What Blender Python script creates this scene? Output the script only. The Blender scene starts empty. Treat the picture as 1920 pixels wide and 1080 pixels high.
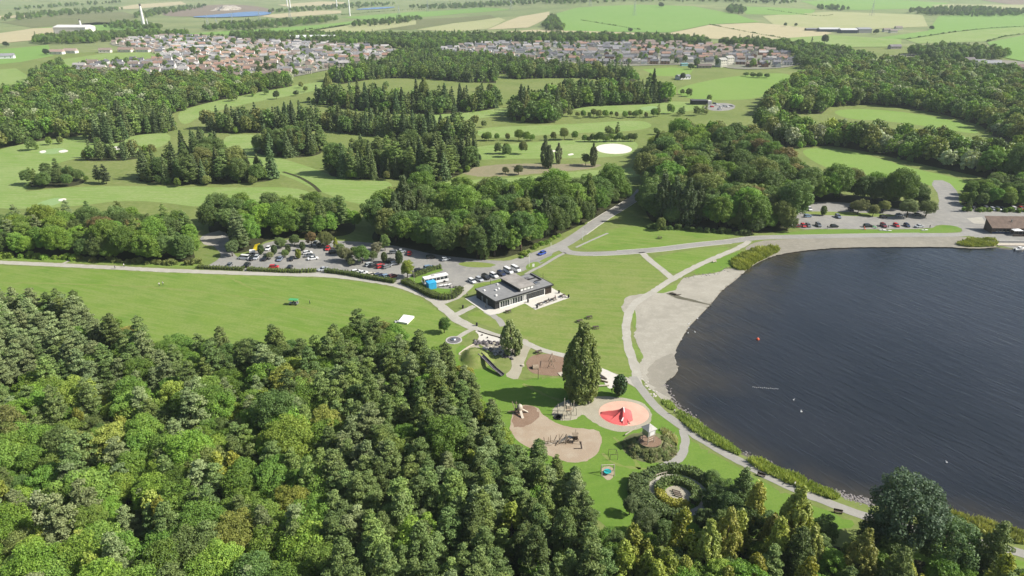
import bpy, bmesh, math, random
import numpy as np
from mathutils import Vector, Matrix
from mathutils.geometry import delaunay_2d_cdt, tessellate_polygon

random.seed(7)
RNG = np.random.default_rng(11)
SC = bpy.context.scene
COL = SC.collection

# ------------------------------------------------------------------ camera, sky, sun, exposure
FPX, PITCH, CAM_H = 1300.0, math.radians(24.05), 110.0     # focal length in px of a 1920 px wide frame
cam_data = bpy.data.cameras.new('camera')
cam_data.sensor_width = 36.0
cam_data.lens = 36.0 * FPX / 1920.0
cam_data.clip_start = 1.0
cam_data.clip_end = 60000.0
cam = bpy.data.objects.new('camera', cam_data)
COL.objects.link(cam)
cam.location = (0, 0, CAM_H)
cam.rotation_euler = (math.pi / 2 - PITCH, 0, 0)
SC.camera = cam

SUN_EL, SUN_AZ = math.radians(41.0), math.radians(-5.0)    # azimuth from +x, anticlockwise
world = bpy.data.worlds.new('World')
SC.world = world
world.use_nodes = True
wn = world.node_tree
for n in list(wn.nodes):
    wn.nodes.remove(n)
sky = wn.nodes.new('ShaderNodeTexSky')
sky.sky_type = 'NISHITA'
sky.sun_disc = False
sky.sun_elevation = SUN_EL
sky.sun_rotation = math.pi / 2 - SUN_AZ
sky.altitude = 200
sky.dust_density = 2.0
bg = wn.nodes.new('ShaderNodeBackground')
bg.inputs['Strength'].default_value = 0.08
wo = wn.nodes.new('ShaderNodeOutputWorld')
wn.links.new(sky.outputs[0], bg.inputs[0])
wn.links.new(bg.outputs[0], wo.inputs[0])

sd = bpy.data.lights.new('sun', 'SUN')
sd.energy = 5.0
sd.angle = math.radians(0.5)
sd.color = (1.0, 0.955, 0.88)
sun = bpy.data.objects.new('sun', sd)
COL.objects.link(sun)
S = Vector((math.cos(SUN_EL) * math.cos(SUN_AZ), math.cos(SUN_EL) * math.sin(SUN_AZ), math.sin(SUN_EL)))
sun.rotation_euler = (-S).to_track_quat('-Z', 'Y').to_euler()
sun.location = S * 400

vs = SC.view_settings
vs.view_transform = 'Standard'
vs.look = 'None'
vs.exposure = 0.62
vs.gamma = 1.0
vs.use_curve_mapping = False
SC.cycles.max_bounces = 6
SC.cycles.diffuse_bounces = 3
SC.cycles.glossy_bounces = 2
SC.cycles.transmission_bounces = 3
SC.cycles.transparent_max_bounces = 6
SC.cycles.volume_bounces = 1
SC.cycles.use_adaptive_sampling = True
SC.cycles.adaptive_threshold = 0.02
SC.cycles.use_denoising = True

# ------------------------------------------------------------------ terrain height and pixel-to-ground
def sstep(t):
    t = np.clip(t, 0, 1)
    return t * t * (3 - 2 * t)

def height(x, y):
    """Flat by the loch, rising to low hills far away (more on the right)."""
    az = x / np.maximum(y, 200.0)
    right = sstep((az + 0.12) / 0.25)
    a = sstep((y - 1450.0) / 3200.0) * 95.0 * right
    b = sstep((y - 2900.0) / 3500.0) * 110.0 * (1 - right)
    wob = 1 + 0.22 * np.sin(x / 420.0 + 0.6) + 0.18 * np.sin(y / 330.0 + x / 800.0)
    return (a + b) * wob

def G(u, v, z0=None):
    """Where the sight line of photo pixel (u, v) meets the land."""
    a, b = (u - 960.0) / FPX, -(v - 540.0) / FPX
    dx, dy, dz = a, b * math.sin(PITCH) + math.cos(PITCH), b * math.cos(PITCH) - math.sin(PITCH)
    if dz > -0.006:
        dz = -0.006
    if z0 is not None:
        t = (z0 - CAM_H) / dz
        return (dx * t, dy * t)
    t = -CAM_H / dz
    if dy * t < 1400:
        return (dx * t, dy * t)
    lo = 1300.0 / dy
    tt = lo
    while tt < t:
        nt = tt * 1.015
        if CAM_H + dz * nt < float(height(dx * nt, dy * nt)):
            for _ in range(20):
                m = 0.5 * (tt + nt)
                if CAM_H + dz * m < float(height(dx * m, dy * m)):
                    nt = m
                else:
                    tt = m
            break
        tt = nt
    return (dx * tt, dy * tt)

def GV(u, v, z=0.0):
    x, y = G(u, v)
    return Vector((x, y, float(height(x, y)) + z))

def to_px(x, y, z=0.0):
    cz = z - CAM_H
    f = y * math.cos(PITCH) - cz * math.sin(PITCH)
    up = y * math.sin(PITCH) + cz * math.cos(PITCH)
    return 960 + FPX * x / f, 540 - FPX * up / f

# ------------------------------------------------------------------ naming helpers
def tag(o, label=None, cat=None, group=None, kind=None):
    if label: o['label'] = label
    if cat: o['category'] = cat
    if group: o['group'] = group
    if kind: o['kind'] = kind
    return o

def thing(name, label, cat, loc=(0, 0, 0), rz=0.0, group=None):
    o = bpy.data.objects.new(name, None)
    COL.objects.link(o)
    o.location = loc
    o.rotation_euler = (0, 0, rz)
    o.empty_display_size = 0.5
    return tag(o, label, cat, group)

def obj(name, me, m=None, parent=None):
    o = bpy.data.objects.new(name, me)
    COL.objects.link(o)
    if m is not None:
        if len(me.materials) == 0:
            me.materials.append(m)
        elif me.materials[0] is not m:
            o.material_slots[0].link = 'OBJECT'
            o.material_slots[0].material = m
    if parent is not None:
        o.parent = parent
    return o

def mesh(name, verts, faces, smooth=False):
    me = bpy.data.meshes.new(name)
    me.from_pydata([tuple(v) for v in verts], [], faces)
    if smooth:
        me.shade_smooth()
    return me

def quad_mesh(name, V, rnd=None, k=4):
    """V: (n, k, 3) array, one face each; rnd: per-face value."""
    n = len(V)
    me = bpy.data.meshes.new(name)
    me.vertices.add(n * k)
    me.vertices.foreach_set('co', np.ascontiguousarray(V, dtype=np.float32).ravel())
    me.loops.add(n * k)
    me.loops.foreach_set('vertex_index', np.arange(n * k, dtype=np.int32))
    me.polygons.add(n)
    me.polygons.foreach_set('loop_start', np.arange(0, n * k, k, dtype=np.int32))
    me.update(calc_edges=True)
    if rnd is not None:
        at = me.attributes.new('rnd', 'FLOAT', 'FACE')
        at.data.foreach_set('value', np.asarray(rnd, dtype=np.float32))
    me.validate()
    return me

class MB:
    """Collects boxes, prisms, tubes into one mesh."""
    def __init__(self):
        self.v, self.f = [], []
    def add(self, verts, faces):
        b = len(self.v)
        self.v += [tuple(p) for p in verts]
        self.f += [tuple(i + b for i in f) for f in faces]
        return self
    def box(self, x0, x1, y0, y1, z0, z1, rz=0.0, c=(0, 0, 0)):
        vs_ = [(x, y, z) for z in (z0, z1) for y in (y0, y1) for x in (x0, x1)]
        ca, sa = math.cos(rz), math.sin(rz)
        vs_ = [(c[0] + x * ca - y * sa, c[1] + x * sa + y * ca, c[2] + z) for x, y, z in vs_]
        return self.add(vs_, [(0, 2, 3, 1), (4, 5, 7, 6), (0, 1, 5, 4), (1, 3, 7, 5), (3, 2, 6, 7), (2, 0, 4, 6)])
    def tube(self, p0, p1, r0, r1=None, n=8, caps=True):
        r1 = r0 if r1 is None else r1
        p0, p1 = Vector(p0), Vector(p1)
        d = (p1 - p0)
        if d.length < 1e-6:
            return self
        d.normalize()
        a = d.orthogonal().normalized()
        b = d.cross(a)
        vs_ = []
        for p, r in ((p0, r0), (p1, r1)):
            for i in range(n):
                t = 2 * math.pi * i / n
                vs_.append(p + (a * math.cos(t) + b * math.sin(t)) * r)
        fs = [(i, (i + 1) % n, n + (i + 1) % n, n + i) for i in range(n)]
        if caps:
            fs += [tuple(range(n - 1, -1, -1)), tuple(range(n, 2 * n))]
        return self.add(vs_, fs)
    def path(self, pts, rad, n=6):
        for i in range(len(pts) - 1):
            r0 = rad[i] if isinstance(rad, (list, tuple)) else rad
            r1 = rad[i + 1] if isinstance(rad, (list, tuple)) else rad
            self.tube(pts[i], pts[i + 1], r0, r1, n)
        return self
    def loft(self, rings, closed_ends=True):
        n = len(rings[0])
        vs_ = [p for r in rings for p in r]
        fs = []
        for k in range(len(rings) - 1):
            for i in range(n):
                j = (i + 1) % n
                fs.append((k * n + i, k * n + j, (k + 1) * n + j, (k + 1) * n + i))
        if closed_ends:
            fs += [tuple(range(n - 1, -1, -1)), tuple((len(rings) - 1) * n + i for i in range(n))]
        return self.add(vs_, fs)
    def lathe(self, prof, n=16, c=(0, 0, 0)):
        rings = [[(c[0] + r * math.cos(2 * math.pi * i / n), c[1] + r * math.sin(2 * math.pi * i / n), c[2] + z) for i in range(n)] for r, z in prof]
        return self.loft(rings)
    def mesh(self, name, smooth=False, bevel=0.0):
        me = mesh(name, self.v, self.f)
        bm = bmesh.new()
        bm.from_mesh(me)
        bmesh.ops.recalc_face_normals(bm, faces=bm.faces)
        if bevel > 0:
            bmesh.ops.bevel(bm, geom=list(bm.edges), offset=bevel, segments=2, affect='EDGES', profile=0.6)
        bm.to_mesh(me)
        bm.free()
        if smooth:
            me.shade_smooth()
        return me
    def build(self, name, m, parent=None, smooth=False, bevel=0.0):
        return obj(name, self.mesh(name, smooth, bevel), m, parent)

def copy_tree(o, parent=None):
    c = o.copy()
    COL.objects.link(c)
    if parent is not None:
        c.parent = parent
    for ch in list(o.children):
        copy_tree(ch, c)
    return c

# ------------------------------------------------------------------ materials
def nt_new(name):
    m = bpy.data.materials.new(name)
    m.use_nodes = True
    nt = m.node_tree
    for n in list(nt.nodes):
        nt.nodes.remove(n)
    out = nt.nodes.new('ShaderNodeOutputMaterial')
    return m, nt, out

def N(nt, kind, **kw):
    n = nt.nodes.new(kind)
    for k, v in kw.items():
        if k in n.inputs:
            n.inputs[k].default_value = v
        else:
            setattr(n, k, v)
    return n

def c4(c):
    return (c[0], c[1], c[2], 1.0)

def mixc(nt, fac, a, b, blend='MIX'):
    n = nt.nodes.new('ShaderNodeMix')
    n.data_type = 'RGBA'
    n.blend_type = blend
    for s, v in ((0, fac), (6, a), (7, b)):
        if hasattr(v, 'is_output'):
            nt.links.new(v, n.inputs[s])
        elif s == 0:
            n.inputs[0].default_value = v
        else:
            n.inputs[s].default_value = c4(v)
    return n.outputs[2]

def ramp(nt, val, lo, hi):
    n = nt.nodes.new('ShaderNodeMapRange')
    n.inputs[1].default_value = lo
    n.inputs[2].default_value = hi
    nt.links.new(val, n.inputs[0])
    return n.outputs[0]

def noise(nt, vec, scale, detail=4.0, rough=0.6, stretch=None, rot=0.0, lo=0.35, hi=0.65):
    if stretch is not None:
        mp = nt.nodes.new('ShaderNodeMapping')
        mp.inputs['Rotation'].default_value = (0, 0, rot)
        mp.inputs['Scale'].default_value = stretch
        # rotate first, then stretch along the rotated axes
        mp2 = nt.nodes.new('ShaderNodeMapping')
        mp2.inputs['Rotation'].default_value = (0, 0, rot)
        mp.inputs['Rotation'].default_value = (0, 0, 0)
        nt.links.new(vec, mp2.inputs[0])
        nt.links.new(mp2.outputs[0], mp.inputs[0])
        vec = mp.outputs[0]
    n = nt.nodes.new('ShaderNodeTexNoise')
    n.inputs['Scale'].default_value = scale
    n.inputs['Detail'].default_value = detail
    n.inputs['Roughness'].default_value = rough
    nt.links.new(vec, n.inputs['Vector'])
    return ramp(nt, n.outputs[0], lo, hi)

def ground_mat(name, cols, scales=(0.03, 0.25, 2.0), streak=None, rough=0.95, bump=0.25, bump_scale=3.0):
    """cols: base, patch, mid, fine. Colours vary with world position."""
    m, nt, out = nt_new(name)
    pos = nt.nodes.new('ShaderNodeNewGeometry').outputs['Position']
    c = mixc(nt, noise(nt, pos, scales[0], 3), cols[0], cols[1])
    c = mixc(nt, noise(nt, pos, scales[1], 4, lo=0.45, hi=0.75), c, cols[2])
    if streak:
        s_rot, s_fac, s_col = streak
        f = noise(nt, pos, 0.5, 3, stretch=(0.12, 1.0, 1.0), rot=s_rot, lo=0.42, hi=0.62)
        k = nt.nodes.new('ShaderNodeMath'); k.operation = 'MULTIPLY'; k.inputs[1].default_value = s_fac
        nt.links.new(f, k.inputs[0])
        c = mixc(nt, k.outputs[0], c, s_col)
    f = noise(nt, pos, scales[2], 5, 0.7)
    k = nt.nodes.new('ShaderNodeMath'); k.operation = 'MULTIPLY'; k.inputs[1].default_value = 0.7
    nt.links.new(f, k.inputs[0])
    c = mixc(nt, k.outputs[0], c, cols[3])
    b = N(nt, 'ShaderNodeBsdfPrincipled', Roughness=rough)
    b.inputs['Specular IOR Level'].default_value = 0.15
    nt.links.new(c, b.inputs['Base Color'])
    if bump:
        bp = N(nt, 'ShaderNodeBump', Strength=bump, Distance=0.15)
        n2 = nt.nodes.new('ShaderNodeTexNoise')
        n2.inputs['Scale'].default_value = bump_scale
        n2.inputs['Detail'].default_value = 5
        nt.links.new(pos, n2.inputs['Vector'])
        nt.links.new(n2.outputs[0], bp.inputs['Height'])
        nt.links.new(bp.outputs[0], b.inputs['Normal'])
    nt.links.new(b.outputs[0], out.inputs[0])
    return m

def plain(name, col, rough=0.6, metal=0.0, var=0.15, scale=1.5, spec=0.4):
    """Single colour with slight weathering in object space."""
    m, nt, out = nt_new(name)
    tc = nt.nodes.new('ShaderNodeTexCoord')
    f = noise(nt, tc.outputs['Object'], scale, 5, 0.65, lo=0.3, hi=0.7)
    dark = tuple(max(0, x * (1 - var)) for x in col)
    light = tuple(min(1, x * (1 + var * 0.6)) for x in col)
    c = mixc(nt, f, dark, light)
    b = N(nt, 'ShaderNodeBsdfPrincipled', Roughness=rough, Metallic=metal)
    b.inputs['Specular IOR Level'].default_value = spec
    nt.links.new(c, b.inputs['Base Color'])
    nt.links.new(b.outputs[0], out.inputs[0])
    return m

def leaf_mat(name, trans=0.22, vary=0.45, gloss=0.25, mass=False):
    """Leaf colour = the crown's own object colour, varied leaf by leaf."""
    m, nt, out = nt_new(name)
    oi = nt.nodes.new('ShaderNodeObjectInfo')
    at = nt.nodes.new('ShaderNodeAttribute')
    at.attribute_name = 'rnd'
    hsv = nt.nodes.new('ShaderNodeHueSaturation')
    if mass:
        ti = nt.nodes.new('ShaderNodeAttribute')
        ti.attribute_type = 'INSTANCER'
        ti.attribute_name = 'tint'
        nt.links.new(ti.outputs['Color'], hsv.inputs['Color'])
    else:
        nt.links.new(oi.outputs['Color'], hsv.inputs['Color'])
    def aff(src, mul, add):
        k = nt.nodes.new('ShaderNodeMath'); k.operation = 'MULTIPLY_ADD'
        k.inputs[1].default_value = mul; k.inputs[2].default_value = add
        nt.links.new(src, k.inputs[0])
        return k.outputs[0]
    nt.links.new(aff(at.outputs['Fac'], vary * 1.6, 1.0 - vary * 0.8), hsv.inputs['Value'])
    nt.links.new(aff(at.outputs['Fac'], -0.03, 0.515), hsv.inputs['Hue'])
    v2 = nt.nodes.new('ShaderNodeHueSaturation')
    nt.links.new(hsv.outputs[0], v2.inputs['Color'])
    nt.links.new(aff(oi.outputs['Random'], 0.45, 0.78), v2.inputs['Value'])
    nt.links.new(aff(oi.outputs['Random'], 0.022, 0.489), v2.inputs['Hue'])
    d = N(nt, 'ShaderNodeBsdfPrincipled', Roughness=0.55)
    d.inputs['Specular IOR Level'].default_value = gloss
    t = nt.nodes.new('ShaderNodeBsdfTranslucent')
    nt.links.new(v2.outputs[0], d.inputs['Base Color'])
    tcol = mixc(nt, 1.0, v2.outputs[0], (1.25, 1.25, 0.6), 'MULTIPLY')
    nt.links.new(tcol, t.inputs['Color'])
    mx = nt.nodes.new('ShaderNodeMixShader')
    mx.inputs[0].default_value = trans
    nt.links.new(d.outputs[0], mx.inputs[1])
    nt.links.new(t.outputs[0], mx.inputs[2])
    nt.links.new(mx.outputs[0], out.inputs[0])
    return m

def paint_mat(name):
    """Vehicle paint: colour comes from the object's own colour."""
    m, nt, out = nt_new(name)
    oi = nt.nodes.new('ShaderNodeObjectInfo')
    b = N(nt, 'ShaderNodeBsdfPrincipled', Roughness=0.28)
    b.inputs['Coat Weight'].default_value = 0.5
    b.inputs['Coat Roughness'].default_value = 0.08
    nt.links.new(oi.outputs['Color'], b.inputs['Base Color'])
    nt.links.new(b.outputs[0], out.inputs[0])
    return m

def matte_mat(name, rough=0.8, var=0.2, scale=0.8):
    """Object-coloured matt surface with slight mottling (house walls and roofs, clothes)."""
    m, nt, out = nt_new(name)
    oi = nt.nodes.new('ShaderNodeObjectInfo')
    tc = nt.nodes.new('ShaderNodeTexCoord')
    f = noise(nt, tc.outputs['Object'], scale, 4, lo=0.3, hi=0.7)
    c = mixc(nt, f, (1 - var,) * 3, (1, 1, 1))
    c = mixc(nt, 1.0, oi.outputs['Color'], c, 'MULTIPLY')
    b = N(nt, 'ShaderNodeBsdfPrincipled', Roughness=rough)
    b.inputs['Specular IOR Level'].default_value = 0.2
    nt.links.new(c, b.inputs['Base Color'])
    nt.links.new(b.outputs[0], out.inputs[0])
    return m

M = {}
M['rough_grass'] = ground_mat('rough_grass', [(0.155, 0.205, 0.05), (0.205, 0.225, 0.08), (0.115, 0.165, 0.038), (0.11, 0.155, 0.035)], (0.006, 0.03, 0.35), streak=(0.5, 0.35, (0.25, 0.25, 0.11)))
M['lawn'] = ground_mat('lawn', [(0.138, 0.222, 0.033), (0.195, 0.245, 0.062), (0.092, 0.182, 0.022), (0.115, 0.19, 0.03)], (0.022, 0.09, 1.2), streak=(0.35, 0.7, (0.215, 0.255, 0.08)))
M['fresh_lawn'] = ground_mat('fresh_lawn', [(0.118, 0.212, 0.030), (0.155, 0.225, 0.045), (0.088, 0.180, 0.022), (0.10, 0.18, 0.025)], (0.03, 0.12, 1.3), streak=(-0.3, 0.3, (0.17, 0.25, 0.05)))
M['dry_lawn'] = ground_mat('dry_lawn', [(0.145, 0.214, 0.037), (0.215, 0.235, 0.078), (0.098, 0.182, 0.025), (0.125, 0.185, 0.034)], (0.035, 0.14, 1.0), streak=(0.15, 0.5, (0.26, 0.25, 0.105)))
M['fairway'] = ground_mat('fairway', [(0.175, 0.262, 0.062), (0.26, 0.32, 0.125), (0.13, 0.235, 0.04), (0.15, 0.23, 0.05)], (0.012, 0.05, 0.5), streak=(0.1, 0.75, (0.27, 0.31, 0.13)))
M['green_grass'] = ground_mat('green_grass', [(0.215, 0.32, 0.13), (0.24, 0.335, 0.15), (0.19, 0.30, 0.10), (0.20, 0.29, 0.11)], (0.02, 0.1, 0.6), bump=0)
M['pitch'] = ground_mat('pitch', [(0.16, 0.265, 0.05), (0.21, 0.29, 0.08), (0.14, 0.25, 0.04), (0.15, 0.24, 0.045)], (0.01, 0.04, 0.5), streak=(0.9, 0.5, (0.20, 0.275, 0.085)))
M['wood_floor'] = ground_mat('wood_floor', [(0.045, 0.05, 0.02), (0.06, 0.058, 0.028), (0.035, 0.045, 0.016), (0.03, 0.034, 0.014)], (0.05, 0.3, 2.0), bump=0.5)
M['path'] = ground_mat('path', [(0.39, 0.375, 0.32), (0.33, 0.315, 0.265), (0.45, 0.43, 0.375), (0.32, 0.30, 0.25)], (0.09, 0.35, 2.0), bump=0.12)
M['grey_path'] = ground_mat('grey_path', [(0.31, 0.30, 0.27), (0.27, 0.26, 0.23), (0.35, 0.335, 0.30), (0.26, 0.25, 0.22)], (0.05, 0.4, 3.0), bump=0.12)
M['asphalt'] = ground_mat('asphalt', [(0.29, 0.28, 0.25), (0.22, 0.215, 0.20), (0.345, 0.33, 0.285), (0.20, 0.195, 0.18)], (0.05, 0.3, 2.5), bump=0.12)
M['road'] = ground_mat('road', [(0.30, 0.29, 0.265), (0.235, 0.228, 0.21), (0.34, 0.325, 0.295), (0.23, 0.225, 0.205)], (0.06, 0.35, 2.5), bump=0.1)
M['kerb'] = plain('kerb_stone', (0.50, 0.48, 0.42), 0.9)
M['sand'] = ground_mat('sand', [(0.36, 0.338, 0.28), (0.285, 0.268, 0.22), (0.41, 0.388, 0.325), (0.27, 0.25, 0.205)], (0.08, 0.3, 1.6), bump=0.35)
M['wet_sand'] = ground_mat('wet_sand', [(0.275, 0.255, 0.205), (0.225, 0.21, 0.17), (0.33, 0.305, 0.25), (0.20, 0.185, 0.15)], (0.08, 0.4, 2.5), rough=0.7, bump=0.3)
M['shore_mud'] = ground_mat('shore_mud', [(0.13, 0.12, 0.085), (0.10, 0.095, 0.065), (0.17, 0.155, 0.115), (0.08, 0.075, 0.05)], (0.1, 0.5, 2.5), rough=0.7, bump=0.5)
M['bark'] = ground_mat('bark_chips', [(0.235, 0.16, 0.11), (0.27, 0.19, 0.135), (0.205, 0.135, 0.09), (0.17, 0.11, 0.075)], (0.08, 0.4, 3.0), bump=0.6)
M['pale_bark'] = ground_mat('pale_bark', [(0.37, 0.30, 0.22), (0.29, 0.215, 0.15), (0.40, 0.345, 0.265), (0.31, 0.25, 0.18)], (0.07, 0.3, 3.0), bump=0.5)
M['gravel'] = ground_mat('gravel_ground', [(0.36, 0.335, 0.255), (0.31, 0.285, 0.215), (0.40, 0.37, 0.29), (0.29, 0.265, 0.20)], (0.08, 0.4, 3.0), bump=0.4)
M['paving'] = ground_mat('paving', [(0.55, 0.525, 0.46), (0.50, 0.48, 0.42), (0.58, 0.555, 0.49), (0.48, 0.455, 0.40)], (0.1, 0.5, 3.0), bump=0.05)
M['earth'] = ground_mat('earth', [(0.25, 0.215, 0.14), (0.21, 0.20, 0.11), (0.29, 0.25, 0.165), (0.19, 0.17, 0.10)], (0.05, 0.3, 2.0), bump=0.4)
M['straw'] = ground_mat('straw_field', [(0.40, 0.345, 0.20), (0.36, 0.325, 0.19), (0.43, 0.375, 0.225), (0.35, 0.31, 0.18)], (0.004, 0.02, 0.1), streak=(0.4, 0.4, (0.45, 0.40, 0.26)), bump=0)
M['pale_field'] = ground_mat('pale_field', [(0.33, 0.335, 0.17), (0.29, 0.31, 0.14), (0.36, 0.345, 0.19), (0.27, 0.285, 0.13)], (0.003, 0.015, 0.08), bump=0)
M['green_field'] = ground_mat('green_field', [(0.155, 0.275, 0.06), (0.18, 0.285, 0.075), (0.14, 0.26, 0.05), (0.145, 0.25, 0.055)], (0.003, 0.012, 0.08), streak=(0.2, 0.35, (0.19, 0.29, 0.085)), bump=0)
M['olive_field'] = ground_mat('olive_field', [(0.155, 0.17, 0.075), (0.19, 0.19, 0.095), (0.12, 0.14, 0.055), (0.11, 0.125, 0.05)], (0.004, 0.02, 0.12), bump=0)
M['brown_field'] = ground_mat('brown_field', [(0.20, 0.16, 0.12), (0.23, 0.185, 0.145), (0.18, 0.145, 0.105), (0.17, 0.135, 0.10)], (0.004, 0.02, 0.1), bump=0)
M['far_ground'] = ground_mat('far_ground', [(0.175, 0.225, 0.085), (0.255, 0.265, 0.125), (0.115, 0.155, 0.06), (0.145, 0.185, 0.07)], (0.0018, 0.007, 0.05), bump=0)
M['town_ground'] = ground_mat('town_ground', [(0.20, 0.20, 0.15), (0.27, 0.25, 0.21), (0.14, 0.17, 0.08), (0.17, 0.165, 0.13)], (0.02, 0.05, 0.25), bump=0)
M['bunker'] = ground_mat('bunker_sand', [(0.66, 0.62, 0.54), (0.62, 0.58, 0.50), (0.70, 0.66, 0.58), (0.60, 0.56, 0.48)], (0.05, 0.3, 2.0), bump=0.1)
# ------------------------------------------------------------------ land: polygons given as photo pixels, laid on the terrain
def chaikin(P, n=2, closed=True):
    P = [np.array(p, float) for p in P]
    for _ in range(n):
        Q = []
        L = len(P)
        for i in range(L if closed else L - 1):
            a, b = P[i], P[(i + 1) % L]
            Q += [a * 0.75 + b * 0.25, a * 0.25 + b * 0.75]
        if not closed:
            Q = [P[0]] + Q + [P[-1]]
        P = Q
    return P

def wpoly(px, smooth=2):
    P = [np.array(G(u, v)) for u, v in px]
    return chaikin(P, smooth) if smooth else P

def inside(pts, poly):
    pts = np.asarray(pts, float)
    poly = np.asarray(poly, float)
    x, y = pts[:, 0], pts[:, 1]
    r = np.zeros(len(pts), bool)
    n = len(poly)
    for i in range(n):
        x0, y0 = poly[i]
        x1, y1 = poly[(i + 1) % n]
        if y0 == y1:
            continue
        c = ((y0 > y) != (y1 > y)) & (x < (x1 - x0) * (y - y0) / (y1 - y0) + x0)
        r ^= c
    return r

def flat_sheet(name, P, z, m, parent=None, ragged=0.0):
    P = [np.array(p, float) for p in P]
    if ragged > 0:
        Q = []
        for i in range(len(P)):
            a, b = P[i], P[(i + 1) % len(P)]
            k = max(1, int(np.linalg.norm(b - a) / 1.2))
            for j in range(k):
                Q.append(a + (b - a) * j / k + RNG.normal(0, ragged, 2))
        P = Q
    V = [Vector((p[0], p[1], z)) for p in P]
    tris = tessellate_polygon([V])
    me = mesh(name, V, [tuple(t) for t in tris])
    bm = bmesh.new(); bm.from_mesh(me)
    for f in bm.faces:
        if f.normal.z < 0:
            f.normal_flip()
    bm.to_mesh(me); bm.free()
    return obj(name, me, m, parent)

def draped_sheet(name, P, m, off, cell):
    P = np.array(P)
    lo, hi = P.min(0), P.max(0)
    xs = np.arange(lo[0] + cell / 2, hi[0], cell)
    ys = np.arange(lo[1] + cell / 2, hi[1], cell)
    g = np.array([(x, y) for x in xs for y in ys]) if len(xs) and len(ys) else np.zeros((0, 2))
    if len(g):
        g = g[inside(g, P)]
    # resample border
    B = []
    for i in range(len(P)):
        a, b = P[i], P[(i + 1) % len(P)]
        k = max(1, int(np.linalg.norm(b - a) / cell))
        for j in range(k):
            B.append(a + (b - a) * j / k)
    nb = len(B)
    pts = [Vector((p[0], p[1])) for p in B] + [Vector((p[0], p[1])) for p in g]
    vo, _, fo, *_r = delaunay_2d_cdt(pts, [(i, (i + 1) % nb) for i in range(nb)], [list(range(nb))], 1, 1e-4)
    X = np.array([(v.x, v.y) for v in vo])
    Z = height(X[:, 0], X[:, 1]) + off
    me = mesh(name, [(X[i, 0], X[i, 1], Z[i]) for i in range(len(X))], [tuple(f) for f in fo])
    bm = bmesh.new(); bm.from_mesh(me)
    for f in bm.faces:
        if f.normal.z < 0:
            f.normal_flip()
    bm.to_mesh(me); bm.free()
    me.shade_smooth()
    return obj(name, me, m)

SHEETS = []
def region(name, px, m, layer, smooth=2, ragged=0.0):
    """A patch of ground: flat near the loch, draped over the hills beyond."""
    P = wpoly(px, smooth if min(v for u, v in px) > 128 or name in ('village_ground', 'quarry_ground') else 0)
    far = max(p[1] for p in P)
    if far < 1350:
        o = flat_sheet(name, P, 0.004 * layer, M[m], None, ragged)
    else:
        d = max(12.0, min(60.0, far / 90.0))
        o = draped_sheet(name, P, M[m], 0.35 + 0.12 * layer, d)
    tag(o, kind='structure')
    return o

def smooth_line(px, step=1.5, world=False):
    P = [np.array(p if world else G(*p), float) for p in px]
    out = []
    n = len(P)
    for i in range(n - 1):
        p0 = P[max(0, i - 1)]; p1 = P[i]; p2 = P[i + 1]; p3 = P[min(n - 1, i + 2)]
        L = np.linalg.norm(p2 - p1)
        k = max(1, int(L / step))
        for j in range(k):
            t = j / k
            out.append(0.5 * ((2 * p1) + (-p0 + p2) * t + (2 * p0 - 5 * p1 + 4 * p2 - p3) * t * t + (-p0 + 3 * p1 - 3 * p2 + p3) * t ** 3))
    out.append(P[-1])
    return out

def line_normals(L):
    A = np.array(L)
    T = np.gradient(A, axis=0)
    T /= np.maximum(np.linalg.norm(T, axis=1, keepdims=True), 1e-6)
    return np.stack([-T[:, 1], T[:, 0]], 1)

def ribbon(name, px, w, m, layer, ragged=0.0, world=False, zfun=None, kind='structure', off=0.0):
    L = smooth_line(px, world=world)
    Nn = line_normals(L)
    V, F = [], []
    for i, (p, n) in enumerate(zip(L, Nn)):
        ww = w(i / (len(L) - 1)) if callable(w) else w
        a = p + n * (ww / 2 + off + (RNG.normal(0, ragged) if ragged else 0))
        b = p - n * (ww / 2 - off + (RNG.normal(0, ragged) if ragged else 0))
        za = float(height(*a)) + 0.004 * layer if a[1] > 1350 else 0.004 * layer
        V += [(a[0], a[1], za + (0.5 if a[1] > 1350 else 0)), (b[0], b[1], za + (0.5 if a[1] > 1350 else 0))]
        if i:
            F.append((2 * i - 2, 2 * i - 1, 2 * i + 1, 2 * i))
    o = obj(name, mesh(name, V, F), M[m])
    if kind:
        tag(o, kind=kind)
    return o

def kerb(px, off, name='kerb', h=0.12, w=0.22):
    L = smooth_line(px, 2.0)
    Nn = line_normals(L)
    V, F = [], []
    for i, (p, n) in enumerate(zip(L, Nn)):
        a, b = p + n * (off - w / 2), p + n * (off + w / 2)
        V += [(a[0], a[1], 0), (a[0], a[1], h), (b[0], b[1], h), (b[0], b[1], 0)]
        if i:
            k = 4 * i
            for j in range(3):
                F.append((k - 4 + j, k - 3 + j, k + 1 + j, k + j))
    me = mesh(name, V, F)
    return tag(obj(name, me, M['kerb']), kind='structure')

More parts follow.
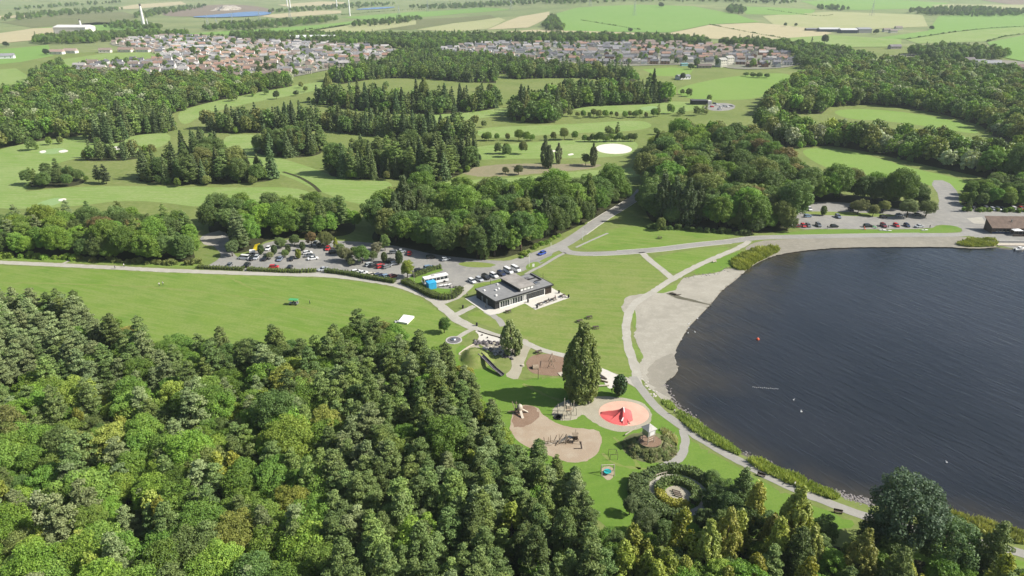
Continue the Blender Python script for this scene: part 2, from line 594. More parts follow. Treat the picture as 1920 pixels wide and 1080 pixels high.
# the loch outline
LOCH_PX = [(1398, 505), (1418, 492), (1438, 483), (1460, 475), (1485, 470), (1513, 467), (1545, 464.5), (1580, 463), (1680, 462), (1780, 462), (1800, 464), (1840, 465), (1868, 463), (1876, 466), (1925, 468),
           (2100, 470), (2400, 480), (2750, 520), (3050, 640), (3300, 900), (3100, 1150), (2600, 1160), (2200, 1085), (2050, 1035),
           (1920, 994), (1850, 979), (1806, 966), (1770, 959), (1700, 950), (1627, 940), (1600, 933), (1577, 924), (1557, 917), (1523, 903), (1480, 883), (1413, 855), (1393, 848), (1370, 832), (1313, 792), (1282, 768),
           (1262, 750), (1250, 735), (1244, 721), (1249, 712), (1264, 704), (1271, 690), (1262, 676), (1265, 656), (1276, 636), (1287, 615), (1308, 594), (1329, 572), (1339, 561), (1353, 542), (1379, 524)]
LOCH = wpoly(LOCH_PX, 2)

def offset_poly(P, d):
    A = np.array(P)
    T = np.roll(A, -1, 0) - np.roll(A, 1, 0)
    T /= np.linalg.norm(T, axis=1, keepdims=True)
    Nn = np.stack([T[:, 1], -T[:, 0]], 1)
    area = 0.5 * np.sum(A[:, 0] * np.roll(A[:, 1], -1) - np.roll(A[:, 0], -1) * A[:, 1])
    s = 1 if area > 0 else -1            # outward
    return A + Nn * d * s

LOCH = np.array(LOCH)
bank_top = offset_poly(LOCH, 1.3)
bank_mid = LOCH
bank_low = offset_poly(LOCH, -6.0)
WATER_Z = -0.30

# ground: one sheet with the loch cut out, flat inside, hills outside
def build_ground():
    x0, x1, y0, y1 = -1200.0, 1200.0, -200.0, 1400.0
    border = []
    cell = 40.0
    xs = np.arange(x0, x1 + 1, cell); ys = np.arange(y0, y1 + 1, cell)
    border += [(x, y0) for x in xs[:-1]] + [(x1, y) for y in ys[:-1]] + [(x, y1) for x in xs[::-1][:-1]] + [(x0, y) for y in ys[::-1][:-1]]
    nb = len(border)
    hole = [tuple(p) for p in bank_top]
    pts = [Vector(p) for p in border] + [Vector(p) for p in hole]
    nh = len(hole)
    edges = [(i, (i + 1) % nb) for i in range(nb)] + [(nb + i, nb + (i + 1) % nh) for i in range(nh)]
    vo, _, fo, *_r = delaunay_2d_cdt(pts, edges, [], 1, 1e-4)
    X = np.array([(v.x, v.y) for v in vo])
    F = []
    cen = np.array([X[list(f)].mean(0) for f in fo])
    hin = inside(cen, hole)
    for f, h in zip(fo, hin):
        if not h:
            F.append(tuple(f))
    V = [(p[0], p[1], 0.0) for p in X]
    mi = [0] * len(F)
    # outer grid of hills
    gx = list(np.arange(-4400, 4401, cell)); gy = list(np.arange(-200, 7001, cell))
    gx = [-40000, -20000, -10000, -6000] + gx + [6000, 10000, 20000, 40000]
    gy = [-20000, -6000, -2000] + gy + [9000, 14000, 25000, 45000]
    base = len(V)
    GX, GY = np.meshgrid(np.array(gx, float), np.array(gy, float))
    Z = height(GX, GY)
    W = len(gx)
    V += list(zip(GX.ravel().tolist(), GY.ravel().tolist(), Z.ravel().tolist()))
    for j in range(len(gy) - 1):
        for i in range(W - 1):
            if gx[i] >= x0 and gx[i + 1] <= x1 and gy[j] >= y0 and gy[j + 1] <= y1:
                continue
            a = base + j * W + i
            F.append((a, a + 1, a + 1 + W, a + W))
            mi.append(1)
    me = mesh('ground', V, F)
    bm = bmesh.new(); bm.from_mesh(me)
    bmesh.ops.remove_doubles(bm, verts=bm.verts, dist=0.01)
    for f in bm.faces:
        if f.normal.z < 0:
            f.normal_flip()
    loose = [v for v in bm.verts if not v.link_faces]
    bmesh.ops.delete(bm, geom=loose, context='VERTS')
    bm.to_mesh(me); bm.free()
    me.materials.append(M['rough_grass']); me.materials.append(M['far_ground'])
    for p in me.polygons:
        c = p.center
        p.material_index = 1 if c.y > 1120 or c.y < -150 or abs(c.x) > 1150 else 0
        p.use_smooth = c.y > 1400
    o = bpy.data.objects.new('ground', me)
    COL.objects.link(o)
    return tag(o, kind='structure')
build_ground()

def build_bank():
    n = len(LOCH)
    V = [(p[0], p[1], 0.0) for p in bank_top] + [(p[0], p[1], -0.26) for p in bank_mid] + [(p[0], p[1], -1.6) for p in bank_low]
    F = []
    for k in range(2):
        for i in range(n):
            j = (i + 1) % n
            F.append((k * n + i, k * n + j, (k + 1) * n + j, (k + 1) * n + i))
    me = mesh('shore_bank', V, F)
    bm = bmesh.new(); bm.from_mesh(me)
    for f in bm.faces:
        if f.normal.z < 0:
            f.normal_flip()
    bm.to_mesh(me); bm.free()
    me.materials.append(M['wet_sand']); me.materials.append(M['shore_mud'])
    for p in me.polygons:
        u, v = to_px(p.center.x, p.center.y)
        p.material_index = 0 if (v < 725 and u < 1850) else 1
    o = bpy.data.objects.new('shore_bank', me); COL.objects.link(o)
    tag(o, kind='structure')
build_bank()

def water_mat():
    m, nt, out = nt_new('loch_water')
    pos = nt.nodes.new('ShaderNodeNewGeometry').outputs['Position']
    at = nt.nodes.new('ShaderNodeAttribute'); at.attribute_name = 'shallow'
    f = noise(nt, pos, 0.06, 5, 0.65, lo=0.25, hi=0.75)
    k = nt.nodes.new('ShaderNodeMath'); k.operation = 'MULTIPLY'
    nt.links.new(at.outputs['Fac'], k.inputs[0]); nt.links.new(f, k.inputs[1])
    deep = mixc(nt, noise(nt, pos, 0.02, 2), (0.013, 0.016, 0.020), (0.020, 0.023, 0.028))
    c = mixc(nt, k.outputs[0], deep, (0.066, 0.055, 0.034))
    b = N(nt, 'ShaderNodeBsdfPrincipled', Roughness=0.12, IOR=1.33)
    nt.links.new(c, b.inputs['Base Color'])
    def wave(sc, st, rot, strength, dist, prev):
        mp = nt.nodes.new('ShaderNodeMapping'); mp.inputs['Rotation'].default_value = (0, 0, rot)
        mp2 = nt.nodes.new('ShaderNodeMapping'); mp2.inputs['Scale'].default_value = st
        nt.links.new(pos, mp.inputs[0]); nt.links.new(mp.outputs[0], mp2.inputs[0])
        n = nt.nodes.new('ShaderNodeTexNoise'); n.inputs['Scale'].default_value = sc
        n.inputs['Detail'].default_value = 3; n.inputs['Distortion'].default_value = 0.4
        nt.links.new(mp2.outputs[0], n.inputs['Vector'])
        bp = N(nt, 'ShaderNodeBump', Strength=strength, Distance=dist)
        nt.links.new(n.outputs[0], bp.inputs['Height'])
        if prev is not None:
            nt.links.new(prev, bp.inputs['Normal'])
        return bp.outputs[0]
    nrm = wave(0.95, (0.16, 1.0, 1.0), math.radians(56), 0.7, 0.20, None)
    nrm = wave(0.4, (0.2, 1.0, 1.0), math.radians(62), 0.5, 0.30, nrm)
    nt.links.new(nrm, b.inputs['Normal'])
    nt.links.new(b.outputs[0], out.inputs[0])
    return m
M['water'] = water_mat()

def build_water():
    P = offset_poly(LOCH, 0.6)
    lo, hi = P.min(0), P.max(0)
    cell = 5.0
    g = np.array([(x, y) for x in np.arange(lo[0], 250, cell) for y in np.arange(lo[1], hi[1], cell)])
    g = g[inside(g, offset_poly(LOCH, -2.5))]
    n = len(P)
    pts = [Vector(p) for p in P] + [Vector(p) for p in g]
    vo, _, fo, *_r = delaunay_2d_cdt(pts, [(i, (i + 1) % n) for i in range(n)], [list(range(n))], 1, 1e-4)
    X = np.array([(v.x, v.y) for v in vo])
    me = mesh('loch_water', [(p[0], p[1], WATER_Z) for p in X], [tuple(f) for f in fo])
    bm = bmesh.new(); bm.from_mesh(me)
    for f in bm.faces:
        if f.normal.z < 0:
            f.normal_flip()
    bm.to_mesh(me); bm.free()
    d = np.full(len(X), 1e9)
    shore = [p for p in LOCH if p[0] < 150]
    for p in shore:
        d = np.minimum(d, np.hypot(X[:, 0] - p[0], X[:, 1] - p[1]))
    pxs = [to_px(p[0], p[1]) for p in X]
    reach = np.array([28.0 if (u < 1500 and v < 740) else 9.0 for u, v in pxs])
    sh = np.clip(1 - d / reach, 0, 1) ** 1.3
    at = me.attributes.new('shallow', 'FLOAT', 'POINT')
    at.data.foreach_set('value', sh.astype(np.float32))
    o = obj('loch_water', me, M['water'])
    tag(o, kind='structure')
build_water()

M['worn'] = ground_mat('worn_grass', [(0.175, 0.222, 0.055), (0.21, 0.235, 0.08), (0.145, 0.208, 0.04), (0.15, 0.20, 0.042)], (0.1, 0.4, 1.5))
# ---- far fields, villages, golf course
region('green_hill_field', [(1042, 26), (1080, 15), (1200, 9), (1300, 12), (1380, 27), (1425, 42), (1330, 46), (1255, 61), (1060, 59), (1043, 45)], 'green_field', 2)
region('straw_field', [(912, 56), (950, 40), (975, 31), (1030, 22), (1030, 32), (990, 52)], 'straw', 2)
region('pale_field', [(780, 56), (850, 44), (935, 33), (948, 38), (915, 54), (860, 60)], 'pale_field', 1)
region('olive_field', [(690, 54), (790, 36), (920, 28), (930, 34), (850, 43), (770, 56)], 'olive_field', 1)
region('straw_field', [(1250, 63), (1330, 47), (1420, 43), (1500, 50), (1560, 62), (1520, 74), (1400, 76), (1300, 71)], 'straw', 1)
region('pale_field', [(860, 66), (1000, 56), (1250, 64), (1300, 72), (1150, 66), (960, 66)], 'straw', 2)
region('green_field', [(1640, 72), (1740, 58), (1760, 30), (1930, 24), (1990, 40), (1930, 50), (1780, 60), (1700, 74)], 'green_field', 2)
region('pale_field', [(1690, 72), (1780, 60), (1930, 50), (1990, 56), (1930, 62), (1850, 78), (1720, 82)], 'fairway', 1)
region('green_field', [(1850, 80), (1930, 64), (2060, 60), (2060, 130), (1930, 118), (1880, 108)], 'green_field', 3)
region('green_field', [(1500, 2), (1640, -4), (1780, 6), (1740, 16), (1610, 19), (1540, 16)], 'green_field', 1)
region('green_field', [(1385, 12), (1450, 14), (1530, 18), (1520, 29), (1400, 27)], 'green_field', 1)
region('pale_field', [(1430, 30), (1560, 22), (1730, 28), (1740, 50), (1560, 58), (1450, 46)], 'pale_field', 1)
region('brown_field', [(1840, 0), (1960, -6), (2000, 6), (1900, 9)], 'brown_field', 2)
region('pale_field', [(1740, 8), (1850, 9), (2000, 8), (2000, 22), (1900, 22), (1770, 26)], 'pale_field', 1)
region('pale_field', [(1380, 78), (1560, 66), (1690, 74), (1690, 88), (1500, 90)], 'fairway', 2)
region('straw_field', [(-80, 74), (60, 54), (140, 50), (165, 56), (120, 70), (-60, 88)], 'straw', 2)
region('straw_field', [(-100, 34), (70, 27), (70, 31), (-100, 42)], 'straw', 2)
region('straw_field', [(170, 20), (250, 9), (340, 3), (350, 8), (250, 17)], 'straw', 2)
region('straw_field', [(520, 9), (600, 3), (650, 4), (640, 9), (540, 13)], 'straw', 2)
region('straw_field', [(480, 30), (590, 20), (640, 20), (640, 25), (520, 34)], 'straw', 2)
region('olive_field', [(0, 42), (120, 26), (230, 22), (260, 30), (230, 45), (60, 52)], 'olive_field', 1)
region('pale_field', [(60, 54), (180, 42), (300, 44), (300, 56), (160, 58)], 'green_field', 1)
region('green_field', [(340, 64), (440, 58), (600, 47), (680, 38), (690, 42), (600, 56), (440, 66)], 'green_field', 2)
region('pale_field', [(560, 60), (640, 48), (780, 38), (780, 46), (690, 60), (640, 66)], 'pale_field', 2)
region('green_field', [(640, 33), (780, 22), (900, 14), (960, 18), (860, 26), (700, 38)], 'green_field', 1)
region('green_field', [(-60, 98), (50, 88), (90, 84), (100, 104), (40, 116), (-60, 126)], 'green_field', 2)
region('pale_field', [(110, 112), (200, 100), (310, 96), (320, 110), (220, 116), (130, 126)], 'fairway', 2)
region('green_field', [(-60, 134), (30, 128), (58, 146), (60, 158), (-60, 160)], 'fairway', 2)
region('quarry_ground', [(290, 30), (330, 16), (400, 8), (480, 10), (520, 20), (500, 28), (440, 24), (380, 32)], 'brown_field', 1)
region('village_ground', [(118, 128), (170, 118), (300, 112), (292, 96), (190, 84), (240, 72), (350, 66), (540, 78), (620, 74), (730, 84), (750, 98), (700, 118), (640, 126), (520, 152), (420, 153), (400, 143), (300, 143), (140, 146)], 'town_ground', 2)
region('village_ground', [(800, 98), (870, 84), (950, 78), (1060, 82), (1180, 80), (1300, 82), (1450, 94), (1510, 116), (1480, 128), (1380, 132), (1340, 122), (1240, 122), (1150, 126), (1010, 120), (880, 106)], 'town_ground', 2)
region('village_ground', [(1640, 108), (1720, 98), (1770, 104), (1740, 116), (1670, 120)], 'town_ground', 2)
region('village_ground', [(1790, 122), (1850, 108), (1960, 120), (1960, 142), (1840, 138)], 'town_ground', 2)
region('playing_field', [(1265, 166), (1330, 150), (1400, 140), (1480, 136), (1490, 152), (1470, 168), (1420, 186), (1340, 188), (1280, 184)], 'pitch', 3)
region('playing_field', [(1205, 130), (1260, 126), (1300, 130), (1290, 144), (1230, 142)], 'pitch', 2)
region('fairway', [(-60, 300), (40, 268), (150, 250), (250, 244), (330, 250), (300, 282), (180, 292), (120, 300), (60, 330), (40, 380), (-60, 380)], 'fairway', 1)
region('fairway', [(-40, 372), (100, 352), (230, 348), (420, 352), (560, 350), (600, 372), (420, 395), (250, 372), (120, 390), (-40, 392)], 'fairway', 2)
region('fairway', [(330, 205), (420, 182), (560, 158), (640, 150), (590, 172), (470, 192), (380, 215), (340, 240)], 'fairway', 1)
region('fairway', [(410, 256), (470, 250), (500, 262), (470, 282), (540, 300), (600, 320), (660, 342), (730, 336), (740, 360), (690, 390), (600, 360), (540, 330), (440, 300)], 'fairway', 1)
region('fairway', [(560, 212), (700, 222), (900, 208), (960, 200), (960, 216), (760, 236), (580, 225)], 'fairway', 1)
region('fairway', [(890, 240), (980, 236), (1090, 232), (1200, 224), (1230, 236), (1190, 246), (1060, 250), (900, 262)], 'fairway', 1)
region('fairway', [(1050, 198), (1180, 190), (1300, 190), (1330, 202), (1250, 214), (1100, 212)], 'fairway', 1)
region('fairway', [(870, 276), (1000, 266), (1110, 262), (1200, 262), (1190, 290), (1120, 296), (960, 298), (880, 300)], 'fairway', 1)
region('fairway', [(790, 344), (880, 338), (1000, 330), (1120, 318), (1210, 312), (1210, 332), (1080, 340), (940, 346), (830, 360)], 'fairway', 2)
region('rough_ground', [(850, 320), (940, 306), (1060, 308), (1130, 306), (1120, 316), (1000, 326), (900, 334)], 'earth', 1, ragged=0.4)
region('green', [(60, 384), (110, 368), (120, 378), (90, 388)], 'green_grass', 3)
region('green', [(60, 286), (110, 276), (130, 282), (100, 290)], 'green_grass', 3)
region('green', [(1195, 202), (1225, 198), (1240, 204), (1210, 209)], 'green_grass', 3)
region('clearing', [(1555, 208), (1610, 203), (1700, 210), (1790, 226), (1835, 244), (1830, 252), (1760, 240), (1660, 226), (1590, 224)], 'pitch', 2)
region('clearing', [(1495, 282), (1540, 276), (1600, 284), (1660, 300), (1720, 318), (1790, 332), (1842, 348), (1835, 362), (1760, 352), (1700, 338), (1600, 330), (1540, 312)], 'pitch', 2)
def bunker(px):
    return region('bunker', px, 'bunker', 4)
bunker([(1116, 276), (1130, 270), (1160, 269), (1184, 276), (1186, 284), (1165, 289), (1135, 288), (1118, 282)])
bunker([(1064, 289), (1074, 287), (1077, 290), (1066, 292)])
bunker([(1032, 283), (1040, 281), (1043, 284), (1034, 286)])
bunker([(72, 284), (84, 281), (88, 285), (78, 288)])
bunker([(108, 283), (124, 280), (130, 284), (114, 287)])
bunker([(108, 374), (122, 371), (126, 375), (112, 378)])
bunker([(176, 282), (200, 276), (226, 274), (228, 280), (200, 285), (180, 287)])
# quarry loch far away
P_ = wpoly([(352, 33), (400, 29), (440, 25), (470, 22.5), (500, 23), (512, 25), (498, 30), (440, 33), (390, 34)], 2)
M['blue_water'] = plain('distant_blue_water', (0.10, 0.20, 0.38), 0.35, var=0.1, scale=0.01)  # blue of the sky reflected by ripples, painted into the base colour
o_ = flat_sheet('quarry_water', P_, 2.2, None); o_.data.materials.append(M['blue_water']); tag(o_, kind='structure')
P_ = wpoly([(660, 19), (690, 15), (740, 13), (740, 15), (700, 18)], 1)
o_ = draped_sheet('distant_water', P_, M['blue_water'], 1.5, 60); tag(o_, kind='structure')

# ---- woodland floors
FOREST = [(-260, 598), (0, 600), (120, 603), (200, 640), (260, 668), (330, 676), (420, 687), (520, 685), (600, 673), (690, 645), (722, 641), (760, 668), (812, 699), (872, 731), (905, 775), (932, 835), (960, 885), (1010, 893), (1068, 912), (1105, 960), (1118, 1005), (1140, 1045), (1210, 1052), (1290, 1052), (1335, 1028), (1400, 1004), (1480, 1012), (1560, 1022), (1660, 1045), (1740, 1052), (1800, 1066), (1860, 1090), (1960, 1120), (2100, 1300), (-500, 1300)]
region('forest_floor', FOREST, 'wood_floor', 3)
ZW = dict(
 west_strip=[(-80, 478), (0, 480), (140, 484), (230, 490), (330, 494), (368, 490), (362, 470), (366, 452), (330, 440), (250, 430), (150, 432), (60, 444), (-80, 440)],
 car_park_back=[(392, 440), (430, 476), (456, 474), (482, 466), (500, 448), (600, 446), (668, 440), (664, 408), (560, 402), (430, 408), (390, 418)],
 road_wood=[(690, 452), (740, 462), (800, 474), (850, 484), (930, 487), (968, 478), (990, 466), (1050, 440), (1110, 412), (1150, 392), (1184, 370), (1176, 362), (1100, 374), (1040, 384), (960, 388), (850, 384), (760, 395), (712, 420)],
 east_wood=[(1216, 418), (1260, 426), (1330, 430), (1400, 436), (1440, 438), (1480, 430), (1500, 416), (1490, 396), (1500, 382), (1600, 379), (1650, 386), (1700, 394), (1745, 397), (1742, 386), (1690, 376), (1600, 366), (1520, 358), (1470, 330), (1440, 296), (1400, 268), (1300, 264), (1222, 282), (1212, 330), (1206, 372)],
 north_east=[(1470, 214), (1540, 214), (1556, 200), (1640, 196), (1760, 212), (1840, 236), (1870, 262), (1960, 285), (1960, 150), (1860, 142), (1700, 124), (1560, 130), (1500, 152), (1440, 190), (1425, 220)],
 between=[(1410, 244), (1450, 268), (1490, 280), (1540, 272), (1600, 279), (1680, 297), (1740, 311), (1850, 334), (1960, 360), (1960, 304), (1860, 294), (1790, 286), (1690, 272), (1600, 263), (1530, 260), (1490, 250), (1450, 232)],
 east_edge=[(1812, 392), (1960, 394), (1960, 345), (1880, 345), (1810, 362), (1800, 378)],
 clump_a=[(250, 340), (330, 347), (420, 345), (515, 340), (510, 330), (430, 326), (340, 326), (262, 328)],
 clump_a2=[(335, 312), (380, 316), (424, 306), (416, 286), (366, 288)],
 clump_b=[(45, 350), (100, 354), (160, 346), (156, 332), (60, 336)],
 clump_b2=[(150, 304), (262, 300), (270, 286), (170, 290)],
 clump_c=[(475, 290), (560, 297), (602, 290), (606, 278), (560, 272), (490, 276)],
 clump_d=[(605, 330), (680, 337), (740, 335), (800, 348), (850, 334), (902, 308), (890, 296), (790, 300), (700, 306), (640, 310)],
 clump_e=[(380, 248), (470, 250), (560, 250), (610, 243), (640, 250), (720, 258), (790, 264), (880, 266), (884, 252), (760, 246), (640, 236), (560, 236), (480, 236), (390, 238)],
 clump_w=[(160, 268), (230, 270), (240, 254), (325, 248), (332, 234), (270, 226), (170, 246)],
 middle_wood=[(575, 192), (640, 203), (720, 214), (840, 215), (930, 205), (936, 196), (860, 198), (760, 198), (680, 192), (600, 184)],
 upper_wood=[(612, 152), (640, 142), (720, 126), (800, 130), (860, 142), (930, 146), (930, 156), (860, 154), (790, 146), (700, 148), (640, 158)],
 golf_wood=[(952, 226), (1036, 235), (1050, 216), (1090, 199), (1200, 197), (1268, 190), (1240, 180), (1150, 176), (1060, 180), (1000, 200), (956, 206)],
 west_wood=[(-60, 292), (60, 266), (130, 258), (200, 246), (300, 224), (340, 206), (400, 190), (500, 170), (560, 160), (520, 155), (420, 156), (300, 150), (200, 152), (130, 152), (60, 150), (70, 168), (-60, 200)],
 village_wood=[(950, 150), (1030, 146), (1130, 148), (1200, 156), (1180, 142), (1080, 132), (960, 134)],
 village_gap=[(720, 124), (800, 130), (860, 150), (950, 138), (1030, 132), (1000, 122), (880, 110), (800, 104), (745, 104)],
)
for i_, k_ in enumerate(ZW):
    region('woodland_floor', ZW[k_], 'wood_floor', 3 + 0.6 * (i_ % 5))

# ---- lawns round the visitor centre
region('lawn', [(-80, 496), (0, 498), (140, 503), (300, 510), (420, 516), (600, 521), (690, 530), (740, 540), (780, 556), (815, 576), (838, 596), (860, 612), (885, 622), (850, 650), (880, 690), (760, 720), (400, 720), (0, 640), (-260, 620), (-260, 500)], 'lawn', 4, ragged=0.3)
region('lawn', [(-80, 486), (0, 487), (200, 495), (340, 502), (370, 500), (368, 490), (230, 490), (140, 484), (-80, 478)], 'lawn', 4, ragged=0.3)
region('lawn', [(1000, 505), (1045, 484), (1070, 477), (1110, 479), (1196, 476), (1250, 520), (1236, 536), (1205, 554), (1180, 575), (1174, 620), (1180, 664), (1190, 702), (1186, 712), (1130, 692), (1060, 666), (1000, 646), (985, 634), (920, 614), (870, 596), (890, 580), (1030, 565), (1050, 545), (1030, 525)], 'dry_lawn', 4)
region('lawn', [(1218, 482), (1300, 468), (1380, 460), (1330, 486), (1282, 508), (1262, 514), (1235, 500)], 'lawn', 5)
region('lawn', [(1300, 506), (1345, 487), (1385, 470), (1400, 472), (1372, 500), (1330, 514), (1300, 514)], 'fresh_lawn', 5, ragged=0.4)
region('lawn', [(1082, 464), (1110, 446), (1160, 424), (1220, 425), (1300, 432), (1400, 440), (1300, 458), (1200, 468), (1120, 470)], 'lawn', 4, ragged=0.3)
region('lawn', [(860, 640), (905, 670), (960, 715), (1040, 706), (1100, 720), (1180, 716), (1215, 752), (1275, 808), (1330, 850), (1390, 880), (1460, 920), (1560, 962), (1620, 985), (1500, 1015), (1320, 1000), (1160, 1010), (1110, 960), (1060, 905), (950, 860), (900, 760), (850, 680)], 'fresh_lawn', 5, ragged=0.4)
region('lawn', [(1640, 985), (1800, 1025), (1960, 1060), (1960, 1100), (1800, 1070), (1640, 1030)], 'lawn', 5)
region('verge', [(1500, 436), (1560, 430), (1640, 431), (1745, 430), (1760, 422), (1790, 423), (1806, 430), (1795, 436), (1700, 437.5), (1600, 438)], 'fresh_lawn', 5, smooth=1)
region('verge', [(1400, 452), (1450, 440), (1500, 433), (1560, 429), (1600, 437), (1500, 441), (1430, 447)], 'fresh_lawn', 4, smooth=1)

# ---- car parks and roads
CP = [(374, 503), (400, 494), (418, 478), (396, 458), (372, 450), (384, 438), (420, 432), (430, 445), (440, 486), (470, 476), (490, 458), (520, 450), (600, 450), (690, 454), (760, 464), (810, 477), (900, 487), (960, 490), (1000, 477), (1022, 468), (1042, 476), (1004, 500), (985, 506), (950, 520), (905, 531), (880, 540), (872, 552), (850, 556), (790, 546), (745, 533), (700, 525), (610, 513.5), (560, 510), (440, 508)]
region('car_park', CP, 'asphalt', 6, smooth=1, ragged=0.08)
region('gravel_track', [(384, 440), (420, 430), (412, 450), (404, 462), (376, 458)], 'sand', 7, smooth=1, ragged=0.2)
region('car_park', [(1478, 384), (1520, 378), (1595, 380), (1700, 394), (1752, 396), (1764, 372), (1742, 338), (1776, 338), (1798, 362), (1797, 380), (1812, 390), (1845, 394), (1960, 398), (1960, 470), (1870, 462), (1830, 446), (1800, 438), (1806, 430), (1790, 423), (1758, 421), (1745, 429), (1640, 430), (1560, 429), (1490, 430), (1475, 410)], 'asphalt', 6, smooth=1, ragged=0.08)
region('concrete_apron', [(1812, 409), (1841, 407), (1850, 420), (1826, 419)], 'path', 7, smooth=0)
# grass islands in the car parks
region('verge', [(1500, 398), (1530, 396), (1590, 398), (1640, 400), (1690, 404), (1660, 407), (1590, 405), (1520, 402)], 'dry_lawn', 7)
ISLAND = [(757, 530), (768, 519), (790, 513), (815, 505), (828, 503), (832, 508), (800, 516), (786, 530), (818, 540), (845, 542), (862, 536), (866, 546), (850, 561), (824, 562), (800, 552), (779, 541)]
region('verge', ISLAND, 'fresh_lawn', 7, smooth=1)
region('verge', [(872, 547), (876, 536), (900, 530), (925, 527), (948, 520), (956, 524), (930, 534), (893, 545)], 'dry_lawn', 7, smooth=1)
region('verge', [(984, 503), (990, 494), (1008, 490), (1014, 496), (1004, 502), (992, 506)], 'lawn', 7)
region('verge', [(1010, 491), (1024, 483), (1046, 475), (1053, 475), (1036, 484), (1016, 492)], 'lawn', 7)
region('verge', [(855, 494), (880, 490), (925, 494), (935, 500), (900, 502), (870, 500)], 'dry_lawn', 7)

R_MAIN = [(1204, 356), (1196, 366), (1187, 374), (1165, 388), (1140, 403), (1112, 421), (1088, 438), (1062, 455), (1034, 468), (1000, 480), (960, 494), (930, 504)]
ribbon('road', R_MAIN, 6.2, 'road', 8)
R_LOCH = [(1052, 462), (1062, 471), (1080, 475), (1110, 476), (1160, 474), (1234, 468), (1308, 459), (1367, 453), (1412, 447), (1456, 445), (1545, 443.3), (1640, 441.5), (1730, 440.5), (1795, 440), (1830, 436)]
ribbon('road', R_LOCH, 5.0, 'road', 9)
kerb(R_LOCH[4:-2], 2.62)
kerb(R_LOCH[3:8], -2.62)
kerb(R_MAIN[2:7], 3.22); kerb(R_MAIN[2:6], -3.22)
region('beach', [(1392, 466), (1420, 452), (1470, 448.5), (1545, 446), (1640, 444.5), (1790, 443), (1836, 447), (1870, 458), (1866, 464), (1840, 466), (1800, 465), (1780, 463), (1680, 463), (1580, 464), (1513, 468.5), (1462, 477), (1440, 484), (1420, 480)], 'wet_sand', 6, smooth=1, ragged=0.15)
BEACH = [(1172, 556), (1200, 552), (1230, 548), (1268, 540), (1274, 528), (1286, 520), (1316, 515), (1344, 512), (1368, 502), (1400, 504), (1382, 522), (1355, 541), (1341, 560), (1331, 571), (1310, 593), (1289, 614), (1278, 635), (1267, 655), (1264, 675), (1273, 690), (1266, 704), (1251, 711), (1246, 720), (1251, 733), (1262, 750), (1240, 752), (1222, 730), (1205, 714), (1190, 702), (1206, 668), (1190, 640), (1192, 600), (1184, 580), (1172, 590), (1166, 574)]
region('beach', BEACH, 'sand', 6, smooth=1, ragged=0.3)
region('wet_beach', [(1262, 660), (1240, 668), (1214, 690), (1212, 712), (1230, 735), (1262, 750), (1251, 733), (1246, 720), (1251, 711), (1266, 704), (1273, 690), (1264, 675)], 'wet_sand', 7, ragged=0.3)
region('verge', [(1184, 580), (1190, 577), (1194, 600), (1190, 622), (1186, 606)], 'lawn', 9)
region('verge', [(1184, 640), (1190, 644), (1202, 660), (1207, 668), (1205, 674), (1194, 672), (1188, 658)], 'lawn', 9)
region('verge', [(1226, 548), (1256, 536), (1272, 530), (1270, 542), (1240, 551)], 'lawn', 9, ragged=0.3)
P_LEFT = [(-80, 489), (0, 492), (110, 497), (213, 502), (333, 508), (480, 513), (610, 516.5), (681, 524), (741, 534), (786, 549), (810, 561), (832, 578), (845, 589), (856, 599), (868, 605), (889, 616)]
ribbon('path', P_LEFT, 3.7, 'path', 10, ragged=0.13)
ribbon('path', [(824, 568), (847, 561), (862, 553), (872, 543), (882, 534)], 3.4, 'path', 9, ragged=0.13)
ribbon('path', [(846, 590), (858, 589), (872, 582), (890, 574)], 2.6, 'path', 9, ragged=0.13)
ribbon('path', [(912, 584), (925, 592), (938, 602), (943, 612)], 2.4, 'grey_path', 9, ragged=0.1)
P_PLAY = [(880, 611), (907, 621), (932, 629.5), (960, 637), (985, 643), (1009, 653.5), (1026, 659), (1043, 663), (1059, 667), (1095, 680), (1129, 695), (1148, 703), (1163, 708), (1181, 715), (1196, 724)]
ribbon('path', P_PLAY, 2.5, 'path', 11, ragged=0.05)
ribbon('path', [(889, 616), (876, 622), (863, 630), (858, 634)], 1.9, 'path', 9, ragged=0.05)
P_SHORE = [(1186, 706), (1194, 718), (1203, 730), (1213, 743), (1226, 758.5), (1239, 771), (1256, 784), (1280, 801), (1307, 818), (1347, 843), (1397, 870), (1447, 897), (1497, 920), (1547, 940), (1607, 963), (1700, 990), (1818, 1015), (1865, 1024), (1960, 1050)]
ribbon('path', P_SHORE, 2.7, 'grey_path', 12, ragged=0.08)
ribbon('path', [(1195, 722), (1193, 701), (1187, 677), (1179, 653), (1175, 630), (1175, 606), (1180, 585), (1193, 567), (1213, 554), (1237, 539), (1258, 525), (1279, 513.5), (1302, 501), (1332, 487), (1361, 475), (1390, 462), (1405, 452)], 2.9, 'path', 10, ragged=0.12)
ribbon('path', [(1260, 522), (1244, 508), (1226, 494), (1211, 481), (1203, 473)], 3.0, 'path', 9, ragged=0.05)
ribbon('path', [(1280, 806), (1285, 823), (1282, 845), (1272, 861), (1253, 870), (1232, 880)], 2.1, 'grey_path', 11, ragged=0.13)
ribbon('path', [(985, 515), (1002, 505), (1015, 499), (1045, 481), (1060, 474)], 1.6, 'grey_path', 9)
ribbon('path', [(1080, 464), (1108, 451), (1140, 437)], 1.2, 'grey_path', 9)
ribbon('path', [(1100, 461), (1180, 455), (1290, 450), (1350, 447)], 0.9, 'dry_lawn', 9)
ribbon('path', [(110, 497), (128, 490), (134, 484)], 1.4, 'path', 9)
ribbon('ditch', [(425, 282), (450, 292), (480, 296)], 2.2, 'wood_floor', 5)
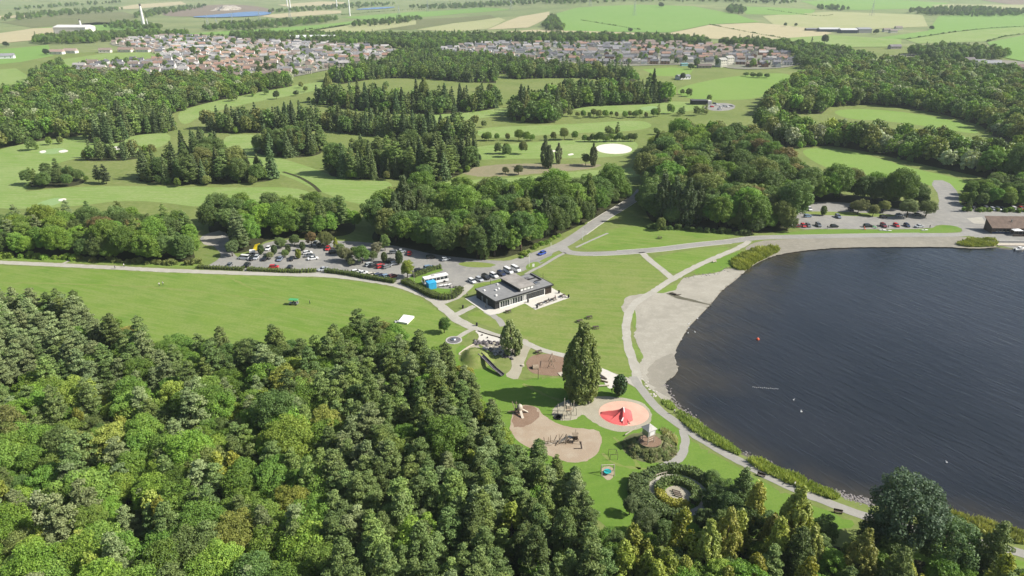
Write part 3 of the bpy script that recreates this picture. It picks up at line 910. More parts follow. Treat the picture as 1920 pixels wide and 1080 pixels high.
ribbon('ditch', [(530, 322), (560, 332), (585, 346), (600, 360)], 2.2, 'wood_floor', 5)
# worn tracks across the lawns
for px_, w_ in (([(1066, 572), (1100, 580), (1140, 588), (1172, 594)], 1.6), ([(1000, 590), (1050, 600), (1110, 612), (1160, 640)], 1.3), ([(1010, 520), (1080, 512), (1150, 500), (1205, 480)], .9), ([(-40, 530), (120, 532), (300, 540), (480, 560), (620, 590)], 1.1), ([(420, 516), (520, 560), (640, 590), (740, 598)], .9), ([(1150, 820), (1180, 850), (1200, 880)], 1.0), ([(1130, 850), (1160, 872), (1230, 882)], 1.0), ([(1120, 446), (1200, 442), (1300, 444)], .8), ([(980, 720), (1010, 735), (1050, 752)], 1.2)):
    ribbon('worn_track', px_, lambda t, w=w_: w * (.6 + .5 * math.sin(t * 9) ** 2), 'worn', 7.5, ragged=.25)
# stream across the beach
ribbon('beach_stream', [(1254, 549), (1268, 556), (1290, 562), (1312, 567), (1334, 572)], lambda t: 3.2 - 2.4 * t, 'shore_mud', 9, ragged=0.15)

# ---- play area surfaces
def ell(cu, cv, ru, rv, n=20):
    return [(cu + ru * math.cos(2 * math.pi * i / n), cv + rv * math.sin(2 * math.pi * i / n)) for i in range(n)]
region('bark_surface', [(985, 680), (995, 668), (1010, 664), (1035, 664), (1058, 668), (1066, 685), (1060, 700), (1045, 706), (1015, 703), (992, 698)], 'bark', 8, ragged=0.1)
region('sand_surface', [(888, 619), (907, 623), (946, 635), (975, 640), (985, 634), (998, 649), (990, 660), (986, 671), (980, 686), (977, 700), (969, 714), (945, 704), (957, 695), (960, 683), (958, 672), (930, 664), (906, 650), (893, 641), (899, 629)], 'gravel', 8, smooth=1, ragged=0.08)
region('concrete_surface', [(890, 619), (907, 623), (946, 635), (950, 641), (920, 641), (896, 640), (899, 629)], 'paving', 9, smooth=1)
region('sand_surface', [(858, 664), (872, 652), (888, 644), (898, 648), (903, 660), (900, 665), (880, 662), (866, 668)], 'gravel', 9, smooth=1, ragged=0.08)
region('bark_surface', [(957, 784), (962, 770), (975, 759), (1003, 760), (1018, 777), (1031, 787), (1060, 800), (1100, 804), (1130, 809), (1126, 840), (1115, 856), (1099, 866), (1060, 868), (1020, 850), (980, 836), (958, 815)], 'pale_bark', 8, ragged=0.12)
region('bark_surface', [(962, 772), (976, 760), (1000, 761), (1014, 776), (1000, 792), (975, 802), (960, 800)], 'bark', 9, ragged=0.25)
region('gravel_surface', [(1045, 757), (1080, 745), (1107, 742), (1165, 745), (1200, 752), (1222, 770), (1222, 790), (1200, 805), (1160, 812), (1125, 800), (1105, 786), (1092, 776), (1080, 787), (1055, 790), (1036, 782), (1034, 770)], 'gravel', 8, ragged=0.1)
region('concrete_surface', [(1118, 692), (1130, 690), (1163, 706), (1155, 722), (1145, 730), (1138, 726), (1130, 712), (1116, 704)], 'paving', 12, smooth=1)
region('bark_surface', [(1127, 876), (1149, 874), (1151, 893), (1141, 903), (1128, 892)], 'pale_bark', 8, smooth=1, ragged=0.05)
# ------------------------------------------------------------------ trees
M['leaf'] = leaf_mat('leaf', 0.24, 0.32)
M['needle'] = leaf_mat('needle', 0.14, 0.36, 0.2)
M['leaf_mass'] = leaf_mat('leaf_mass', 0.22, 0.26, mass=True)
M['needle_mass'] = leaf_mat('needle_mass', 0.12, 0.30, 0.2, mass=True)
M['trunk'] = plain('tree_bark', (0.085, 0.065, 0.048), 0.95, var=0.4, scale=2.0, spec=0.1)
M['pale_trunk'] = plain('birch_bark', (0.42, 0.39, 0.34), 0.85, var=0.35, scale=2.0, spec=0.1)

def unit(v):
    return v / np.maximum(np.linalg.norm(v, axis=-1, keepdims=True), 1e-9)

def leaves(centres, radii, counts, size, rng, up=0.3, jitter=0.7, shell=0.35, stretch=1.0, droop=0.0, half=False):
    """Leaf-sized rhombi on the shells of ellipsoid clumps. Returns (n,4,3) and per-leaf values."""
    VV, RR = [], []
    for c, r, n in zip(centres, radii, counts):
        d = unit(rng.normal(size=(n, 3)))
        if half:
            d[:, 2] = np.abs(d[:, 2]) * 0.9 - 0.15
            d = unit(d)
        rad = 1 - shell * rng.random((n, 1)) ** 1.5
        p = np.asarray(c) + d * rad * np.asarray(r)
        nrm = unit(d / np.asarray(r) * np.mean(r) + jitter * rng.normal(size=(n, 3)) + np.array([0, 0, up]))
        a = unit(np.cross(nrm, rng.normal(size=(n, 3))))
        if droop:
            a = unit(a + np.array([0, 0, -droop]))
        b = unit(np.cross(nrm, a))
        s = size * (0.65 + 0.7 * rng.random((n, 1)))
        A = a * s * 0.62 * stretch
        B = b * s * 0.40
        VV.append(np.stack([p - A, p + B, p + A, p - B], 1))
        cl = rng.random()
        RR.append(np.clip(0.45 * cl + 0.55 * rng.random(n), 0, 1))
    return np.concatenate(VV), np.concatenate(RR)

def trunk_mesh(name, h, r, rng, limbs=5, crown_base=0.35, spread=2.0, lean=(0, 0)):
    mb = MB()
    k = 5
    pts = []
    for i in range(k + 1):
        t = i / k
        pts.append(Vector((lean[0] * t + rng.normal(0, 0.12) * (t > 0), lean[1] * t + rng.normal(0, 0.12) * (t > 0), h * t - (0.3 if i == 0 else 0))))
    mb.path(pts, [r * (1.25 if i == 0 else 1) * (1 - 0.85 * i / k) for i in range(k + 1)], 7)
    for j in range(limbs):
        t = crown_base + (0.9 - crown_base) * (j + 0.5) / limbs
        b = Vector((lean[0] * t, lean[1] * t, h * t))
        an = j * 2.4 + rng.random()
        L = spread * (0.7 + 0.5 * rng.random()) * (1.15 - t)
        m1 = b + Vector((math.cos(an) * L * 0.5, math.sin(an) * L * 0.5, L * 0.28))
        e = b + Vector((math.cos(an) * L, math.sin(an) * L, L * 0.7))
        rr = r * 0.42 * (1.1 - t)
        mb.path([b, m1, e], [rr, rr * 0.7, rr * 0.25], 5)
    return mb.mesh(name, smooth=True)

def broad(seed, h=12.0, R=4.4, base=0.22, ncl=64, nl=225, size=0.295, lob=0.35, zsq=1.0, upright=0.0):
    rng = np.random.default_rng(seed)
    cz, rz = h * (0.5 + base / 2), h * (1 - base) / 2 * zsq
    C, Rr, Nn = [], [], []
    lobes = unit(rng.normal(size=(7, 3)))
    la = rng.random(7) * lob
    for i in range(ncl):
        t = (i + 0.5) / ncl
        z = 1 - 1.75 * t
        an = i * 2.39996 + rng.normal(0, 0.25)
        q = math.sqrt(max(0, 1 - z * z))
        d = np.array([q * math.cos(an), q * math.sin(an), z])
        f = 0.80 + sum(la[k] * max(0, d @ lobes[k]) ** 3 for k in range(7)) + rng.normal(0, 0.07)
        cr = (0.20 + 0.14 * rng.random()) * R
        c = np.array([0, 0, cz]) + d * np.array([R, R, rz]) * (f - 0.12)
        C.append(c); Rr.append(np.array([cr, cr, cr * (0.72 + upright)])); Nn.append(int(nl * (0.7 + 0.6 * rng.random()) * (cr / (0.27 * R)) ** 2))
    # inner fill so that the crown is not hollow
    C.append(np.array([0, 0, cz])); Rr.append(np.array([R * 0.68, R * 0.68, rz * 0.7])); Nn.append(int(ncl * nl * 0.14))
    V, r = leaves(C, Rr, Nn, size, rng, up=0.35, half=False)
    crown = quad_mesh('broadleaf_crown', V, r)
    crown.materials.append(M['leaf'])
    tr = trunk_mesh('broadleaf_trunk', h * 0.8, 0.028 * h, rng, 6, 0.25, R * 0.8)
    tr.materials.append(M['trunk'])
    return crown, tr

def pine(seed, h=13.0, R=3.1, base=0.3, levels=11, nl=150, size=0.285):
    rng = np.random.default_rng(seed)
    C, Rr, Nn = [], [], []
    for k in range(levels):
        t = k / (levels - 1)
        z = h * (base + (1 - base) * t) - 0.4
        prof = R * (1 - 0.80 * t ** 1.5) * (0.62 + 0.38 * min(1, t * 4))
        nb = max(3, int(8 - 4.5 * t))
        ph = rng.random() * 6.28
        for j in range(nb):
            an = ph + 6.283 * j / nb + rng.normal(0, 0.25)
            rr = prof * (0.62 + 0.38 * rng.random())
            zz = z + rng.normal(0, 0.3) - 0.12 * rr
            cr = 0.62 + 0.42 * rng.random() + 0.12 * (1 - t)
            C.append(np.array([math.cos(an) * rr, math.sin(an) * rr, zz])); Rr.append(np.array([cr * 1.12, cr * 1.12, cr * 0.42])); Nn.append(int(nl * cr * cr * 1.3))
            if rr > 1.6:
                C.append(np.array([math.cos(an) * rr * 0.5, math.sin(an) * rr * 0.5, zz + 0.25])); Rr.append(np.array([0.7, 0.7, 0.45])); Nn.append(int(nl * 0.55))
    C.append(np.array([0, 0, h - 0.2])); Rr.append(np.array([0.55, 0.55, 0.7])); Nn.append(nl)
    V, r = leaves(C, Rr, Nn, size, rng, up=0.15, jitter=0.9, shell=0.5, stretch=1.15)
    crown = quad_mesh('pine_crown', V, r)
    crown.materials.append(M['needle'])
    tr = trunk_mesh('pine_trunk', h * 0.95, 0.19, rng, 9, 0.3, R * 0.95)
    tr.materials.append(M['trunk'])
    return crown, tr

def spruce(seed, h=14.0, R=2.9, base=0.08, levels=15, nl=46, size=0.5):
    rng = np.random.default_rng(seed)
    C, Rr, Nn = [], [], []
    for k in range(levels):
        t = k / (levels - 1)
        z = h * (base + (1 - base) * t)
        prof = R * (1 - t) ** 0.75 + 0.15
        nb = max(3, int(9 - 5 * t))
        ph = rng.random() * 6.28
        for j in range(nb):
            an = ph + 6.283 * j / nb + rng.normal(0, 0.2)
            rr = prof * (0.7 + 0.35 * rng.random())
            for q in (0.45, 0.85):
                C.append(np.array([math.cos(an) * rr * q, math.sin(an) * rr * q, z - 0.28 * rr * q + rng.normal(0, 0.15)]))
                cr = 0.36 + 0.20 * prof
                Rr.append(np.array([cr, cr, 0.42])); Nn.append(int(nl * (0.5 + 0.5 * prof / R)))
    V, r = leaves(C, Rr, Nn, size, rng, up=0.3, jitter=0.7, shell=0.5, droop=0.35)
    crown = quad_mesh('spruce_crown', V, r)
    crown.materials.append(M['needle'])
    tr = trunk_mesh('spruce_trunk', h * 0.97, 0.2, rng, 6, 0.1, R * 0.6)
    tr.materials.append(M['trunk'])
    return crown, tr

def poplar(seed, h=22.0, R=3.6, base=0.06, ncl=150, nl=80, size=0.48, pointed=0.55, trunkm='trunk', lean=0.0):
    rng = np.random.default_rng(seed)
    C, Rr, Nn = [], [], []
    for i in range(ncl):
        t = rng.random() ** 0.9
        an = rng.random() * 6.283
        prof = R * (math.sin(math.pi * min(1, (t * 0.92 + 0.16)) ** (0.8 + pointed)) ** 0.6 if t < 0.97 else 0.2)
        rr = prof * (0.55 + 0.45 * math.sqrt(rng.random()))
        z = h * (base + (1 - base) * t) - 0.3
        cr = 0.62 + 0.35 * rng.random()
        C.append(np.array([math.cos(an) * rr + lean * t, math.sin(an) * rr, z])); Rr.append(np.array([cr * 0.85, cr * 0.85, cr * 1.7])); Nn.append(nl)
    V, r = leaves(C, Rr, Nn, size, rng, up=0.25, jitter=0.75, shell=0.5)
    crown = quad_mesh('poplar_crown', V, r)
    crown.materials.append(M['leaf'])
    tr = trunk_mesh('poplar_trunk', h * 0.92, 0.016 * h, rng, 8, 0.15, R * 0.7, (lean * 0.9, 0))
    tr.materials.append(M[trunkm])
    return crown, tr

def birch(seed, h=11.0, R=2.4, ncl=60, nl=62, size=0.38, base=0.2, trunkm='pale_trunk'):
    rng = np.random.default_rng(seed)
    C, Rr, Nn = [], [], []
    for i in range(ncl):
        t = rng.random()
        an = rng.random() * 6.283
        prof = R * math.sin(math.pi * min(1, 0.2 + 0.8 * t)) ** 0.55 * (1 - 0.35 * t)
        rr = prof * (0.45 + 0.55 * math.sqrt(rng.random()))
        z = h * (base + (1 - base) * t) - 0.2
        cr = 0.5 + 0.35 * rng.random()
        C.append(np.array([math.cos(an) * rr, math.sin(an) * rr, z])); Rr.append(np.array([cr, cr, cr * 1.25])); Nn.append(nl)
    V, r = leaves(C, Rr, Nn, size, rng, up=0.2, jitter=0.85, shell=0.7, droop=0.4)
    crown = quad_mesh('birch_crown', V, r)
    crown.materials.append(M['leaf'])
    tr = trunk_mesh('birch_trunk', h * 0.93, 0.13, rng, 9, 0.2, R * 0.9)
    tr.materials.append(M[trunkm])
    return crown, tr

def bush(seed, h=2.4, R=1.7, ncl=20, nl=44, size=0.4):
    rng = np.random.default_rng(seed)
    C, Rr, Nn = [], [], []
    for i in range(ncl):
        d = unit(rng.normal(size=3)); d[2] = abs(d[2])
        C.append(np.array([d[0] * R * 0.75, d[1] * R * 0.75, 0.25 + d[2] * h * 0.68])); cr = 0.4 * R * (0.7 + 0.5 * rng.random())
        Rr.append(np.array([cr, cr, cr * 0.8])); Nn.append(nl)
    C.append(np.array([0, 0, h * 0.4])); Rr.append(np.array([R * 0.6, R * 0.6, h * 0.4])); Nn.append(nl * 3)
    V, r = leaves(C, Rr, Nn, size, rng, up=0.4)
    crown = quad_mesh('bush_crown', V, r)
    crown.materials.append(M['leaf'])
    tr = trunk_mesh('bush_stem', h * 0.7, 0.06, rng, 5, 0.15, R * 0.7)
    tr.materials.append(M['trunk'])
    return crown, tr

def oval_tree(seed, h=4.6, R=1.35):
    rng = np.random.default_rng(seed)
    C, Rr, Nn = [], [], []
    for i in range(46):
        t = (i + 0.5) / 46
        z = 1 - 2 * t
        an = i * 2.39996
        q = math.sqrt(1 - z * z)
        C.append(np.array([q * math.cos(an) * R * 0.8, q * math.sin(an) * R * 0.8, 0.4 + (h - 0.4) * (0.5 + 0.44 * z)])); Rr.append(np.array([0.42, 0.42, 0.5])); Nn.append(34)
    C.append(np.array([0, 0, h * 0.53])); Rr.append(np.array([R * 0.7, R * 0.7, h * 0.38])); Nn.append(300)
    V, r = leaves(C, Rr, Nn, 0.34, rng, up=0.2)
    crown = quad_mesh('cypress_crown', V, r); crown.materials.append(M['leaf'])
    tr = trunk_mesh('cypress_trunk', h * 0.8, 0.1, rng, 3, 0.4, 0.6); tr.materials.append(M['trunk'])
    return crown, tr

TREE = {}
TREE['pine'] = [pine(s, h, R, b) for s, h, R, b in ((1, 14, 3.5, .28), (2, 13, 3.8, .25), (3, 15, 3.2, .3), (4, 13.5, 4.0, .32), (5, 14.5, 3.5, .22))]
TREE['broadleaf'] = [broad(s, h, R, b, n) for s, h, R, b, n in ((11, 12, 4.4, .2, 64), (12, 11, 4.8, .18, 70), (13, 13, 4.2, .22, 64), (14, 11.5, 4.0, .15, 58), (15, 14, 5.2, .2, 84))]
TREE['spruce'] = [spruce(s, h, R) for s, h, R in ((21, 14, 2.9), (22, 13, 3.2), (23, 15, 2.7))]
TREE['poplar'] = [poplar(s, h, R) for s, h, R in ((31, 22, 3.8), (32, 20, 3.4))] + [poplar(33, 23, 5.4, ncl=420, nl=95, base=.03, pointed=.2), poplar(34, 14, 4.2, ncl=120, nl=70, base=.12, pointed=.2, lean=-1.5)]
TREE['birch'] = [birch(s, h, R) for s, h, R in ((41, 11, 2.4), (42, 10, 2.1), (43, 12, 2.2))]
TREE['shrub'] = [bush(s, h, R) for s, h, R in ((51, 2.4, 1.7), (52, 2.0, 1.9), (53, 3.0, 1.8))]
TREE['cypress'] = [oval_tree(61)]
# sparser, larger-leaved versions of the same kinds for the far woods
FAR = {}
FAR['pine'] = [pine(s, 13, 3.4, .2, 7, 18, .8) for s in (101, 102)]
FAR['broadleaf'] = [broad(s, 12, 4.6, .1, 40, 26, .95) for s in (111, 112, 113)]
FAR['spruce'] = [spruce(s, 14, 2.9, .05, 10, 9, .9) for s in (121, 122)]
FAR['birch'] = [birch(s, 11, 2.6, 34, 12, 1.0) for s in (141,)]
FAR['poplar'] = [poplar(s, 20, 3.2, ncl=60, nl=12, size=1.3) for s in (131,)]
FAR['shrub'] = [bush(s, 2.4, 1.7, 12, 8, 0.8) for s in (151,)]

C_ = dict(
 pine=[(.074, .108, .040), (.066, .098, .036), (.084, .118, .046), (.056, .086, .032), (.088, .124, .040)],
 pine_grey=[(.100, .132, .066), (.088, .118, .060), (.112, .142, .074)],
 leaf=[(.072, .128, .026), (.084, .142, .028), (.064, .112, .024), (.090, .140, .032)],
 bright=[(.088, .152, .026), (.102, .160, .028), (.082, .142, .026), (.112, .164, .032)],
 dark=[(.056, .092, .029), (.062, .100, .033), (.050, .082, .027), (.070, .104, .037)],
 olive=[(.090, .110, .038), (.084, .104, .036), (.100, .116, .043)],
 yellow=[(.128, .145, .030), (.120, .140, .032), (.138, .150, .032)],
 lime=[(.135, .168, .038), (.125, .160, .036), (.148, .176, .046)],
 silver=[(.190, .218, .165), (.165, .190, .140)],
 rust=[(.098, .084, .038), (.108, .092, .042)],
 spruce=[(.054, .084, .040), (.047, .073, .035), (.064, .092, .045), (.074, .100, .044)],
)
GAIN = 2.05
for k_ in C_:
    C_[k_] = [tuple(min(.5, c * GAIN * w) for c, w in zip(t, (1.04, 1.0, .82))) for t in C_[k_]]

LIST = []      # every tree: dict(kind, x, y, s, sz, rz, col, label, group, size)
def put(kind, x, y, s, tone, label, group=None, var=None, sz=1.0, name=None):
    col = random.choice(C_[tone]) if isinstance(tone, str) else (tone if tone in sum(C_.values(), []) else tuple(min(.5, c * 1.5) for c in tone))
    z = float(height(x, y))
    d = math.sqrt(x * x + y * y + (CAM_H - z) ** 2)
    LIST.append(dict(kind=kind, x=x, y=y, z=z, s=s, sz=sz, rz=random.random() * 6.283, col=col, label=label, group=group, size=s / d * (1.0 if kind != 'shrub' else 0.4), d=d, var=var, name=name))

def scatter(poly_px, spacing, jitter=0.38, smooth=1):
    P = np.array(wpoly(poly_px, smooth))
    lo, hi = P.min(0), P.max(0)
    pts = []
    dy = spacing * 0.866
    j = 0
    y = lo[1]
    while y < hi[1]:
        x = lo[0] + (spacing / 2 if j % 2 else 0)
        while x < hi[0]:
            pts.append((x + random.uniform(-1, 1) * jitter * spacing, y + random.uniform(-1, 1) * jitter * spacing))
            x += spacing
        y += dy
        j += 1
    pts = np.array(pts)
    if not len(pts):
        return []
    pts = pts[inside(pts, P)]
    return [(float(p[0]), float(p[1])) for p in pts]

def pick(w):
    r = random.random() * sum(w.values())
    for k, v in w.items():
        r -= v
        if r <= 0:
            return k
    return k

TONE_WORD = dict(pine='dark green', pine_grey='grey-green', leaf='mid green', bright='bright green', dark='dark green', olive='olive green', yellow='golden yellow', lime='yellow-green', silver='silvery', rust='rusty brown', spruce='blackish green')
KIND_WORD = dict(pine='pine', broadleaf='broadleaf tree', spruce='spruce', poplar='poplar', birch='birch', shrub='shrub', cypress='cypress')

def part_of(u, v, box):
    fx, fy = (u - box[0]) / max(1, box[2] - box[0]), (v - box[1]) / max(1, box[3] - box[1])
    hx = ['far left', 'left', 'mid-left', 'middle', 'mid-right', 'right', 'far right'][max(0, min(6, int(fx * 7)))]
    hy = ['back', 'upper', 'centre', 'lower', 'front'][max(0, min(4, int(fy * 5)))]
    return '%s %s' % (hx, hy)
def size_word(kind, s):
    a, b = {'pine': (.9, 1.08), 'broadleaf': (.78, 1.0), 'birch': (.9, 1.05), 'spruce': (.9, 1.1), 'poplar': (.6, .8), 'shrub': (.8, 1.05)}.get(kind, (.8, 1))
    return 'small' if s < a else ('tall' if s > b else 'middling')
def wood(poly, spacing, mix, where, s=(0.8, 1.15), clear=None, sizes=None):
    """mix: {(kind, tone): weight}; where: words that place the wood."""
    box = (min(p[0] for p in poly), min(p[1] for p in poly), max(p[0] for p in poly), max(p[1] for p in poly))
    for x, y in scatter(poly, spacing):
        u, v = to_px(x, y)
        if clear and clear(u, v):
            continue
        m = mix(u, v) if callable(mix) else mix
        kind, tone = pick(m)
        sc = random.uniform(*s) * (sizes or {}).get(kind, 1.0)
        put(kind, x, y, sc, tone, '%s %s %s %s, %s part' % (size_word(kind, sc), TONE_WORD[tone], KIND_WORD[kind], where, part_of(u, v, box)), '%s %s' % (KIND_WORD[kind] + ('es' if kind == 'birch' else 's'), where), sz=random.uniform(0.88, 1.18))

# --- the forest in the foreground, its mix changing across the picture
def fg_mix(u, v):
    cv = v - 65            # where the crown shows
    if u > 1130:
        return {('broadleaf', 'dark'): 5, ('broadleaf', 'leaf'): 4, ('birch', 'yellow'): 2.2, ('birch', 'lime'): 4.5, ('broadleaf', 'bright'): 1.5, ('pine', 'pine'): 1.5}
    edge = 130 - (v - 640) * 1.0
    if cv < 645 and 190 < u < 900:
        return {('broadleaf', 'leaf'): 5, ('broadleaf', 'dark'): 3, ('pine', 'pine'): 3, ('broadleaf', 'olive'): 1.0}
    if u < 330 and cv < 700:
        return {('pine', 'pine_grey'): 6, ('pine', 'pine'): 2, ('broadleaf', 'leaf'): 2}
    if u < 300 and cv > 900:
        return {('broadleaf', 'bright'): 3, ('birch', 'lime'): 1.6, ('broadleaf', 'leaf'): 3, ('pine', 'pine_grey'): 2.2, ('broadleaf', 'olive'): .8}
    if u < 620 and cv > 690:
        return {('broadleaf', 'bright'): 2.0, ('broadleaf', 'leaf'): 5.5, ('broadleaf', 'dark'): 1.5, ('pine', 'pine'): 2.4, ('pine', 'pine_grey'): 1.0, ('broadleaf', 'olive'): .6, ('birch', 'yellow'): .35, ('broadleaf', 'lime'): .7}
    if u < 620:
        return {('pine', 'pine'): 3.4, ('pine', 'pine_grey'): 2.0, ('broadleaf', 'leaf'): 3.6, ('broadleaf', 'bright'): 1.0}
    return {('pine', 'pine'): 9, ('pine', 'pine_grey'): 2.0, ('broadleaf', 'bright'): .6, ('broadleaf', 'leaf'): .9, ('birch', 'lime'): .25}

def fg_where(u, v):
    if u > 1130: return 'in the wood below the hedge maze'
    if u > 620: return 'in the playground pine wood'
    if v < 720: return 'in the forest below the lawn'
    if u < 300: return 'in the lower left forest'
    return 'deep in the foreground forest'

FBOX = {'in the wood below the hedge maze': (1130, 1000, 2000, 1240), 'in the playground pine wood': (620, 690, 1130, 1180), 'in the forest below the lawn': (-60, 600, 620, 720), 'in the lower left forest': (-100, 720, 300, 1180), 'deep in the foreground forest': (300, 720, 620, 1240)}
FG = wpoly(FOREST, 1)
big = []
def fg():
    for x, y in scatter([(u, min(v, 1215)) for u, v in FOREST], 4.45, 0.44):
        u, v = to_px(x, y)
        if v > 1240 or u < -200 or u > 2060:
            continue
        if u > 1130 and v < 1035 and random.random() < 0.25:
            continue
        if any((x - bx) ** 2 + (y - by) ** 2 < br * br for bx, by, br in big):
            continue
        kind, tone = pick(fg_mix(u, v))
        sc = {'pine': random.uniform(.74, 1.08), 'broadleaf': .52 + .52 * random.random() ** 1.4, 'birch': random.uniform(.8, 1.15)}[kind]
        if u > 1130:
            sc *= 1.0
        if kind == 'broadleaf' and (u > 960 or v < 735):
            sc = min(sc, random.uniform(.6, .85))
        if 850 < u < 1120 and v < 960:
            sc = min(sc, random.uniform(.5, .68) if kind == 'broadleaf' else .85)
        if kind == 'pine' and u > 1040 and v < 1060:
            sc *= .85
        w = fg_where(u, v)
        put(kind, x, y, sc, tone, '%s %s %s %s, %s part' % (size_word(kind, sc), TONE_WORD[tone], KIND_WORD[kind], w, part_of(u, v, FBOX[w])), '%s %s' % (KIND_WORD[kind] + ('es' if kind == 'birch' else 's'), w), sz=random.uniform(.92, 1.15))

def one(kind, u, v, s, tone, label, var=None, sz=1.0, keep=0.0):
    x, y = G(u, v)
    if keep:
        big.append((x, y, keep))
    put(kind, x, y, s, tone, label, None, var, sz)
    LIST[-1]['size'] = 9.0

# trees one can point at
one('poplar', 1089, 747, 0.96, (.145, .180, .055), 'tall dense poplar standing alone between the playground mounds', 2, 1.06)
one('broadleaf', 1078, 744, .52, (.06, .09, .03), 'small dark tree at the foot of the tall playground poplar', 2)
one('poplar', 962, 664, .82, (.16, .19, .075), 'leaning grey-green tree over the boulder stream', 3)
LIST[-1]['rz'] = 0.0
one('poplar', 970, 665, .40, (.09, .12, .045), 'shorter tree beside the leaning one over the boulder stream', 0)
one('broadleaf', 833, 624, .48, (.06, .105, .022), 'round dark tree beside the path fork', 3)
one('cypress', 1161, 743, 1.45, (.03, .055, .018), 'dark oval cypress beside the pale concrete plaza', 0, 1.05)
one('broadleaf', 1688, 1042, 1.32, (.055, .085, .045), 'huge grey-green tree leaning over the loch shore', 4, 1.0, 7.0)
one('broadleaf', 1755, 1062, 1.15, (.075, .125, .045), 'mid green tree beside the huge tree on the shore', 1, 1.0, 5.0)
one('broadleaf', 1640, 1050, .9, (.05, .08, .028), 'dark bushy tree on the near side of the shore path', 0, 1.0, 4.0)
one('birch', 1405, 1010, 1.15, (.20, .20, .045), 'golden birch behind the hedge maze', 0, 1.15, 2.6)
one('pine', 1386, 962, .82, (.085, .12, .04), 'young pine between the hedge maze and the shore path', 1, 1.1, 2)
one('poplar', 1475, 1050, .84, (.195, .215, .055), 'tall yellow poplar below the shore path bench', 0, 1.0, 3)
one('poplar', 1316, 1095, .78, (.19, .21, .055), 'yellow poplar nearest the maze in the bottom wood', 1, 1.0, 3)
one('poplar', 1352, 1080, .70, (.205, .205, .05), 'slender golden poplar in the bottom wood', 0, 1.1, 2)
one('poplar', 1506, 1090, .70, (.185, .20, .055), 'pale yellow poplar in front of the taller one', 1, 1.0, 3)
one('poplar', 1598, 1110, .70, (.195, .21, .06), 'yellow-green poplar at the bottom under the shore path', 0, 1.0, 3)
one('broadleaf', 1672, 1110, .75, (.205, .215, .045), 'bright yellow rounded tree under the huge shore tree', 3, 1.0, 3)
one('birch', 1440, 1060, 1.2, (.20, .205, .055), 'yellowing birch among the bottom wood poplars', 1, 1.1, 2.5)
one('broadleaf', 1430, 1018, .72, (.07, .12, .034), 'green round tree between golden birch and yellow poplar', 2, .9, 4)
one('broadleaf', 185, 975, 1.18, (.125, .185, .036), 'great bright green rounded tree in the forest', 1, .95, 5.5)
one('broadleaf', 115, 920, .92, (.12, .175, .035), 'bright green tree left of the great rounded one', 0, .95, 4.2)
one('broadleaf', 455, 1060, .92, (.15, .165, .035), 'broad tree with yellowing top deep in the forest', 4, .9, 4.5)
one('broadleaf', 243, 656, .78, (.17, .155, .04), 'golden tree standing at the lawn edge of the forest', 0, .9, 3.5)
one('broadleaf', 345, 676, .85, (.085, .14, .027), 'round green tree at the lawn edge of the forest', 1, .9, 4)
one('broadleaf', 560, 990, .9, (.17, .20, .035), 'lime green tree beside the dark pines', 2, .9, 4)
one('birch', 98, 1010, 1.05, (.20, .23, .12), 'thin pale birch with bare white trunk in the forest', 2, 1.0, 3.5)
one('broadleaf', 60, 1120, 1.0, (.17, .23, .045), 'bright lime tree in the bottom corner', 3, .9, 4)
one('broadleaf', 540, 1065, .55, (.19, .185, .03), 'yellow tree near the bottom of the forest', 3, 1.0, 3)
one('broadleaf', 720, 652, .72, (.155, .165, .045), 'olive yellow tree at the forest tip by the white platform', 0, 1.1, 3.5)
one('broadleaf', 782, 684, .68, (.07, .115, .028), 'dark green tree at the forest tip near the round plaza', 1, 1.1, 3.5)
one('broadleaf', 868, 738, .72, (.20, .20, .035), 'yellow-green tree beside the long slide', 2, 1.0, 3.5)
one('broadleaf', 548, 686, .8, (.055, .095, .024), 'round dark tree at the lawn edge under the green buggy', 0, .9, 4)
# car park trees
one('cypress', 515, 477, .95, (.05, .075, .025), 'first oval bush tree in the car park island', 0)
one('cypress', 490, 477, 1.0, (.055, .08, .025), 'oval bush tree beside the yellow awning', 0)
one('cypress', 541, 475, .85, (.06, .085, .03), 'oval bush tree between the two parking rows', 0)
one('cypress', 560, 485, .95, (.15, .18, .03), 'lime green oval bush tree by white parked cars', 0)
one('cypress', 568, 470, .9, (.055, .08, .03), 'dark oval bush tree behind the lime green one', 0)
one('cypress', 721, 492, 1.0, (.06, .085, .03), 'oval bush tree above the red parked car', 0)
one('cypress', 749, 496, 1.15, (.055, .08, .03), 'taller oval bush tree right of the parked cars', 0, 1.15)
one('broadleaf', 764, 520, .62, (.17, .21, .035), 'bright yellow-green tree at the bus hedge corner', 3, 1.0)
one('broadleaf', 680, 493, .72, (.075, .12, .028), 'round tree in the middle of the car park', 0, .9)
one('broadleaf', 650, 490, .55, (.12, .13, .06), 'pale olive tree in the middle of the car park', 1, 1.0)
one('broadleaf', 706, 480, .5, (.14, .135, .085), 'greyish thin tree behind the parked red car', 2, 1.0)
one('broadleaf', 722, 470, .55, (.09, .13, .035), 'light green tree at the wood edge by the car park', 3, 1.15)
one('broadleaf', 614, 462, .6, (.11, .13, .04), 'olive tree over the small red car', 1, 1.0)
one('broadleaf', 585, 462, .55, (.17, .13, .055), 'brownish tree behind the car park', 2, 1.0)
one('birch', 630, 466, .5, (.20, .22, .03), 'small bright yellow-green tree by the red car', 1)
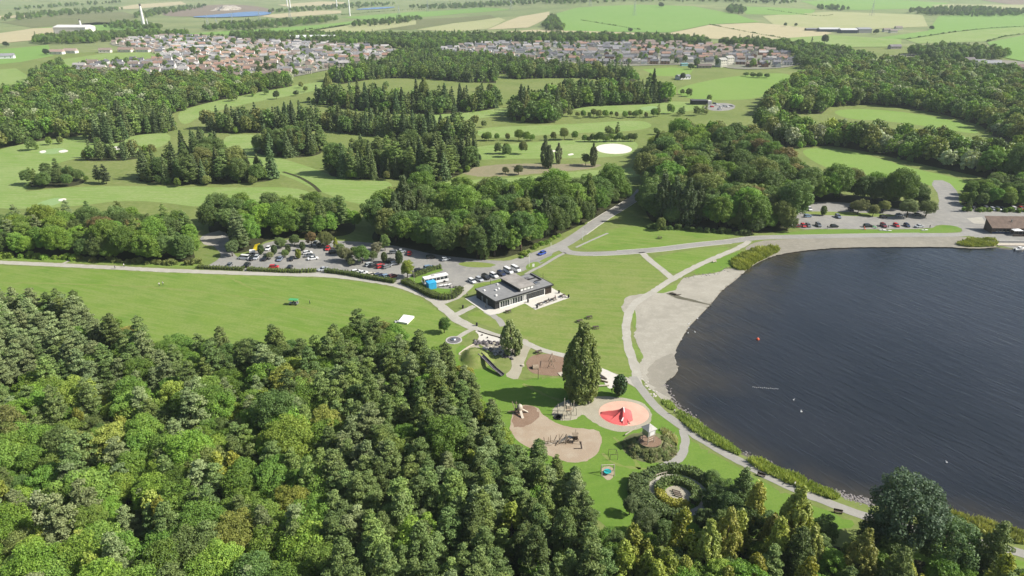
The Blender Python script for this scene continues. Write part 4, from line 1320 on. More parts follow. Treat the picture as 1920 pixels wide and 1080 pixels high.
for u_, v_, s_, c_, l_ in [(436, 480, .6, (.085, .115, .045), 'grey-green tree at the left end of the car park rows'), (448, 470, .55, (.075, .11, .035), 'tree behind the white vehicle at the left end'), (528, 464, .45, (.09, .12, .04), 'small tree behind the car park, above the oval bushes'), (553, 461, .5, (.08, .115, .034), 'second small tree behind the car park rows'), (640, 478, .5, (.10, .13, .045), 'small tree left of the mid car park pair'), (664, 482, .45, (.085, .12, .036), 'small tree between the mid car park pair'), (700, 488, .4, (.09, .12, .04), 'bush tree above the silver car in the middle block'), (536, 483, .28, (.10, .14, .04), 'low bush in the second parking row'), (507, 486, .26, (.16, .18, .08), 'pale low bush in the second parking row'), (660, 498, .3, (.12, .14, .06), 'low bush at the end of the middle block')]:
    one('broadleaf', u_, v_, s_, c_, l_, None, .9)
# right hand car park
one('cypress', 1543, 404, 1.15, (.085, .115, .035), 'small round-headed tree alone in the loch-side car park', 0, .95)
one('broadleaf', 1608, 400, .78, (.12, .135, .05), 'broad olive tree in the loch-side car park island', 1, .8)
one('broadleaf', 1636, 405, .62, (.16, .18, .06), 'pale green tree in front of the car park island group', 3, .8)
one('broadleaf', 1655, 398, .66, (.16, .175, .055), 'yellowish tree right of the car park island group', 0, .8)
one('broadleaf', 1700, 408, .95, (.10, .125, .045), 'grey-green tree in front of the wood right of the cars', 2, .8)
one('broadleaf', 1735, 406, .8, (.10, .13, .04), 'rounded tree beside the car park track', 4, .7)
one('broadleaf', 1475, 432, .95, (.09, .12, .04), 'rounded tree at the left end of the loch-side car park', 0, .75)
one('broadleaf', 1410, 436, .85, (.06, .09, .03), 'dark round bush tree at the road bend', 1, .75)
one('poplar', 1814, 397, .32, (.10, .13, .045), 'slim tree beside the boathouse drive', 0)
# central wood, the tall ones
one('poplar', 762, 440, 1.25, (.075, .10, .04), 'tallest poplar over the wood behind the car park', 0)
one('poplar', 745, 446, 1.05, (.08, .105, .042), 'tall poplar beside the tallest one behind the car park', 1)
one('poplar', 790, 436, 1.0, (.07, .095, .036), 'tall poplar right of the tallest one', 1)
one('poplar', 1022, 444, .9, (.065, .09, .035), 'tall poplar over the road wood', 0)
one('poplar', 1000, 440, .85, (.06, .09, .035), 'grey poplar in the road wood', 1)
one('poplar', 1240, 418, 1.1, (.07, .095, .042), 'tall poplar where the road enters the trees', 0)
one('poplar', 1262, 420, 1.15, (.075, .10, .045), 'tallest poplar where the road enters the trees', 1)
one('poplar', 1285, 424, 1.05, (.065, .09, .04), 'third poplar where the road enters the trees', 0)
one('poplar', 1305, 420, 1.0, (.07, .095, .04), 'fourth poplar where the road enters the trees', 1)
one('broadleaf', 1238, 432, .55, (.13, .15, .045), 'pale green bush tree under the roadside poplars', 3)
# golf course singles
one('pine', 200, 345, .85, (.06, .08, .04), 'lone pine between the golf course clumps', 1)
one('pine', 186, 343, .75, (.065, .085, .04), 'smaller pine beside the lone golf course pine', 0)
one('broadleaf', 972, 328, .62, (.09, .105, .045), 'round tree alone on the rough fairway', 0, .85)
one('broadleaf', 948, 326, .4, (.10, .11, .05), 'little tree left of the round fairway tree', 1)
one('poplar', 1022, 314, .82, (.10, .125, .06), 'tall slim poplar on the fairway', 0)
one('poplar', 1030, 316, .72, (.095, .12, .055), 'second slim poplar on the fairway', 1)
one('poplar', 1047, 307, .6, (.12, .13, .07), 'thin poplar right of the slim pair', 0)
one('poplar', 1112, 312, .72, (.11, .13, .06), 'thin poplar left of the white bunker', 1)
one('broadleaf', 1098, 310, .6, (.10, .13, .05), 'leafy tree under the thin poplar near the bunker', 2)
one('broadleaf', 898, 304, .45, (.05, .075, .03), 'dark bush tree at the clump end', 3)
for i_, (u_, v_, s_) in enumerate([(908, 264, .5), (916, 264, .55), (932, 264, .45), (952, 263, .45), (973, 264, .6), (988, 265, .62), (998, 264, .4), (1022, 263, .32), (1038, 263, .55), (1058, 262, .62), (1078, 262, .55)]):
    one('broadleaf', u_, v_, s_, random.choice(C_['olive'] + C_['leaf']), 'small fairway tree number %s from the left in the row above the bunker' % ['one', 'two', 'three', 'four', 'five', 'six', 'seven', 'eight', 'nine', 'ten', 'eleven'][i_], i_ % 5)
for i_ in range(14):
    x_ = 1096 + i_ * 7.2
    one('broadleaf', x_, 266 - (i_ > 6), random.uniform(.36, .55), random.choice(C_['leaf'] + C_['dark']), 'young tree in the planted row behind the white bunker', i_ % 5)
    LIST[-1]['group'] = 'young trees behind the white bunker'
for i_ in range(16):
    x_ = 1070 + i_ * 11.0 + random.uniform(-3, 3)
    one('broadleaf', x_, 220 + random.uniform(-2, 2), random.uniform(.35, .6), random.choice(C_['leaf'] + C_['olive']), 'young tree in the sparse row across the upper fairway', i_ % 5)
    LIST[-1]['group'] = 'young trees on the upper fairway'
one('broadleaf', 519, 186, .7, (.07, .10, .04), 'lone round tree on the upper left fairway', 0)
one('broadleaf', 555, 180, .5, (.07, .10, .04), 'smaller lone tree on the upper left fairway', 1)
for u_, v_, s_, w_ in [(1398, 143, .62, 'first'), (1412, 145, .7, 'second'), (1424, 146, .75, 'third'), (1437, 146, .66, 'fourth')]:
    one('broadleaf', u_, v_, s_, random.choice(C_['dark']), '%s tree from the left in the row on the playing field' % w_, 1, .7)
one('broadleaf', 1545, 84, 1.4, (.06, .085, .04), 'big tree rising alone above the far right wood', 2)
one('broadleaf', 1746, 56, 1.0, (.05, .075, .035), 'round tree alone between the far right fields', 1, .8)
one('broadleaf', 1642, 64, 1.1, (.05, .075, .035), 'dark round tree in front of the farm sheds', 1, .8)
one('broadleaf', 1472, 50, .9, (.06, .09, .04), 'lone tree left of the far hedge', 0, .9)
one('broadleaf', 1492, 50, .8, (.06, .085, .04), 'second lone tree left of the far hedge', 0, .9)
one('broadleaf', 1182, 60, .9, (.05, .075, .035), 'round tree at the foot of the green hill', 1, .9)
one('broadleaf', 1240, 14, 1.5, (.05, .07, .04), 'tree on the skyline of the green hill', 1, .9)
one('broadleaf', 88, 103, .9, (.035, .055, .03), 'dark round tree beside the far white bungalows', 1, .9)
one('broadleaf', 12, 88, .9, (.055, .075, .04), 'tree at the far left edge beside a field', 1, .9)
one('broadleaf', 1280, 150, .7, (.05, .075, .035), 'dark tree beside the cream flats', 0)
one('broadleaf', 1295, 130, .8, (.05, .08, .03), 'dark round tree in front of the village houses', 1, .8)

for i_, (u_, v_, s_, c_, l_) in enumerate([(1338, 962, .62, (.06, .095, .03), 'dark round tree at the right flank of the maze'), (1352, 944, .5, (.07, .11, .032), 'small tree between the maze and the young pine'), (1318, 1000, .5, (.065, .10, .03), 'dark tree below the maze path'), (1240, 1022, .55, (.075, .11, .034), 'round tree below the left part of the maze'), (1205, 1008, .5, (.085, .115, .045), 'grey-green tree at the lower left of the maze'), (1360, 985, .7, (.06, .10, .03), 'larger dark tree below the young pine'), (1335, 905, .32, (.09, .13, .04), 'little bush tree on the top right rim of the maze'), (1180, 965, .36, (.09, .12, .048), 'grey bush tree on the left rim of the maze')]):
    one('broadleaf', u_, v_, s_, c_, l_, i_ % 5, 1.0, 2.0)

fg()

mixed_w = {('broadleaf', 'leaf'): 4, ('broadleaf', 'dark'): 4, ('pine', 'pine'): 2.5, ('broadleaf', 'olive'): .8, ('broadleaf', 'bright'): .5}
def strip_mix(u, v):
    if u < 150:
        return {('broadleaf', 'leaf'): 4, ('broadleaf', 'bright'): 2, ('pine', 'pine_grey'): 2, ('broadleaf', 'dark'): 1}
    return {('broadleaf', 'dark'): 4, ('broadleaf', 'leaf'): 3, ('pine', 'pine'): 3, ('broadleaf', 'rust'): .25, ('broadleaf', 'bright'): .4}
wood(ZW['west_strip'], 5.8, strip_mix, 'in the wood above the long path', (.72, 1.0))
wood([(425, 478), (456, 474), (482, 466), (492, 452), (470, 444), (430, 452)], 5.6, {('pine', 'pine_grey'): 4, ('broadleaf', 'leaf'): 2}, 'beside the gravel track', (.85, 1.05))
wood([(392, 436), (430, 440), (500, 446), (600, 444), (668, 438), (664, 408), (560, 402), (430, 408), (390, 418)], 6.0, {('broadleaf', 'leaf'): 4, ('broadleaf', 'dark'): 4, ('pine', 'pine'): 2, ('broadleaf', 'bright'): .5, ('broadleaf', 'rust'): .4}, 'behind the left car park', (.75, 1.05))
wood(ZW['road_wood'], 6.2, {('broadleaf', 'dark'): 6, ('broadleaf', 'leaf'): 3.5, ('poplar', 'pine'): .7, ('broadleaf', 'olive'): .7, ('broadleaf', 'bright'): .5}, 'in the wood beside the road', (.75, 1.4), sizes={'poplar': .62})
def east_mix(u, v):
    if v > 395 and u < 1340:
        return {('broadleaf', 'dark'): 5, ('poplar', 'pine'): 2}
    if v < 300 and u < 1340:
        return {('broadleaf', 'bright'): 2.5, ('broadleaf', 'leaf'): 3, ('broadleaf', 'olive'): 1.5, ('broadleaf', 'lime'): 1}
    return {('broadleaf', 'dark'): 3.5, ('broadleaf', 'leaf'): 4, ('broadleaf', 'olive'): 2.2, ('broadleaf', 'rust'): .3, ('poplar', 'pine'): .4, ('pine', 'pine'): .8}
wood(ZW['east_wood'], 6.6, east_mix, 'in the wood above the loch', (.7, 1.45), sizes={'poplar': .62})
wood(ZW['between'], 7.2, {('broadleaf', 'leaf'): 4, ('broadleaf', 'dark'): 3, ('broadleaf', 'olive'): 1.5, ('broadleaf', 'silver'): 1.1, ('poplar', 'pine'): .5, ('broadleaf', 'lime'): .4}, 'between the two clearings', (.6, 1.4), sizes={'poplar': .6})
wood(ZW['north_east'], 8.2, {('broadleaf', 'leaf'): 5, ('broadleaf', 'dark'): 4, ('broadleaf', 'olive'): 2.5, ('broadleaf', 'silver'): .5, ('broadleaf', 'bright'): .6, ('poplar', 'pine'): .5}, 'in the wide wood at the upper right', (.65, 1.45), sizes={'poplar': .6})
wood(ZW['east_edge'], 6.2, {('broadleaf', 'leaf'): 4, ('broadleaf', 'dark'): 4, ('broadleaf', 'bright'): 1}, 'behind the boathouse car row', (.6, .85))
con = {('pine', 'pine'): 3.2, ('spruce', 'spruce'): 5.5, ('broadleaf', 'dark'): 1.6, ('broadleaf', 'olive'): .5}
for k_, w_ in (('clump_a', 'in the long golf course clump'), ('clump_a2', 'behind the long golf clump'), ('clump_b', 'in the leftmost golf course clump'), ('clump_b2', 'in the golf clump below the left bunkers'), ('clump_c', 'in the golf clump above the ditch'), ('clump_d', 'in the big dark golf clump'), ('clump_e', 'in the golf belt behind the clumps'), ('clump_w', 'by the upper left fairway')):
    wood(ZW[k_], 6.6, con if k_ != 'clump_b' else {('pine', 'pine'): 4, ('broadleaf', 'dark'): 2}, w_, (.7, 1.4) if k_ not in ('clump_b', 'clump_b2') else (.55, .85))
wood(ZW['middle_wood'], 8.2, {('pine', 'pine'): 3, ('spruce', 'spruce'): 4, ('broadleaf', 'dark'): 2.5, ('broadleaf', 'leaf'): 1.5, ('poplar', 'olive'): .6}, 'in the middle golf course wood', (.75, 1.5), sizes={'poplar': .75})
wood(ZW['golf_wood'], 8.2, {('pine', 'pine'): 2, ('spruce', 'spruce'): 3.5, ('broadleaf', 'dark'): 3.5, ('broadleaf', 'leaf'): 2, ('poplar', 'olive'): 1.0}, 'in the tall wood below the village', (.8, 1.55), sizes={'poplar': .75})
wood(ZW['upper_wood'], 8.0, {('pine', 'pine'): 3, ('spruce', 'spruce'): 3, ('broadleaf', 'dark'): 3, ('broadleaf', 'leaf'): 2.5}, 'in the wood right of the left village', (.75, 1.35))
wood(ZW['village_wood'], 8.0, {('pine', 'pine'): 2, ('spruce', 'spruce'): 2, ('broadleaf', 'dark'): 3, ('broadleaf', 'olive'): 2, ('broadleaf', 'leaf'): 2}, 'in the strip just below the middle village', (.75, 1.35))
wood(ZW['village_gap'], 8.5, {('pine', 'pine'): 2, ('spruce', 'spruce'): 2, ('broadleaf', 'dark'): 3, ('broadleaf', 'leaf'): 2}, 'in front of the village', (.8, 1.15))
wood(ZW['west_wood'], 7.8, {('broadleaf', 'dark'): 4, ('broadleaf', 'leaf'): 4.5, ('broadleaf', 'olive'): 1.5, ('pine', 'pine'): 1.5, ('broadleaf', 'silver'): .5, ('poplar', 'pine'): .4}, 'in the wide wood at the upper left', (.55, 1.25), sizes={'poplar': .7})
# belts behind the villages and trees among the houses
far_mix = {('broadleaf', 'dark'): 5, ('broadleaf', 'leaf'): 3, ('spruce', 'spruce'): 1}
for poly_, sp_ in (
    ([(420, 76), (560, 82), (760, 92), (800, 96), (860, 88), (1000, 80), (1180, 80), (1300, 84), (1330, 88), (1330, 78), (1180, 72), (900, 70), (700, 72), (560, 68), (440, 68)], 11),
    ([(1330, 84), (1440, 92), (1500, 110), (1490, 128), (1560, 140), (1640, 128), (1640, 112), (1560, 96), (1480, 86), (1400, 80)], 11),
    ([(1690, 100), (1730, 96), (1800, 92), (1890, 104), (1880, 112), (1800, 118), (1760, 124), (1740, 112)], 11),
    ([(180, 82), (240, 74), (350, 68), (360, 64), (230, 66), (110, 72), (50, 78), (60, 84)], 13),
    ([(60, 150), (110, 128), (128, 128), (128, 146), (180, 150), (180, 156), (60, 168)], 9),
    ([(1015, 54), (1028, 36), (1040, 30), (1050, 48), (1068, 58), (1030, 60)], 14),
    ([(1360, 24), (1372, 12), (1392, 16), (1400, 26), (1380, 28)], 16),
    ([(1690, 24), (1750, 18), (1800, 16), (1920, 22), (1960, 28), (1900, 32), (1760, 32)], 20),
    ([(640, 52), (700, 42), (790, 34), (790, 40), (720, 50)], 22),
    ([(740, 14), (860, 8), (990, 2), (1120, 0), (1120, 6), (960, 12), (820, 18)], 30),
    ([(360, 56), (440, 46), (560, 40), (620, 34), (640, 40), (560, 50), (440, 60)], 20),
    ([(0, 34), (120, 22), (230, 16), (232, 22), (130, 30), (0, 42)], 30),
    ([(180, 52), (240, 44), (290, 50), (320, 56), (240, 58)], 22),
    ([(240, 30), (290, 20), (380, 10), (390, 14), (320, 26), (260, 38)], 30),
    ([(480, 24), (560, 18), (640, 10), (740, 6), (740, 10), (640, 18), (540, 26)], 34),
    ([(20, 18), (130, 8), (230, 4), (230, 7), (130, 13), (20, 22)], 40),
    ([(1280, 0), (1400, -4), (1500, 4), (1480, 10), (1380, 6)], 34),
    ([(1520, 16), (1570, 14), (1600, 20), (1560, 22)], 22),
    ([(1000, 6), (1080, 2), (1200, -2), (1380, 2), (1380, 6), (1200, 4), (1060, 12)], 34)):
    wood(poly_, sp_, far_mix, 'in a distant belt of trees', (.8, 1.2))
for poly_, n_ in (([(118, 128), (170, 118), (300, 112), (292, 96), (190, 84), (240, 72), (350, 66), (540, 78), (620, 74), (730, 84), (750, 98), (700, 118), (640, 126), (520, 152), (420, 153), (400, 143), (300, 143), (140, 146)], 29), ([(800, 98), (870, 84), (950, 78), (1180, 80), (1300, 82), (1450, 94), (1510, 116), (1380, 132), (1240, 122), (1010, 120)], 33)):
    wood(poly_, n_, {('broadleaf', 'dark'): 3, ('broadleaf', 'leaf'): 2}, 'among the village houses', (.4, .9))
# hedgerow dots
for px_ in ([(1700, 74), (1780, 62), (1850, 54), (1920, 50), (1980, 46)], [(1852, 78), (1880, 70), (1920, 64), (1980, 60)], [(1090, 38), (1150, 48), (1200, 56)], [(1330, 46), (1400, 60), (1480, 74)], [(560, 58), (640, 48), (700, 40)], [(640, 28), (740, 20), (860, 14)], [(1440, 18), (1530, 30), (1560, 28)], [(700, 62), (800, 60), (900, 58)]):
    L_ = smooth_line(px_, 9.0)
    for p_ in L_:
        put('shrub', p_[0], p_[1], random.uniform(.7, 1.5), 'dark', 'bush in a distant field hedge', 'bushes in distant hedges')

# --- ragged margins: young trees and scrub round the woods, loose trees on the golf course
for k_ in ZW:
    P_ = wpoly(ZW[k_], 1)
    for i_ in range(len(P_)):
        a_, b_ = P_[i_], P_[(i_ + 1) % len(P_)]
        n_ = max(1, int(np.linalg.norm(b_ - a_) / 6.5))
        for j_ in range(n_):
            if random.random() < .42:
                continue
            p_ = a_ + (b_ - a_) * (j_ + random.random()) / n_ + RNG.normal(0, 2.2, 2)
            u_, v_ = to_px(p_[0], p_[1])
            if v_ > 360 and not (u_ < 380 and v_ < 450):
                continue
            put('broadleaf', p_[0], p_[1], random.uniform(.18, .5), random.choice(['leaf', 'olive', 'bright', 'dark']), 'young tree on the margin of a wood', 'young trees on the wood margins')
for px_, n_ in (([(420, 302), (470, 322), (520, 344)], 5), ([(880, 322), (930, 296), (960, 286)], 6), ([(690, 232), (780, 228), (900, 236)], 9), ([(430, 190), (500, 176), (560, 165)], 7), ([(240, 290), (330, 292)], 4), ([(1230, 214), (1300, 216), (1400, 206)], 8), ([(1280, 176), (1340, 192)], 4), ([(590, 172), (680, 170), (760, 168)], 7), ([(10, 300), (60, 282), (120, 268)], 5), ([(1140, 250), (1210, 250)], 5), ([(900, 172), (940, 168)], 4)):
    L_ = smooth_line(px_, 3.0)
    for i_ in range(n_):
        p_ = random.choice(L_)
        put(random.choice(['broadleaf', 'broadleaf', 'pine']), p_[0] + random.gauss(0, 4), p_[1] + random.gauss(0, 4), random.uniform(.35, .75), random.choice(['leaf', 'olive', 'dark', 'pine']), 'loose small tree standing on the golf course', 'loose trees on the golf course')

# --- shrubs by the wood edges
def shrub_line(px, step, tone, where, s=(.7, 1.2)):
    L = smooth_line(px, step)
    for i, p in enumerate(L):
        sc = random.uniform(*s)
        put('shrub', p[0] + random.gauss(0, .5), p[1] + random.gauss(0, .5), sc, tone, '%s %s shrub %s, %s' % (size_word('shrub', sc), TONE_WORD[tone], where, ['left end', 'left stretch', 'left of middle', 'middle', 'right of middle', 'right stretch', 'right end'][min(6, int(7 * i / len(L)))]), 'shrubs ' + where)
shrub_line([(140, 486), (230, 491), (330, 496), (372, 493)], 2.6, 'olive', 'along the wood above the long path', (.6, 1.1))
shrub_line([(1222, 428), (1300, 433), (1400, 441)], 3.0, 'dark', 'along the wood above the loch road')
shrub_line([(0, 482), (70, 484), (140, 486)], 3.0, 'bright', 'along the wood above the long path', (.7, 1.3))
shrub_line([(975, 486), (1000, 468), (1050, 443)], 3.0, 'bright', 'on the verge beside the road wood', (.5, .9))
shrub_line([(1810, 395), (1870, 396), (1940, 398)], 3.0, 'leaf', 'behind the boathouse car row', (.6, 1.0))

# --- turn the list into objects: the largest of each kind singly, the rest as one mass per kind
LIMIT = {'pine': 295, 'broadleaf': 295, 'spruce': 120, 'poplar': 60, 'birch': 60, 'shrub': 120, 'cypress': 40}
STUFF_PTS = {}
CAT = dict(pine='pine tree', broadleaf='broadleaf tree', spruce='spruce tree', poplar='poplar tree', birch='birch tree', shrub='shrub', cypress='cypress tree')
NAME = dict(pine='pine_tree', broadleaf='broadleaf_tree', spruce='spruce_tree', poplar='poplar_tree', birch='birch_tree', shrub='shrub', cypress='cypress_tree')
def in_view(t):
    u, v = to_px(t['x'], t['y'], t['z'] + 6 * t['s'])
    return -60 < u < 1980 and -20 < v < 1130
for kind in TREE:
    L = [t for t in LIST if t['kind'] == kind]
    L.sort(key=lambda t: (-(t['size'] + (5 if in_view(t) else 0))))
    for i, t in enumerate(L):
        if i < LIMIT[kind]:
            vi = t['var'] if t['var'] is not None else random.randrange(len(TREE[kind]))
            cm, tm = TREE[kind][vi]
            e = thing(NAME[kind], t['label'], CAT[kind], (t['x'], t['y'], t['z']), t['rz'], t['group'])
            e.scale = (t['s'], t['s'], t['s'] * t['sz'])
            c = obj('crown', cm, None, e)
            c.color = (*t['col'], 1)
            obj('trunk', tm, None, e)
        else:
            STUFF_PTS.setdefault(kind, []).append(t)

def stuff_instances(name, label, T, kind):
    """One object that repeats the far tree shapes over a cloud of points (nobody could count these)."""
    src = bpy.data.collections.new(name + '_shapes')
    k = 0
    idx = ([], [])
    for lod, shp in enumerate((TREE[kind], FAR.get(kind, TREE[kind]))):
        for cm, tm in shp:
            m2 = cm.copy()
            m2.materials[0] = M['needle_mass'] if cm.materials[0] is M['needle'] else M['leaf_mass']
            o = bpy.data.objects.new('%s_%03d' % (name, k), m2)
            src.objects.link(o)
            idx[lod].append(k); k += 1
    pts, ii, rot, scl, tint = [], [], [], [], []
    for t in T:
        lod = 0 if t['d'] < 520 else 1
        pts.append((t['x'], t['y'], t['z'])); ii.append(random.choice(idx[lod])); rot.append(t['rz']); scl.append((t['s'], t['s'], t['s'] * t['sz']))
        tint.append((*t['col'], 1.0))
    me = bpy.data.meshes.new(name)
    me.from_pydata(pts, [], [])
    a = me.attributes.new('shape_index', 'INT', 'POINT'); a.data.foreach_set('value', np.array(ii, dtype=np.int32))
    a = me.attributes.new('turn', 'FLOAT_VECTOR', 'POINT'); a.data.foreach_set('vector', np.array([(0, 0, r) for r in rot], dtype=np.float32).ravel())
    a = me.attributes.new('tree_scale', 'FLOAT_VECTOR', 'POINT'); a.data.foreach_set('vector', np.array(scl, dtype=np.float32).ravel())
    a = me.attributes.new('tint', 'FLOAT_COLOR', 'POINT'); a.data.foreach_set('color', np.array(tint, dtype=np.float32).ravel())
    o = bpy.data.objects.new(name, me)
    COL.objects.link(o)
    ng = bpy.data.node_groups.new(name, 'GeometryNodeTree')
    ng.interface.new_socket('Geometry', in_out='INPUT', socket_type='NodeSocketGeometry')
    ng.interface.new_socket('Geometry', in_out='OUTPUT', socket_type='NodeSocketGeometry')
    gi = ng.nodes.new('NodeGroupInput'); go = ng.nodes.new('NodeGroupOutput')
    m2p = ng.nodes.new('GeometryNodeMeshToPoints')
    ci = ng.nodes.new('GeometryNodeCollectionInfo')
    ci.inputs['Collection'].default_value = src
    ci.inputs['Separate Children'].default_value = True
    ci.inputs['Reset Children'].default_value = True
    iop = ng.nodes.new('GeometryNodeInstanceOnPoints')
    iop.inputs['Pick Instance'].default_value = True
    def na(nm, dt):
        n = ng.nodes.new('GeometryNodeInputNamedAttribute'); n.data_type = dt; n.inputs['Name'].default_value = nm
        return n.outputs['Attribute']
    ng.links.new(gi.outputs[0], m2p.inputs[0])
    ng.links.new(m2p.outputs[0], iop.inputs['Points'])
    ng.links.new(ci.outputs[0], iop.inputs['Instance'])
    ng.links.new(na('shape_index', 'INT'), iop.inputs['Instance Index'])
    e2r = ng.nodes.new('FunctionNodeEulerToRotation')
    ng.links.new(na('turn', 'FLOAT_VECTOR'), e2r.inputs[0])
    ng.links.new(e2r.outputs[0], iop.inputs['Rotation'])
    ng.links.new(na('tree_scale', 'FLOAT_VECTOR'), iop.inputs['Scale'])
    ng.links.new(iop.outputs[0], go.inputs[0])
    md = o.modifiers.new('trees', 'NODES'); md.node_group = ng
    tag(o, label, None, None, 'stuff')
    return o
for kind, T in STUFF_PTS.items():
    stuff_instances('distant_%s_woodland' % kind, 'far woodland of %ss reading as one mass' % KIND_WORD[kind], T, kind)
print('TREES', {k: sum(1 for t in LIST if t['kind'] == k) for k in TREE}, 'stuff', {k: len(v) for k, v in STUFF_PTS.items()})
# ------------------------------------------------------------------ materials for built things
M['black_clad'] = plain('black_cladding', (0.022, 0.022, 0.026), 0.55, var=0.4)
M['roof_felt'] = plain('roof_membrane', (0.21, 0.21, 0.205), 0.9, var=0.18, scale=0.5)
M['roof_gravel'] = plain('roof_gravel', (0.27, 0.25, 0.225), 0.95, var=0.35, scale=0.25)
M['white'] = plain('white_paint', (0.72, 0.71, 0.68), 0.5, var=0.08)
M['grey_metal'] = plain('galvanised_metal', (0.34, 0.35, 0.36), 0.4, 0.7, 0.2)
M['glass'] = plain('window_glass', (0.02, 0.026, 0.03), 0.06, var=0.1, spec=0.7)
M['timber'] = plain('weathered_timber', (0.30, 0.235, 0.165), 0.85, var=0.35, scale=2.5)
M['pale_timber'] = plain('pale_timber', (0.46, 0.41, 0.33), 0.8, var=0.3, scale=2.5)
M['dark_timber'] = plain('dark_timber', (0.085, 0.062, 0.048), 0.85, var=0.4, scale=2.0)
M['brown_roof'] = plain('brown_roof_tiles', (0.15, 0.105, 0.078), 0.85, var=0.3, scale=0.6)
M['blue_fabric'] = plain('blue_fabric', (0.03, 0.33, 0.60), 0.7, var=0.12)
M['yellow_fabric'] = plain('yellow_fabric', (0.75, 0.55, 0.01), 0.7, var=0.1)
M['white_fabric'] = plain('white_fabric', (0.75, 0.74, 0.72), 0.8, var=0.06)
M['pink_rubber'] = plain('pink_rubber', (0.58, 0.36, 0.27), 0.85, var=0.12, scale=0.3)
M['red_rubber'] = plain('red_rubber', (0.62, 0.105, 0.10), 0.8, var=0.18, scale=0.5)
M['steel'] = plain('polished_steel', (0.55, 0.56, 0.58), 0.25, 0.9, 0.1)
M['slide_dark'] = plain('dark_slide_trough', (0.05, 0.045, 0.06), 0.35, var=0.3)
M['rock'] = plain('grey_boulder', (0.22, 0.20, 0.19), 0.9, var=0.4, scale=2.0)
M['pale_rock'] = plain('pale_boulder', (0.45, 0.42, 0.37), 0.9, var=0.3, scale=2.0)
M['dark_rock'] = plain('dark_boulder', (0.085, 0.075, 0.08), 0.8, var=0.4, scale=2.0)
M['tyre'] = plain('tyre_rubber', (0.02, 0.02, 0.021), 0.9)
M['teal'] = plain('teal_plastic', (0.02, 0.35, 0.34), 0.4, var=0.1)
M['orange'] = plain('orange_plastic', (0.75, 0.10, 0.03), 0.45, var=0.1)
M['green_paint'] = plain('green_paint', (0.06, 0.32, 0.11), 0.4, var=0.1)
M['concrete'] = plain('cast_concrete', (0.40, 0.385, 0.355), 0.9, var=0.2)
M['dark_disc'] = plain('dark_rubber_disc', (0.13, 0.125, 0.13), 0.8, var=0.25)
M['skin'] = plain('skin', (0.45, 0.28, 0.2), 0.6, var=0.05)
M['hair'] = plain('hair', (0.04, 0.028, 0.02), 0.7)
M['trousers'] = plain('trousers', (0.03, 0.035, 0.05), 0.9)
M['paint'] = paint_mat('vehicle_paint')
M['matte'] = matte_mat('house_render')
M['tiles'] = matte_mat('roof_tiles', 0.85, 0.35, 0.5)
M['hedge_core'] = plain('hedge_twigs', (0.05, 0.065, 0.025), 0.95)
M['cliff'] = plain('quarry_face', (0.33, 0.30, 0.25), 0.95, var=0.35, scale=0.06)

# ------------------------------------------------------------------ visitor centre
region('terrace', [(872, 560), (893, 554), (940, 540), (1020, 530), (1040, 543), (1069, 558), (1004, 581), (984, 569), (936, 588), (919, 591), (912, 588)], 'paving', 13, smooth=0)
RZ = math.atan2(15, 21.3)
ox, oy = G(929.3, 581)
vc = thing('visitor_centre', 'long black flat-roofed visitor centre with white-framed glass front and raised roof', 'building', (ox, oy, 0), RZ)
MB().box(0, 26, 0.35, 13, 0, 3.35).build('wall', M['black_clad'], vc)
r_ = MB().box(-0.25, 26.2, -0.35, 13.2, 3.38, 3.62).build('roof', M['roof_felt'], vc)
fa = MB()
fa.box(-0.32, 26.27, -0.50, -0.36, 3.12, 3.70); fa.box(-0.40, -0.26, -0.50, 13.3, 3.12, 3.70); fa.box(26.21, 26.34, -0.50, 13.3, 3.12, 3.70); fa.box(-0.32, 26.27, 13.21, 13.33, 3.12, 3.70)
fa.build('fascia', M['black_clad'], r_)
rb = MB().box(11.6, 18.1, 1.2, 13.45, 3.63, 4.95).build('upper_wall', M['black_clad'], vc)
MB().box(11.2, 18.5, 0.8, 13.9, 4.97, 5.22).build('upper_roof', M['roof_gravel'], vc)
for i in range(4):
    MB().box(12.0 + i * 1.55, 13.2 + i * 1.55, 1.08, 1.19, 3.85, 4.75).build('clerestory_window', M['white'], rb)
# roof plant and rooflights
for (x, y, s, h) in ((1.6, 9.8, .8, .35), (5.2, 7.4, .7, .45), (6.8, 7.9, .6, .5), (2.6, 3.4, .75, .45), (8.6, 11.4, .5, .6)):
    MB().box(x - s / 2, x + s / 2, y - s / 2, y + s / 2, 3.63, 3.63 + h).build('rooflight', M['white'], r_, bevel=0.06)
pl_ = MB(); pl_.box(20.2, 22.3, 2.9, 4.3, 3.63, 4.35); pl_.tube((21.4, 3.2, 4.3), (21.4, 3.2, 4.9), .25)
pl_.build('air_plant', M['grey_metal'], r_)
pp = MB(); pp.box(19.6, 25.0, 8.2, 8.35, 3.63, 4.15); pp.box(19.6, 19.75, 8.2, 12.6, 3.63, 4.15); pp.box(24.9, 25.05, 5.4, 12.6, 3.63, 4.15); pp.box(21.6, 25.0, 5.4, 5.55, 3.63, 4.15)
pp.build('parapet', M['black_clad'], r_)
MB().box(20.3, 22.0, 9.0, 10.4, 3.63, 4.1).build('air_plant', M['dark_disc'], r_)
MB().box(1.85, 22.6, 0.05, 0.34, 2.55, 3.10).build('lintel', M['white'], vc)
MB().box(1.85, 22.6, 0.05, 0.34, 0.0, 0.28).build('plinth', M['white'], vc)
for x in (1.85, 6.3, 7.25, 12.2, 12.9, 13.5, 22.3):
    MB().box(x, x + 0.26, 0.03, 0.33, 0.29, 2.54).build('pier', M['white'], vc)
